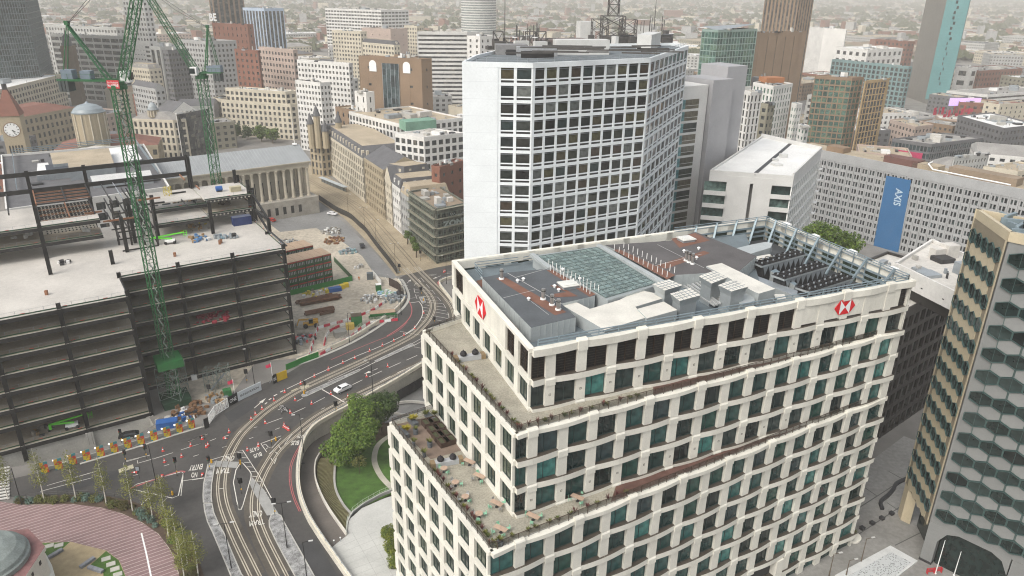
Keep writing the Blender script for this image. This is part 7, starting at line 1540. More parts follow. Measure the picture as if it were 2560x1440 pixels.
for b_, tp_, lab in [((840,1425),(890,1220),'white flagpole by the red barrier nearer the bank'), ((955,1437),(998,1290),'white flagpole closer to the hexagon building')]:
    a = G(*px('X', *b_), .06); h = GY(*px('X', *tp_), a.y).z; q = MB(); q.tube([a, a + V((0,0,h))], .09, 8, 0, .05); q.cyl(a, .2, .15, 8); one(q, 'flagpole', lab, 'flagpole', WHITE, a)
a = G(*px('X', 830, 1420), .06); q = MB()
for zz in (.2, .55, .9): q.bar(a + V((-1.4,0,zz)), a + V((1.4,.4,zz)), .08, .16)
for s in (-1.4, 0, 1.4): q.box(a + V((s, s * .15, 0)), .1, .5, 1.1)
one(q, 'red_barrier', 'red slatted barrier at the foot of the flagpoles', 'barrier', mat('signal red', (.5,.03,.04), .5), a)
# garden: railing, dark fence under the parapet, oval planter, bollard lamps
RG = resample([GG(*p, .2) for p in [(866,1338),(868,1310),(880,1288),(910,1268),(955,1246),(1010,1228)]], 1.4); RG = [V((p.x, p.y, max(p.z, .05))) for p in RG]; t = thing('garden_railing', 'pale green railing round the edge of the lawn', 'railing', RG[0]); q = MB()
for zz in (.5, 1.05): q.tube([p + V((0,0,zz)) for p in RG], .035, 4)
q.build('rail', mat('rail green grey', (.42,.46,.38), .5), t)
for p in RG: q = MB(); q.box(p, .06, .06, 1.1); q.build('post', mat('rail green grey', (.42,.46,.38), .5), t)
q = MB(); q.sweep([p - V((0,0,.6)) for p in RG], .3, .75); q.build('kerb_wall', PALE, t)
panel_fence([GG(994,1003), GG(1030,982), GG(1066,960), GG(1085,948)], 3.0, DARKM, 'dark_fence', 'dark slatted fence under the road parapet beside the bank', 'fence', 1.1)
oc = GG(1027, 1022, -.2); q = MB(); P_ = [oc + V((math.cos(i * .3142) * 6.0, math.sin(i * .3142) * 3.4, 0)) for i in range(21)]; q.sweep(P_, .45, .7); one(q, 'oval_planter', 'oval concrete planter in the lower yard beside the bank', 'planter', CONC, oc)
for i, (x, y) in enumerate([(2275,555),(2378,510)]): a = G(*px('E', x, y + 90), .05); q = MB(); q.cyl(a, .06, .9, 8, 0); q.lathe(a + V((0,0,.9)), [(.16,0),(.16,.12),(.02,.18)], 10, 1); one(q, 'bollard_lamp', 'white capped bollard lamp at the end of the slip path, %s the parapet' % ['next to', 'away from'][i], 'bollard', [GREYM, WHITE], a)
# ------------------------------------------------------------------ trees and shrubs
LEAF = leafmat('broad leaf', (.034,.075,.011), (.135,.20,.028)); LEAFD = leafmat('dark leaf', (.016,.036,.008), (.055,.09,.018)); BIRCH = leafmat('birch leaf', (.09,.10,.018), (.22,.225,.05)); LEAFY = leafmat('pale leaf', (.06,.075,.018), (.15,.15,.04)); BLUELF = leafmat('blue green leaf', (.06,.11,.085), (.14,.20,.16)); OLIVE = leafmat('olive leaf', (.045,.042,.012), (.115,.10,.03))
BARK = mat('bark', (.10,.075,.05), .95, .3, 3); WBARK = mat('birch bark', (.55,.53,.47), .9, .35, 4)
def leaves(mb, blobs, n, size, shell=.55):
    tot = sum(r[0] * r[1] * r[2] for _, r in blobs)
    for c, r in blobs:
        k = int(n * r[0] * r[1] * r[2] / tot)
        lob = [V((random.gauss(0,1), random.gauss(0,1), random.gauss(0,1))).normalized() for _ in range(7)]
        for _ in range(k):
            d = V((random.gauss(0,1), random.gauss(0,1), random.gauss(0,1))).normalized(); bump_ = .72 + .3 * max(0, max(d.dot(l) for l in lob)) ** 4
            q = (shell + (1 - shell) * random.random() ** .5) * bump_; p = c + V((d.x * r[0] * q, d.y * r[1] * q, d.z * r[2] * q))
            x = V((random.gauss(0,1), random.gauss(0,1), random.gauss(0,.6))).normalized(); y = x.cross(d + V((0,0,.6))).normalized(); s = size * random.uniform(.6, 1.3)
            mb.add([p - x * s - y * s * .5, p + x * s * .2 - y * s * .7, p + x * s + y * s * .2, p - x * s * .1 + y * s * .7], [(0,1,2,3)])
    return mb
def tree(label, base, cz, r, n, size, m=LEAF, name='tree', group=None, blobs=None, tr=.28, h=None):
    t = thing(name, label, 'tree', base, group); c = V((base.x, base.y, cz)); b = MB(); b.tube([base, base.lerp(c, .6) + V((.15,.1,0)), c], tr, 7, 0, tr * .5)
    for i in range(5): a = i * 1.256; b.tube([base.lerp(c, .55 + .08 * i), c + V((math.cos(a) * r[0] * .55, math.sin(a) * r[1] * .55, r[2] * .25))], tr * .4, 5, 0, tr * .12)
    b.build('trunk', BARK, t)
    if blobs is None: blobs = [(c, (r[0] * .85, r[1] * .85, r[2] * .85))] + [(c + V((math.cos(i * 1.1) * r[0] * random.uniform(.45, .8), math.sin(i * 1.1) * r[1] * random.uniform(.45, .8), random.uniform(-.5, .55) * r[2])), (r[0] * .45, r[1] * .45, r[2] * .42)) for i in range(9)]
    leaves(MBc := MB(), blobs, n, size); MBc.build('crown', m, t); return t
def tree_at(label, x, y, z, r, n, size, m=LEAF, ground=0.0, group=None, name='tree'):
    """z is the height of the crown's middle, seen at pixel x, y"""
    c = G(x, y, z); return tree(label, V((c.x, c.y, ground)), z, r, n, size, m, name, group)
tree_at('large green tree in the sunken garden beside the road parapet', 876, 1100, 3.2, (6.8,6.6,6.2), 13000, .26, LEAF, -4.0); tree_at('dark round tree behind the large one by the bank wall', 950, 1020, 3.0, (4.6,4.6,4.8), 6000, .26, LEAFD, -5.5); tree_at('mid green tree between the large and the dark tree', 905, 1030, 3.4, (5.0,5.0,4.6), 5500, .26, LEAF, -5.0)
tree('thin pale sapling on the lawn', GG(898, 1185), GG(898, 1185).z + 3.2, (1.8,1.8,1.7), 420, .16, LEAFY, tr=.06)
def shrub(label, c, r, n, size, m, cat='shrub', group=None):
    t = thing('shrub', label, cat, c, group); b = MB(); leaves(b, [(c + V((0,0,r[2] * .6)), r)], n, size, .3); b.build('foliage', m, t); b = MB()
    for i in range(4): b.tube([c, c + V((math.cos(i * 1.6) * r[0] * .5, math.sin(i * 1.6) * r[1] * .5, r[2]))], .04, 4)
    b.build('stem', BARK, t)
for i, (x, y) in enumerate([(968,1340),(978,1375),(990,1410)]): shrub('yellow green shrub bed by the bank wall, %s from the lawn' % ['first', 'second', 'third'][i], G(x, y, .05), (1.8,2.2,1.5), 1300, .16, leafmat('lime leaf', (.07,.10,.015), (.20,.22,.03)))
for i, (x, y, z, r) in enumerate([(2045,585,13,4.6),(2080,602,13,5.4),(2115,618,12,4.6)]):
    c = GY(x, y, 205); tree('leafy tree over the bank roof edge, %s from the white flats' % ['first', 'second', 'third'][i], V((c.x, c.y, 0)), c.z, (r, r, r * 1.1), 3200, .32, LEAF)
for i, (x, y, z) in enumerate([(1018,585,4.5),(1032,600,4.5),(1040,617,4.5)]): tree_at('slim street tree below the graffiti covered block, %s from the hall' % ['first', 'second', 'third'][i], x, y, z, (1.6,1.6,2.4), 700, .22, LEAF)
# birches along the plaza edge
bb = [(111.7,1255,81,1113),(191,1253,163,1127),(266,1260,246,1146),(332,1278,308,1160),(382,1300,370,1205),(409,1271,398,1190),(422,1345,408,1240),(470,1420,452,1310),(446,1388,430,1270),(496,1440,475,1330),(20,1248,0,1130),(462,1455,450,1350)]
for i, (x, y, tx, ty) in enumerate(bb):
    a = G(x, y, .1); h = max(8, min(13, GY(tx, ty, a.y).z)); t = thing('birch_tree', 'slim white stemmed birch at the plaza edge, %s from the footbridge end' % (words_ + ['last'])[i], 'birch', a, 'birches along the plaza edge'); b = MB(); b.tube([a, a + V((.2,.1,h * .5)), a + V((.1,.3,h))], .13, 6, 0, .03)
    for k in range(9): z = h * (.35 + .06 * k); an = k * 2.4; b.tube([a + V((.15,.1,z)), a + V((math.cos(an) * 1.1, math.sin(an) * 1.1, z + .9))], .035, 4, 0, .01)
    b.build('trunk', WBARK, t); b = MB(); leaves(b, [(a + V((.1,.2,h * .45)), (2.2,2.2,h * .2)), (a + V((.1,.2,h * .68)), (1.9,1.9,h * .25)), (a + V((.1,.3,h * .88)), (1.0,1.0,h * .15))], 1000, .125, .05); b.build('crown', BIRCH, t)
random.seed(21); k = 0
for i in range(46):
    u = (i + random.random()) / 46; p = bo[int(u * (len(bo) - 1))].lerp(bi[int(u * (len(bi) - 1))], random.uniform(.25, .8)); m, nm = random.choice([(OLIVE, 'olive'), (LEAFY, 'bright green'), (OLIVE, 'olive'), (LEAF, 'dark green'), (BLUELF, 'blue green')]); r_ = random.uniform(.7, 1.5)
    shrub('%s low shrub in the curved bed under the birches' % nm, p, (r_, r_, r_ * .8), int(150 + 130 * r_), .15, m, 'shrub', '%s shrubs in the curved birch bed' % nm)
fr = resample(smooth([p + V((0,0,0)) for p in PL(BEDo[:9], .1)]), 2.0); t = thing('bed_fence', 'thin dark railing along the road side of the birch bed', 'railing', fr[0]); b = MB()
for zz in (.5, .95): b.tube([p + V((0,0,zz)) for p in fr], .03, 4)
b.build('rail', DARKM, t)
for p in fr: b = MB(); b.box(p, .05, .05, 1.0); b.build('post', DARKM, t)
# ------------------------------------------------------------------ domed memorial and its garden, lower left
GRAV = mat('tan gravel', (.34,.27,.16), .95, .18, .8)
def jp(pts, z, name, m): b = MB(); b.flat(gp('J', pts, z)); return struct(b, name, m)
jp([(480,872),(870,858),(1310,968),(1470,1090),(1550,1290),(1580,1440),(500,1440),(480,1200)], .10, 'memorial_garden', GRAV); jp([(485,878),(865,858),(760,950),(620,1050),(560,1040)], .12, 'lawn', GRASS); jp([(1305,972),(1460,1085),(1545,1290),(1560,1440),(1290,1440),(1270,1240),(1080,1175)], .12, 'lawn', GRASS)
for x, y in [(1305,1070),(1365,1135),(1415,1195),(1450,1262),(725,905),(605,912)]: c = G(*px('J', x, y), .12); b = MB(); b.box(c, 1.5, 1.1, .1, .5); struct(b, 'stepping_slab', mat('pale slab', (.42,.41,.36), .9))
for i, (p, q) in enumerate([((990,1190),(1165,1068)), ((1090,1182),(1270,1240)), ((590,1075),(775,965))]):
    a, c = gp('J', [p, q], .12); L_ = (c - a).length; t = thing('stone_bench', 'grey stone bench of the memorial garden, %s' % ['short arm beside the lawn', 'long arm beside the lawn', 'alone near the dome'][i], 'bench', a)
    for k in range(3): b = MB(); b.bar(a.lerp(c, k / 3 + .01) + V((0,0,.3)), a.lerp(c, (k + 1) / 3 - .01) + V((0,0,.3)), .7, .5); b.build('block', mat('grey bench stone', (.22,.23,.25), .8, .1, 1), t)
hm = G(-46, 1404, 9.0); hm.z = 0; t = thing('domed_memorial', 'domed stone memorial with plum parapet at the lower left', 'memorial', hm)
def octo(r, z): return [hm + V((math.cos(math.pi/8 + i * math.pi/4 + .12) * r, math.sin(math.pi/8 + i * math.pi/4 + .12) * r, z)) for i in range(8)]
b = MB(); b.prism([(p.x, p.y) for p in octo(8.8, 0)], 0, 7.6); b.build('wall', STONE, t); b = MB(); b.prism([(p.x, p.y) for p in octo(9.1, 0)], 7.6, 8.4, 0, 1); b.build('parapet', [STONE, mat('plum coping', (.20,.10,.095), .9, .25, 1)], t); b = MB(); b.lathe(hm + V((0,0,8.4)), [(7.0,0),(7.0,.8),(6.7,1.0),(6.5,1.6),(5.4,2.6),(3.6,3.4),(1.6,3.85),(.05,3.95)], 40); b.build('dome', mat('weathered lead', (.22,.25,.235), .7, .35, .35, fine=.6), t, smooth=True)
for i in range(8):
    A_, B_ = octo(8.8, 0)[i], octo(8.8, 0)[(i+1) % 8]
    for s in (.3, .7): p = A_.lerp(B_, s); d, n_ = outward(A_, B_, hm); b = MB(); b.par(p - d * .3 + n_ * .02 + V((0,0,6.3)), d * .6, n_ * .05, V((0,0,.8))); b.build('window', BLACK, t)
w1 = gp('J', [(560,1150),(640,1300),(680,1440)], 0); b = MB(); b.sweep(w1, 1.0, 2.6); one(b, 'garden_wall', 'cream stone wall running down from the domed memorial', 'wall', STONE, w1[0])
st = thing('footbridge_steps', 'pale striped steps at the left edge above the plaza', 'steps', G(0, 1230, 0))
for i in range(11): a, c = G(-30, 1176 + i * 7.6, .2 + .02 * i), G(24, 1168 + i * 7.6, .2 + .02 * i); b = MB(); b.bar(a, c, .38, .25); b.build('step', mat('pale step', (.55,.54,.5), .8), st)
b = MB(); a = G(55, 1262, .1); b.tube([a, a + V((0,0,9))], .1, 6, 0, .07); b.box(a + V((0,0,4.2)), .1, .1, .1); one(b, 'black_mast', 'thin black mast at the left end of the birch bed', 'mast', PBLK, a)
# ------------------------------------------------------------------ classical hall
TS = mat('limestone', (.50,.455,.365), .85, .18, .2); e0 = V((-93.5, 333.3, 0)); td = V((-.805, -.594, 0)); tn = V((-.594, .805, 0)); TH = thing('classical_hall', 'classical temple hall with a colonnade and a grey ribbed roof', 'hall', e0)
TL, TWd = 62.0, 25.0
b = MB(); b.par(e0 + td * -2 - tn * 3, td * (TL + 2), tn * (TWd + 6), V((0,0,8))); b.build('podium', mat('rusticated stone', (.34,.315,.27), .9, .25, .35), TH)
b = MB(); b.par(e0 + td * 6 + tn * 3.2, td * (TL - 6), tn * (TWd - 6.4), V((0,0,22))); b.build('cella_wall', mat('cella stone', (.36,.33,.27), .9, .15, .2), TH)
for i in range(17):
    for s in ((0,) if i else (0, .167, .333, .5, .667, .833, 1)):
        p = e0 + td * (1 + i * 3.6) + tn * (.8 + s * (TWd - 1.6)) + V((0,0,8)); b = MB(); b.box(p, 1.7, 1.7, .4); b.cyl(p + V((0,0,.4)), .72, 11.6, 14, 0, .6); b.cyl(p + V((0,0,12)), .7, 1.0, 10, 0, .95); b.box(p + V((0,0,13)), 1.9, 1.9, .4); b.build('column', TS, TH)
    if i: p = e0 + td * (2.8 + i * 3.6) + tn * 3.15; b = MB(); b.par(p + V((0,0,10)), td * 1.3, tn * -.08, V((0,0,6))); b.build('window', BLACK, TH); b = MB(); b.par(p - tn * 6.2 + V((0,0,2)), td * 1.4, tn * -.06, V((0,0,3.4))); b.build('window', BLACK, TH)
for z, o, h_ in ((21.4, 0, 1.6), (23.0, .5, .7), (23.7, 1.0, .5)): b = MB(); b.par(e0 + td * -o - tn * o + V((0,0,z)), td * (TL + o), tn * (TWd + 2 * o), V((0,0,h_))); b.build('entablature', TS, TH)
LEAD = mat('lead roof', (.27,.285,.29), .6, .12, .25); up = V((0,0,24.2)); rA, rB = e0 - td * .8 + tn * TWd/2 + V((0,0,29.5)), e0 + td * TL + tn * TWd/2 + V((0,0,29.5)); b = MB(); b.add([e0 - td * .8 - tn * .8 + up, e0 + td * TL - tn * .8 + up, rB, rA], [(0,1,2,3)]); b.add([e0 - td * .8 + tn * (TWd + .8) + up, e0 + td * TL + tn * (TWd + .8) + up, rB, rA], [(0,1,2,3)]); b.build('roof', LEAD, TH)
for i in range(44): s = -.6 + i * 1.42; b = MB(); b.bar(e0 + td * s - tn * .8 + up, rA.lerp(rB, (s + .8) / (TL + .8)), .12, .12); b.build('roof_rib', mat('lead rib', (.36,.375,.38), .6), TH)
b = MB(); b.add([e0 - td * .8 - tn * .8 + up, e0 - td * .8 + tn * (TWd + .8) + up, rA], [(0,1,2)]); b.build('pediment', TS, TH); b = MB(); b.tube([rA + td * 2, rA + td * 2 + V((0,0,11))], .12, 6, 0, .06); b.box(rA + td * 2, 2, 2, .5, .3); b.build('flagpole', WHITE, TH)
# tram stop shelter on the street
a, c = gp('M', [(390,225),(640,330)], 0); t = thing('tram_shelter', 'long flat roofed tram shelter on the tan street', 'shelter', a); d = (c - a); b = MB(); b.par(a + V((0,0,2.7)), d, perp(d.normalized()) * 2.4, V((0,0,.25))); b.build('roof', mat('shelter roof', (.42,.46,.48), .5), t)
for i in range(9): p = a + d * (i / 8) + perp(d.normalized()) * 1.6; b = MB(); b.box(p, .15, .15, 2.7); b.build('post', DARKM, t)
b = MB(); b.par(a + perp(d.normalized()) * 1.8, d * .95, perp(d.normalized()) * .06, V((0,0,2.3))); b.build('glass_screen', mat('screen glass', (.16,.19,.19), .1), t)
# ------------------------------------------------------------------ white framed roof beside the steel frame (left)
zq = 31.0; q4 = [G(*px('H', x, y), zq) for x, y in ((60,750), (1700,520), (1440,90), (10,200))]
t = bld('white_rim_office', 'office with white roof rim and sunken plant well behind the steel frame', q4, zq, 'white', 'dark', 4, 4, .3, .3, .3, par=1.2, plant=0, nf=2, cat='office building')
for pts, z, m in (([(500,170),(1085,120),(1150,295),(690,345),(680,270),(530,285)], 34.5, ROOFS['tan']), ([(375,275),(480,265),(520,380),(365,400)], 32.5, ROOFS['white']), ([(1080,125),(1330,90),(1420,230),(1150,290)], 31.6, ROOFS['white']), ([(900,400),(1500,340),(1530,420),(930,470)], 32.6, PNL), ([(450,290),(680,270),(690,345),(470,370)], 33.4, mat('dark well', (.035,.045,.06), .7))):
    P_ = gp('H', pts, z); b = MB(); b.prism([(p.x, p.y) for p in P_], zq - .4, z, 0, 1); b.build('roof_plant', [GREYM, m], t)
for s, e_ in (((130,190),(180,580)), ((130,190),(1350,65)), ((1350,65),(1590,400))):
    for zz in (32.0, 32.7, 33.4): b = MB(); b.bar(G(*px('H', *s), 31) + V((0,0,zz - 31)), G(*px('H', *e_), 31) + V((0,0,zz - 31)), .12, .3); b.build('screen_rail', RAILB, t)
# ------------------------------------------------------------------ the city behind
USED = []
def reg(pts): c = sum(pts, V((0,0,0))) / len(pts); USED.append((c.x, c.y, max((p - c).length for p in pts) * .8))
def WY(name, label, P_, Q_, z, depth, wall, roof, **kw):
    p, q = G(*P_, z), G(*Q_, z); p.z = q.z = 0; n_ = perp((q - p).normalized()); n_ = n_ if n_.dot(p + q) > 0 else -n_
    pts = [p, q, q + n_ * depth, p + n_ * depth]; reg(pts); return bld(name, label, pts, z, wall, roof, nf=4, **kw)
def BY(name, label, A, B_, C_, Y, wall='cream', roof='grey', **kw):
    p, z = quad3(A, B_, C_, Y); reg(p); bld(name, label, p, z, wall, roof, **kw); return p, z
GGL = glass('green tower glass', [(.05,.11,.09), (.08,.16,.13), (.035,.075,.065), (.10,.17,.12)], .08, 3.1); DGL = glass('dark tower glass', [(.03,.05,.055), (.05,.075,.08), (.02,.03,.034), (.075,.10,.105)], .06, 3.3)
# towers
p = [GY(-140, 190, 500), GY(98, 172, 545), GY(131, 168, 600), GY(-60, 180, 620)]; reg(p); bld('glass_tower', 'dark glass tower filling the top left corner', p, 150, mat('tower fin', (.16,.20,.21), .4), 'dark', 1.6, 3.8, .14, .10, .25, plant=0, gl=DGL, cat='tower')
p, z = quad3((1758,47), (1797,68), (1897,50), Y=440); reg(p); bld('green_tower', 'green glass topped tower with a dipped roof beside the white slab tower', p, z - 1.5, mat('green mullion', (.22,.30,.27), .5), 'grey', 2.2, 3.6, .1, .14, .2, plant=1, gl=GGL, z0=z - 34, cat='tower', par=.2); c = sum(p, V((0,0,0))) / 4; bld('striped_tower_base', 'white and dark striped storeys under the green glass top', [c + (q - c) * 1.05 for q in p], z - 34.2, 'white', 'grey', 2.6, 30, .5, .06, .4, plant=0, cat='tower')
b = MB(); b.add([p[0] + V((0,0,z)), p[1] + V((0,0,z-2)), p[2] + V((0,0,z+1.5)), p[3] + V((0,0,z))], [(0,1,2), (0,2,3)]); one(b, 'swoop_roof', 'dipped metal roof edge of the green glass tower', 'roof', GREYM, p[1])
BY('brown_tower', 'brown brick tower with a yellow strip in front of the taller one', (1889,81), (1999,79), (2017,68), 520, 'brown', 'grey', bay=7, fl=60, pier=.92, band=.05, plant=2, cat='tower'); BY('tall_brown_tower', 'tall brown ribbed tower rising out of the frame top', (1915,-24), (2000,-22), (2040,-34), 640, 'brown', 'grey', bay=3.2, fl=90, pier=.5, band=.04, plant=0, cat='tower')
pl = [G(2268,226,6), G(2315,242,6), G(2368.5,250,6), G(2330,232,6)]; reg(pl); CYN = mat('cyan glass', (.12,.27,.275), .2, .1, .06); bld('cyan_tower', 'tall tower with one grey flank and one cyan glass flank at the right', pl, 150, mat('grey flank', (.19,.18,.16), .8, .08, .05), 'grey', 6, 150, .96, .02, .2, plant=0, cat='tower', nf=1)
d, n_ = outward(pl[1], pl[2], sum(pl, V((0,0,0))) / 4); b = MB(); L_ = (pl[2] - pl[1]).length; b.par(V((pl[1].x, pl[1].y, 4)) + n_ * .1, d * L_, n_ * .6, V((0,0,146)), 0)
for i in range(30): b.par(V((pl[1].x, pl[1].y, 18 + i * 4.4)) + n_ * .71 + d * L_ * (.42 if i % 3 else .5), d * L_ * (.10 if i > 8 else .05), n_ * .05, V((0,0,2.6)), 1)
for i in range(60): b.par(V((pl[1].x, pl[1].y, 5 + i * 2.4)) + n_ * .7, d * L_, n_ * .04, V((0,0,.12)), 2)
t = thing('cyan_facade', 'cyan glass flank with dark slots on the tall right hand tower', 'facade', pl[1]); b.build('panel', [CYN, DARKM, mat('cyan rib', (.08,.29,.30), .4)], t)
rc_ = G(1197, 100, 8); t = thing('round_tower', 'round white banded tower rising out of the frame top', 'tower', V((rc_.x, rc_.y, 0))); R_ = 39 / 1850 * rc_.y * 1.07; reg([rc_, rc_ + V((R_, 0, 0))]); b = MB(); b.cyl(V((rc_.x, rc_.y, 0)), R_ * .98, 130, 48); b.build('glazing', glass('rotunda glass', [(.16,.2,.19), (.22,.25,.24), (.12,.15,.15)], .1, 4.0), t)
for i in range(30): b = MB(); b.cyl(V((rc_.x, rc_.y, 10 + i * 4)), R_, 1.7, 48); b.build('floor_band', WALLS['white'], t)
# right hand blocks
BY('glazed_flats', 'brick and glass apartment block with a glazed crown', (2037,191), (2131,196), (2161,190), 440, 'brown', 'tan', bay=3.0, fl=3.4, pier=.2, band=.22, plant=2, gl=GGL, cat='flats'); BY('gold_flats', 'gold framed apartment block beside the glazed crown flats', (2163,204), (2219,198), (2224,193), 450, 'gold', 'tan', bay=3.4, fl=3.6, pier=.16, band=.16, plant=1, cat='flats')
BY('green_top_flats', 'white apartment block with a green glass crown and orange plant box', (1883,207), (1935,217), (1982,210), 385, 'white', 'brown', bay=2.6, fl=3.4, pier=.5, band=.3, plant=0, gl=GGL, cat='flats'); b = MB(); c = G(1928, 205, GY(1935, 217, 385).z); b.box(c, 11, 7, 2.6, .3); one(b, 'plant_box', 'orange brown plant box on the green topped flats', 'plant', mat('orange timber', (.32,.13,.05), .8), c)
BY('white_strip_flats', 'narrow white flats stepping down beside the green topped ones', (1979,259), (1992,262), (2007,253), 385, 'white', 'tan', bay=2.6, fl=3.4, plant=0, gl=GGL, cat='flats'); BY('white_low_flats', 'low white flats with green glazing beyond the white roofed block', (1996,312), (2012,318), (2024,310), 370, 'white', 'grey', bay=3, fl=3.3, plant=0, gl=GGL, cat='flats'); BY('stepped_flats', 'cream stepped flats directly beside the grey shaft tower', (1860,228), (1878,232), (1908,220), 330, 'white', 'tan', bay=2.4, fl=3.4, pier=.5, band=.2, plant=0, cat='flats'); BY('olive_flats', 'olive flats between the white strip blocks', (1903,252), (1920,262), (1938,255), 350, 'olive', 'grey', bay=3, fl=3.4, plant=0, cat='flats')
BY('panel_office', 'long grey office with patterned green panels before the cyan tower', (2080,149), (2272,168), (2285,150), 640, 'teal', 'grey', bay=4, fl=4, pier=.35, band=.3, plant=3, cat='office building'); BY('red_white_block', 'red and white apartment slab beyond the brown towers', (2020,78), (2076,70), (2118,74), 900, 'white', 'grey', bay=4, fl=4, plant=1, cat='flats')
BY('magenta_base_block', 'dark glazed block with a magenta wall and white roofs', (2236,322), (2330,362), (2470,300), 410, 'dgrey', 'grey', bay=2, fl=4, pier=.2, band=.25, plant=4, gl=DGL, cat='office building'); b = MB(); a = GY(2236, 362, 405); c = GY(2300, 392, 395); b.par(V((a.x, a.y - 2, 10)), V((c.x - a.x, c.y - a.y, 0)), V((0,.4,0)), V((0,0,9))); one(b, 'magenta_wall', 'magenta wall panel on the dark glazed block', 'wall', mat('magenta', (.42,.03,.10), .6), a)
BY('grid_window_office', 'cream office with a grid of square windows at the right edge', (2470,372), (2545,430), (2640,390), 330, 'cream', 'tan', bay=3.2, fl=3.6, pier=.4, band=.4, plant=1, cat='office building'); BY('side_slab', 'pale side wing with slot windows behind the banner office', (2385,395), (2470,385), (2480,355), 345, 'conc', 'tan', bay=2.2, fl=3.2, plant=2, cat='office building')
BY('white_roof_block', 'low block with clean white roof near the right edge', (2395,290), (2510,322), (2600,300), 430, 'dgrey', 'white', plant=1); BY('curved_mall', 'long pale banded shopping block at the right edge', (2372,205), (2470,238), (2640,215), 640, 'white', 'grey', bay=80, fl=3.2, pier=.02, band=.55, plant=3, cat='mall'); BY('cream_slots_block', 'cream block with a red roof storey at the right edge', (2462,250), (2500,262), (2600,255), 520, 'cream', 'red', bay=5, fl=3.4, pier=.7, plant=0); BY('grey_podium', 'wide grey flat roofed podium under the cyan tower', (2160,275), (2285,300), (2370,262), 560, 'grey', 'grey', bay=6, fl=6, plant=3, cat='podium'); BY('tan_parking', 'tan market building behind the glazed crown flats', (2225,300), (2290,318), (2340,285), 470, 'pinkish', 'tan', plant=2)
a = GY(2330, 296, 470); t = thing('roof_letters', 'row of red roof letter strokes standing on the low market building', 'sign', a); b = MB(); [b.par(a + V((34, 16, 0)) * (i / 16 + random.uniform(0, .02)) + V((0,0,random.choice([0, 0, 2]))), V((random.choice([.7, 1.6]), .4, 0)), V((0,.3,0)), V((0,0,random.choice([4.5, 2, 4.5])))) for i in range(16)]; b.build('lettering', mat('letter red', (.4,.03,.06), .6), t)
a = GY(2408, 250, 600); b = MB(); b.box(V((a.x, a.y - 3, a.z - 4)), 26, .6, 6, .1); t = thing('video_screen', 'bright violet video screen on the banded shopping block', 'screen', a); m = bpy.data.materials.new('violet screen'); m.use_nodes = True; m.node_tree.nodes['Principled BSDF'].inputs['Base Color'].default_value = (.4,.25,.6,1); m.node_tree.nodes['Principled BSDF'].inputs['Emission Color'].default_value = (.75,.55,1,1); m.node_tree.nodes['Principled BSDF'].inputs['Emission Strength'].default_value = .5; b.build('screen', m, t)
# centre
BY('white_hotel', 'white hotel slab with long window bands behind the white slab tower', (1042,80), (1168,81), (1206,66), 620, 'white', 'pale', bay=80, fl=3.3, pier=.02, band=.55, plant=3, cat='hotel'); BY('white_office_slab', 'large white and brick office slab on the skyline', (812,21), (952,26), (1021,17), 1000, 'white', 'grey', bay=5, fl=4, pier=.2, band=.5, plant=3, cat='office building'); BY('cream_grid_office', 'cream office with small square windows below the skyline slab', (829,76), (901,80), (916,68), 720, 'cream', 'pale', bay=3.6, fl=3.8, plant=2, cat='office building'); BY('pink_store', 'blank pinkish store block behind the brown clock fronted office', (904,70), (976,73), (1018,60), 760, 'pinkish', 'grey', bay=9, fl=9, pier=.9, band=.9, plant=2)
p, z = BY('brick_arch_office', 'brown brick office with two white arches and dark central glazing', (896,141), (1053,149), (1079,139), 440, 'brown', 'tan', bay=12, fl=9, pier=.86, band=.86, plant=4, cat='office building'); d, n_ = outward(p[0], p[1], sum(p, V((0,0,0))) / 4); L_ = (p[1] - p[0]).length; b = MB(); b.par(V((p[0].x, p[0].y, 4)) + d * L_ * .38 + n_ * .1, d * L_ * .26, n_ * .3, V((0,0,z - 7)), 0); [b.par(V((p[0].x, p[0].y, 4)) + d * L_ * (.38 + .065 * i) + n_ * .41, d * .25, n_ * .1, V((0,0,z - 7)), 1) for i in range(5)]; t = thing('central_glazing', 'dark glass strip in the middle of the brown arch office', 'glazing', p[0]); b.build('glass', [DGL, GREYM], t)
for s in (.23, .77): 
    t = thing('white_arch', 'white arched window on the brown office, %s the dark glazing' % ('left of' if s < .5 else 'right of'), 'window', p[0]); c = V((p[0].x, p[0].y, z - 8)) + d * L_ * s + n_ * .35; P_ = [c + d * -2.4, c + d * 2.4] + [c + d * 2.4 * math.cos(i * .3927) + V((0,0,4 + 2.4 * math.sin(i * .3927))) for i in range(9)]; b = MB(); b.flat(P_); b.build('pane', WHITE, t)
BY('ring_roof_office', 'pale office with broad tan ring roof left of the white slab tower', (872,280), (1000,312), (1158,265), 380, 'white', 'tan', bay=3.4, fl=3.6, pier=.35, band=.3, plant=4, cat='office building'); BY('green_roof_office', 'white framed office with a green copper mansard patch', (985,315), (1060,345), (1160,305), 330, 'white', 'pale', bay=3.6, fl=3.6, pier=.3, band=.35, plant=2, cat='office building'); b = MB(); a = G(1045, 322, GY(1060, 345, 330).z - 3); b.box(a, 16, 9, 4.5, .5); one(b, 'copper_mansard', 'green copper roof patch beside the white slab tower', 'roof', ROOFS['copper'], a)
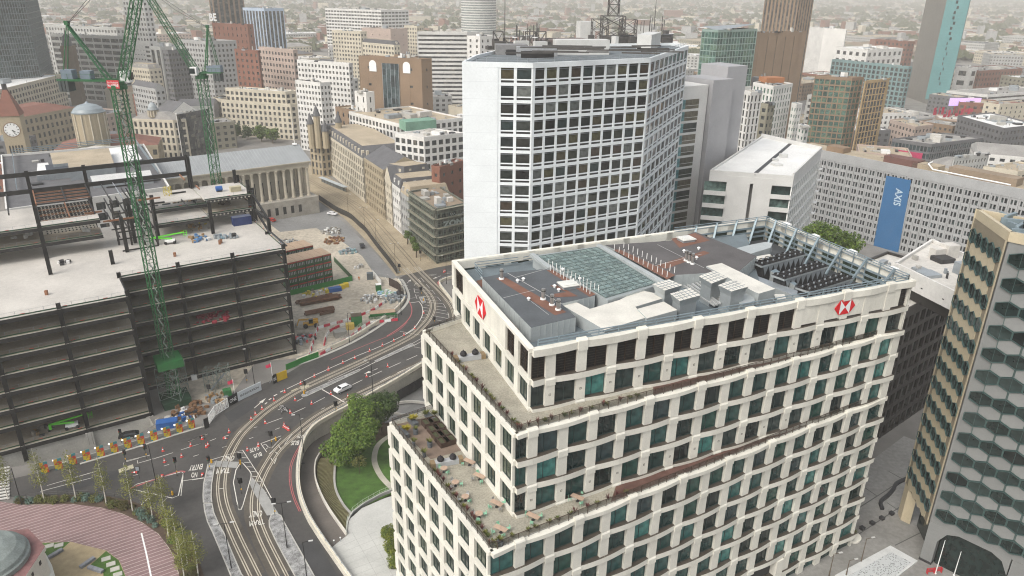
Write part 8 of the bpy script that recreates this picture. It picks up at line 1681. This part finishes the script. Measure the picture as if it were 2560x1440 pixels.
# the street frontage on the right of the tram street
def front(name, label, a, c, z, depth, wall, roof, **kw):
    p0, p1 = G(*a, 0), G(*c, 0); d = (p1 - p0).normalized(); n_ = perp(d)
    if n_.x < 0: n_ = -n_
    pts = [p0, p1, p1 + n_ * depth, p0 + n_ * depth]; reg(pts); return bld(name, label, pts, z, wall, roof, **kw)
front('stone_arcade', 'pale stone classical block with arcade and slate mansard on the tram street', (822,432), (914,508), 22, 22, 'cream', 'dark', bay=3.3, fl=3.8, pier=.45, band=.25, base=5, rtype='mansard', rh=5, nf=2); front('ornate_brown', 'ornate brown sandstone building on the tram street', (917,511), (965,550), 23, 20, 'stone', 'dark', bay=2.6, fl=3.5, pier=.5, band=.4, rtype='gable', rh=5, nf=2); front('gable_house', 'narrow cream house with a pointed gable on the tram street', (967,552), (983,566), 20, 18, 'cream', 'dark', bay=2.6, fl=3.6, rtype='gable', rh=6, nf=2); front('white_house', 'narrow white house beside the gabled one on the tram street', (985,568), (1005,586), 20, 18, 'white', 'dark', bay=2.8, fl=3.6, rtype='mansard', rh=4, nf=2); front('grey_house', 'grey house with round dormers next to the graffiti covered block', (1006,587), (1026,604), 19, 18, 'grey', 'tan', bay=2.6, fl=3.5, rtype='mansard', rh=4, nf=2)
g0, g1 = G(1028, 606, 0), G(1093, 660, 0); g2 = G(1170, 640, 0); pts = [g0, g1, g2, g0 + g2 - g1]; reg(pts); GRW = mat('graffiti wall', (.115,.12,.095), .9, .5, .35, fine=1.2); gr = bld('graffiti_block', 'derelict green grey block covered in scaffold and graffiti', pts, 21.5, GRW, 'brown', 2.4, 3.6, .25, .45, .5, plant=3, nf=2)
gc = sum(pts, V((0,0,0))) / 4
for a, c in ((pts[0], pts[1]), (pts[1], pts[2])):
    d, n_ = outward(a, c, gc); L_ = (c - a).length; b = MB(); n = int(L_ / 2.2)
    for i in range(n + 1): b.bar(a + d * (L_ * i / n) + n_ * 1.2, a + d * (L_ * i / n) + n_ * 1.2 + V((0,0,22.5)), .09, .09)
    for k in range(11): b.bar(a + n_ * 1.2 + V((0,0,2 + k * 2)), c + n_ * 1.2 + V((0,0,2 + k * 2)), .08, .08)
    b.build('scaffold', mat('scaffold green', (.15,.19,.15), .6, .2, 1), gr)
    for k in range(6): b = MB(); b.par(a + n_ * .1 + V((0,0,3.4 + k * 3.6)), d * L_, n_ * 1.2, V((0,0,.12))); b.build('scaffold_deck', WALLS['olive'], gr)
for i, (u, z) in enumerate(((.2,17.5),(.45,14),(.3,10),(.6,6.5))): d, n_ = outward(pts[1], pts[2], gc); b = MB(); text_into(b, 'ZONES', pts[1] + d * 3 + n_ * .15 + V((0,0,z)), d * 13, V((0,0,2.4)), 0, .05) if i == 1 else [b.tube([pts[1] + d * (4 + 12 * u + q * .5) + n_ * .2 + V((0,0,z + random.uniform(0, 1.8))) for q in range(18)], .14, 4)]; b.build('graffiti', mat('graffiti pale', (.34,.38,.36), .9, .3, 1), gr)
BY('brick_chimney_block', 'red brick block with a stone arch behind the graffiti covered block', (1078,402), (1100,420), (1160,402), 300, 'brick', 'red', bay=5, fl=5, pier=.7, band=.7, plant=3); BY('slate_block', 'slate roofed block behind the gabled house', (965,415), (1010,440), (1075,405), 315, 'cream', 'dark', bay=3, fl=3.5, rtype='mansard', rh=4)
# the council buildings and squares to the left
BY('ornate_council_wing', 'ornate brown council wing with turrets across from the classical hall', (768,300), (800,345), (868,300), 400, 'stone', 'dark', bay=2.6, fl=4, pier=.5, band=.3, rtype='hip', rh=6)
for i, (x, y) in enumerate(((775,300),(812,318),(790,280),(845,296))): c = GY(x, y, 400); t = thing('turret', 'pointed stone turret on the ornate council wing, %s from the square' % ['first', 'third', 'second', 'last'][i], 'turret', V((c.x, c.y, 16))); b = MB(); b.cyl(V((c.x, c.y, 16)), 1.8, c.z - 18, 8); b.build('shaft', WALLS['stone'], t); b = MB(); b.cyl(V((c.x, c.y, c.z - 2)), 2.2, 6, 8, 0, .05); b.build('spire', ROOFS['dark'], t)
p, z = BY('square_house', 'large cream stone corner block with set back upper storeys on the square', (551,250), (726,262), (768,238), 500, 'cream', 'pale', bay=3.6, fl=4.0, pier=.5, band=.4, plant=1, cat='office building'); c = sum(p, V((0,0,0))) / 4
bld('square_house_attic', 'set back attic storeys crowning the large cream corner block', [c + (q - c) * .86 for q in p], z + 8, 'cream', 'white', 3.6, 4, .4, .4, plant=2, z0=z - .3, nf=2); BY('cream_wing', 'cream wing running back from the large corner block', (526,200), (552,248), (600,235), 540, 'cream', 'grey', bay=3.2, fl=4)
BY('blue_white_house', 'pale blue and white classical house by the square', (440,285), (508,272), (516,252), 440, 'white', 'pale', bay=3, fl=4, plant=0, nf=3); BY('baroque_council', 'cream baroque council front with dome and arched porch', (330,296), (432,300), (462,278), 420, 'cream', 'grey', bay=3, fl=4.4, pier=.5, band=.3, rtype='hip', rh=4)
def dome(c, r, h, label, drum=6.0, m=None):
    t = thing('dome', label, 'dome', c); b = MB(); b.cyl(c, r, drum, 24); b.build('drum', WALLS['stone'], t)
    for i in range(12): b = MB(); a = i * .5236; b.cyl(c + V((math.cos(a) * (r + .2), math.sin(a) * (r + .2), .3)), .35, drum - .6, 6); b.build('pilaster', WALLS['cream'], t)
    b = MB(); b.lathe(c + V((0,0,drum)), [(r + .5,0),(r + .5,.5),(r,.6),(r * .9,h * .45),(r * .6,h * .8),(r * .15,h),(.1,h * 1.25)], 24); b.build('cap', m or mat('glazed dome', (.30,.33,.34), .5, .15, .3), t, smooth=True)
c = GY(385, 292, 424); dome(c, 2.6, 4, 'small stone dome over the baroque council front', 4); c = GY(225, 300, 385); dome(V((c.x, c.y, 10)), 7.4, 4.5, 'large stone drum with a pale ribbed cap near the clock tower', max(6, c.z - 6), mat('glass cone', (.24,.28,.30), .4, .15, .3))
WY('museum_block', 'yellow sandstone museum block with dull red roofs', (30,297), (188,268), 24, 26, 'stone', 'red', bay=3.6, fl=4.6, pier=.5, band=.4, rtype='hip', rh=4); WY('museum_hall', 'long red roofed gallery hall beyond the white rimmed roof', (135,375), (395,362), 18, 22, 'stone', 'red', bay=4, fl=6, pier=.5, rtype='hip', rh=4); WY('cream_office_block', 'cream banded office with white roofs near the dark glass tower', (-60,240), (158,186), 34, 40, 'cream', 'white', bay=3.6, fl=3.8, pier=.35, band=.4, plant=4, cat='office building')
# clock tower
ct = GY(40, 340, 335); ct = V((ct.x, ct.y, 0)); zk = GY(42, 325, 331).z; t = thing('clock_tower', 'stone clock tower with a steep red pyramid roof and white dial', 'clock tower', ct); yw = .35; b = MB(); b.box(ct, 8, 8, zk + 6, yw); b.build('shaft', WALLS['stone'], t)
b = MB(); q = [ct + V((math.cos(yw + .785 + i * 1.5708) * 6.2, math.sin(yw + .785 + i * 1.5708) * 6.2, zk + 6)) for i in range(4)]; top_ = [ct + V((math.cos(yw + .785 + i * 1.5708) * 1.2, math.sin(yw + .785 + i * 1.5708) * 1.2, zk + 17)) for i in range(4)]; b.add(q + top_, [(i, (i+1) % 4, 4 + (i+1) % 4, 4 + i) for i in range(4)]); b.flat(top_); b.build('roof', ROOFS['red'], t); b = MB(); b.cyl(ct + V((0,0,zk + 17)), 1.0, 2.4, 8); b.build('lantern', DARKM, t)
fd = V((math.sin(yw), -math.cos(yw), 0)); fx = V((math.cos(yw), math.sin(yw), 0)); dc = ct + fd * 4.06 + V((0,0,zk)); b = MB(); b.add([dc + fx * 3 * math.cos(i * .2618) + V((0,0,3 * math.sin(i * .2618))) for i in range(24)], [tuple(range(24))]); di = b.build('clock_face', WHITE, t); b = MB()
for i in range(12): a = i * .5236; r0 = dc + fd * .06 + (fx * math.cos(a) + V((0,0,math.sin(a)))) * 2.2; r1 = dc + fd * .06 + (fx * math.cos(a) + V((0,0,math.sin(a)))) * 2.8; b.bar(r0, r1, .1, .28)
b.bar(dc + fd * .1, dc + fd * .1 + fx * 1.2 - V((0,0,1.0)), .12, .3); b.bar(dc + fd * .1, dc + fd * .1 + fx * 1.0 - V((0,0,2.0)), .12, .22); b.build('clock_hands', BLACK, di); b = MB(); b.add([dc - fd * .02 + fx * 3.4 * math.cos(i * .2618) + V((0,0,3.4 * math.sin(i * .2618))) for i in range(24)], [tuple(range(24))]); b.build('dial_ring', WALLS['brown'], di)
for s in (-2.4, -1.2, 0, 1.2, 2.4): b = MB(); b.par(ct + fd * 4.02 + fx * (s - .3) + V((0,0,zk - 12)), fx * .6, fd * .06, V((0,0,5))); b.build('louvre', BLACK, t)
# other mid city blocks: label, left, near, right corners of the roof line, distance, look
for nm, lab, A, B_, C_, Y, wl, rf, kw in [
 ('long_bank','long grey stone bank with a green roof below the frame top',(112,62),(290,70),(305,40),760,'conc','copper',dict(bay=4,fl=5)),('pavilion_office','pale office with broad dark windows beyond the churchyard trees',(125,85),(295,92),(305,72),650,'conc','grey',dict(bay=9,fl=5,pier=.1,band=.4)),('striped_office','white striped office behind the crane jib',(310,72),(372,110),(420,70),640,'white','pale',dict(bay=60,fl=3.4,pier=.02,band=.5)),('ribbed_office','ribbed concrete office behind the crane hook',(372,108),(400,118),(470,72),600,'conc','pale',dict(bay=6,fl=40,pier=.4,band=.05)),('tower_slab','dark ribbed office tower at the frame top with white lettering',(518,-30),(528,-26),(606,-30),760,'brown','grey',dict(bay=5,fl=90,pier=.35,band=.03,plant=0)),('blue_slab','blue grey slab with a white end wall',(606,18),(660,22),(708,16),740,'blue','grey',dict(bay=4,fl=40,pier=.3,band=.06)),('red_block','red brick block below the dark ribbed tower',(530,58),(618,62),(632,50),640,'brick','red',dict(bay=5,fl=5,pier=.8)),('grey_office_row','grey office row behind the second crane',(440,80),(520,105),(588,82),560,'grey','grey',dict(bay=3,fl=3.6)),('dark_glazed_row','grey glazed terrace on the sloping street',(405,120),(420,128),(485,195),560,'dgrey','grey',dict(bay=2.6,fl=3.6,pier=.25)),('red_brick_office','red brick office with a flat roof beyond the square',(585,118),(645,128),(648,112),520,'brick','pale',dict(bay=5,fl=4,pier=.6)),('arched_brick_office','tan brick office with arched bands beyond the square',(646,118),(732,126),(742,108),540,'pinkish','pale',dict(bay=3.4,fl=4)),('white_rear_office','white office with a rooftop box left of the brown arch office',(742,150),(872,160),(880,142),500,'white','pale',dict(bay=3,fl=3.6)),('corner_white_block','rounded white corner block on the leafy street',(736,186),(800,208),(824,180),460,'white','tan',dict(bay=2.6,fl=3.4)),('dome_hotel','cream hotel block with grey roofs behind the cranes',(320,150),(372,172),(400,150),560,'cream','grey',dict(bay=3,fl=3.6,rtype='mansard')),('slate_terrace','grey slate roofed terrace behind the council dome',(330,212),(388,222),(410,205),480,'grey','dark',dict(rtype='gable')),('white_gable','white gabled block behind the blue and white house',(388,262),(432,282),(490,252),470,'white','dark',dict(rtype='gable',rh=6)),('brick_low','red roofed low block between the cranes',(330,232),(360,240),(405,228),500,'brick','red',dict(rtype='hip')),('end_white_wing','white block under the brown arch office',(885,215),(915,232),(935,220),420,'white','pale',dict(bay=5,fl=6,pier=.8)),('low_brown_block','low brown block with roof garden below the arch office',(838,268),(905,282),(945,256),430,'brown','tan',dict(bay=5,fl=5,pier=.7)),('street_hotel','slim white hotel end behind the white slab tower',(1168,80),(1200,92),(1240,62),560,'white','pale',dict(bay=5,fl=4,pier=.7)),('dark_arcade','dark stone block left of the white hotel',(985,132),(1040,142),(1046,128),520,'brown','dark',dict(bay=3,fl=3.6)),('pale_terrace','pale terrace with a mansard left of the white hotel',(905,105),(985,112),(1000,98),600,'cream','dark',dict(rtype='mansard')),('tan_store','tan stores with a red sign roof beside the hotel',(1010,60),(1042,66),(1060,52),800,'cream','tan',dict()),('mid_conc','concrete block beyond the glazed crown flats',(2020,232),(2035,240),(2060,226),470,'conc','grey',dict()),('grey_low','low grey roof between the green tower and brown tower',(1880,190),(1895,196),(1935,180),470,'dgrey','grey',dict()),('pale_shed','pale shed beyond the panelled office',(2090,118),(2170,125),(2260,110),820,'white','white',dict(bay=8,fl=8)),('brick_long','long brick block beyond the panelled office',(2190,98),(2270,105),(2290,92),900,'brick','red',dict(bay=6,fl=5)),('right_brick','dark brick block behind the banded shopping block',(2400,168),(2450,178),(2560,160),760,'brick','grey',dict(bay=5,fl=5)),('blue_hall','blue roofed hall at the right edge',(2450,168),(2480,180),(2600,170),820,'grey','grey',dict()),('white_cube','white and dark cube beside the cyan tower',(2392,160),(2428,170),(2450,152),760,'white','white',dict(bay=12,fl=10)),('white_tall_pair','pale tower pair at the frame top left',(300,-30),(352,-26),(372,-30),640,'white','pale',dict(bay=4,fl=4,plant=0))]:
    BY(nm, lab, A, B_, C_, Y, wl, rf, **kw)
a = GY(522, 52, 758); b = MB(); text_into(b, 'BE', a + V((2, -3, 0)), V((7,0,0)), V((0,0,7)), 0, .03); one(b, 'roof_sign', 'white initials on the dark ribbed office tower', 'sign', WHITE, a)
# city trees
random.seed(5)
for i, (x, y, r, n, m, lab) in enumerate([(470,342,6,900,OLIVE,'autumn tinted tree by the council porch'),(540,312,6,800,OLIVE,'olive tree behind the second crane mast'),(588,325,5.5,900,LEAFD,'first dark tree before the large cream block'),(618,330,5,800,LEAFD,'second dark tree before the large cream block'),(652,332,6,1000,LEAF,'third tree before the large cream block'),(680,338,5.5,900,LEAF,'fourth tree before the large cream block'),(790,268,7,900,LEAFY,'pale street tree beside the rounded white corner block'),(815,252,7,800,LEAFY,'second pale street tree up the leafy street'),(770,290,6,700,LEAFY,'third pale street tree near the turrets'),(150,140,12,1300,LEAFD,'churchyard tree beside the dark glass tower'),(235,135,13,1500,LEAFD,'broad churchyard tree behind the crane'),(270,150,12,1300,LEAFD,'churchyard tree near the ribbed office'),(205,120,11,1100,LEAFD,'far churchyard tree under the long bank'),(395,145,10,900,LEAF,'green tree on the sloping street'),(1025,128,9,700,LEAFY,'hazy street tree left of the white hotel'),(735,74,12,600,LEAFY,'far tree below the blue slab')]):
    c = G(x, y, r); tree(lab, V((c.x, c.y, 0)), r * 1.1, (r * .85, r * .85, r), n, r * .11, m)
c = GY(165, 95, 640); t = thing('church_tower', 'old stone church tower with a small dome among the churchyard trees', 'church', V((c.x, c.y, 0))); b = MB(); b.box(V((c.x, c.y, 0)), 9, 9, c.z - 6, .2); b.build('tower', WALLS['brown'], t); b = MB(); b.cyl(V((c.x, c.y, c.z - 6)), 3.5, 5, 12); b.lathe(V((c.x, c.y, c.z - 1)), [(3.6,0),(3,2),(1,4),(.2,7)], 12); b.build('dome', ROOFS['dark'], t)
# infill blocks, each one a building, in the streets between
random.seed(33); KEEP = [(-60,250,115),(-100,330,75),(20,170,105),(95,260,75),(-145,430,52),(90,120,60),(-80,150,60)]; WL_ = ['cream','grey','white','brick','brown','conc','pinkish','dgrey','olive']; RF_ = ['grey','pale','tan','grey','brown','white','dark']
def infill(n, y0, y1, s0, s1, h0, h1, where):
    k = tr_ = 0
    while k < n and tr_ < n * 40:
        tr_ += 1; Y = random.uniform(y0, y1); X = random.uniform(-.72, .80) * Y; s = random.uniform(s0, s1); l_ = s * random.uniform(.8, 1.9); R0 = math.hypot(s, l_) * .42
        if any((X - a) ** 2 + (Y - b_) ** 2 < (R0 + r) ** 2 for a, b_, r in KEEP) or any((X - a) ** 2 + (Y - b_) ** 2 < (R0 * .8 + r) ** 2 for a, b_, r in USED): continue
        a = random.choice([.62, .62, .2, -.35]) + random.uniform(-.08, .08); ax = V((math.cos(a), math.sin(a), 0)); ay = perp(ax); c = V((X, Y, 0)); pts = [c - ax * l_/2 - ay * s/2, c + ax * l_/2 - ay * s/2, c + ax * l_/2 + ay * s/2, c - ax * l_/2 + ay * s/2]
        pts = pts if X > 0 else [pts[0], pts[1], pts[2], pts[3]]
        wl = random.choice(WL_); rf = random.choice(RF_); USED.append((X, Y, R0)); h = random.uniform(h0, h1); rt = random.choice(['flat', 'flat', 'gable', 'hip']) if rf in ('dark', 'grey', 'brown') else 'flat'
        order = pts if X < 0 else [pts[3], pts[0], pts[1], pts[2]]
        bld('city_block', '%s walled block with a %s roof %s' % (wl.replace('conc', 'concrete').replace('dgrey', 'dark grey'), rf, where), order, h, wl, rf, random.uniform(2.8, 5), random.uniform(3.3, 4), .5, .5, .3, plant=random.choice([0, 1, 2]) if Y < 900 else 0, nf=2, rtype=rt, rh=3.5, group='%s blocks with %s roofs %s' % (wl, rf, where)); k += 1
infill(70, 330, 620, 16, 30, 13, 22, 'in the near streets of the centre'); infill(95, 620, 1000, 20, 42, 12, 24, 'in the middle streets of the centre'); infill(80, 1000, 1600, 26, 60, 9, 18, 'in the hazy far streets')
# far city: roofs and trees nobody could count
fm = [ROOFS[k] for k in ('pale', 'grey', 'white', 'tan', 'brown', 'red')] + [WALLS[k] for k in ('brick', 'cream', 'grey')]
b = MB(); random.seed(9)
for i in range(9000):
    Y = 1250 + 6500 * random.random() ** 1.6; X = random.uniform(-.74, .95) * Y; s = random.uniform(9, 22) * (1 if random.random() < .8 else 3); a = random.choice([.6, -.4, .1, 1.1]) + math.floor(X / 600) * .37; h = random.uniform(5, 9) * (1 if random.random() < .96 else 3); c = V((X, Y, 0)); m1 = random.choice([6, 7, 8]); m2 = random.choice([0, 0, 1, 1, 2, 3, 4, 5]); ax = V((math.cos(a), math.sin(a), 0)) * s; ay = perp(ax).normalized() * s * random.uniform(.5, .9)
    q = [c - ax/2 - ay/2, c + ax/2 - ay/2, c + ax/2 + ay/2, c - ax/2 + ay/2]; b.prism([(p.x, p.y) for p in q], 0, h, m1, m2)
o = b.build('distant_city', fm, None, 'stuff'); tag(o, 'hazy sea of low roofs and sheds reaching to the horizon', 'city')
b = MB()
for i in range(5200):
    Y = 1150 + 7000 * random.random() ** 1.5; X = random.uniform(-.76, .97) * Y; r = random.uniform(4, 10) * (1 + Y / 5000)
    for k in range(3):
        c = V((X + random.uniform(-r, r), Y + random.uniform(-r, r), r * .5)); m_ = 5; P_ = [c + V((math.cos(j * 1.2566 + k) * r * random.uniform(.6, 1), math.sin(j * 1.2566 + k) * r * random.uniform(.6, 1), random.uniform(-.4, .3) * r)) for j in range(m_)]; b.add(P_ + [c + V((0,0,r * random.uniform(.5, .9)))], [(j, (j+1) % m_, m_) for j in range(m_)])
o = b.build('distant_woods', leafmat('far leaf', (.03,.04,.014), (.08,.085,.03)), None, 'stuff'); tag(o, 'hazy tree belts between the far roofs', 'woods')

# ------------------------------------------------------------------ haze
HZ = bpy.data.materials.new('hazy air'); HZ.use_nodes = True; N = HZ.node_tree.nodes; N.clear(); o_ = N.new('ShaderNodeOutputMaterial'); pv = N.new('ShaderNodeVolumePrincipled'); pv.inputs['Color'].default_value = (1, .97, .90, 1); pv.inputs['Density'].default_value = 0.00029; pv.inputs['Anisotropy'].default_value = 0.0; HZ.node_tree.links.new(pv.outputs[0], o_.inputs['Volume'])
b = MB(); b.par((-9500, -60, -8), (24000, 0, 0), (0, 12500, 0), (0, 0, 175)); hz = b.build('haze', HZ, None, 'stuff'); tag(hz, 'pale haze lying over the whole city', 'haze')
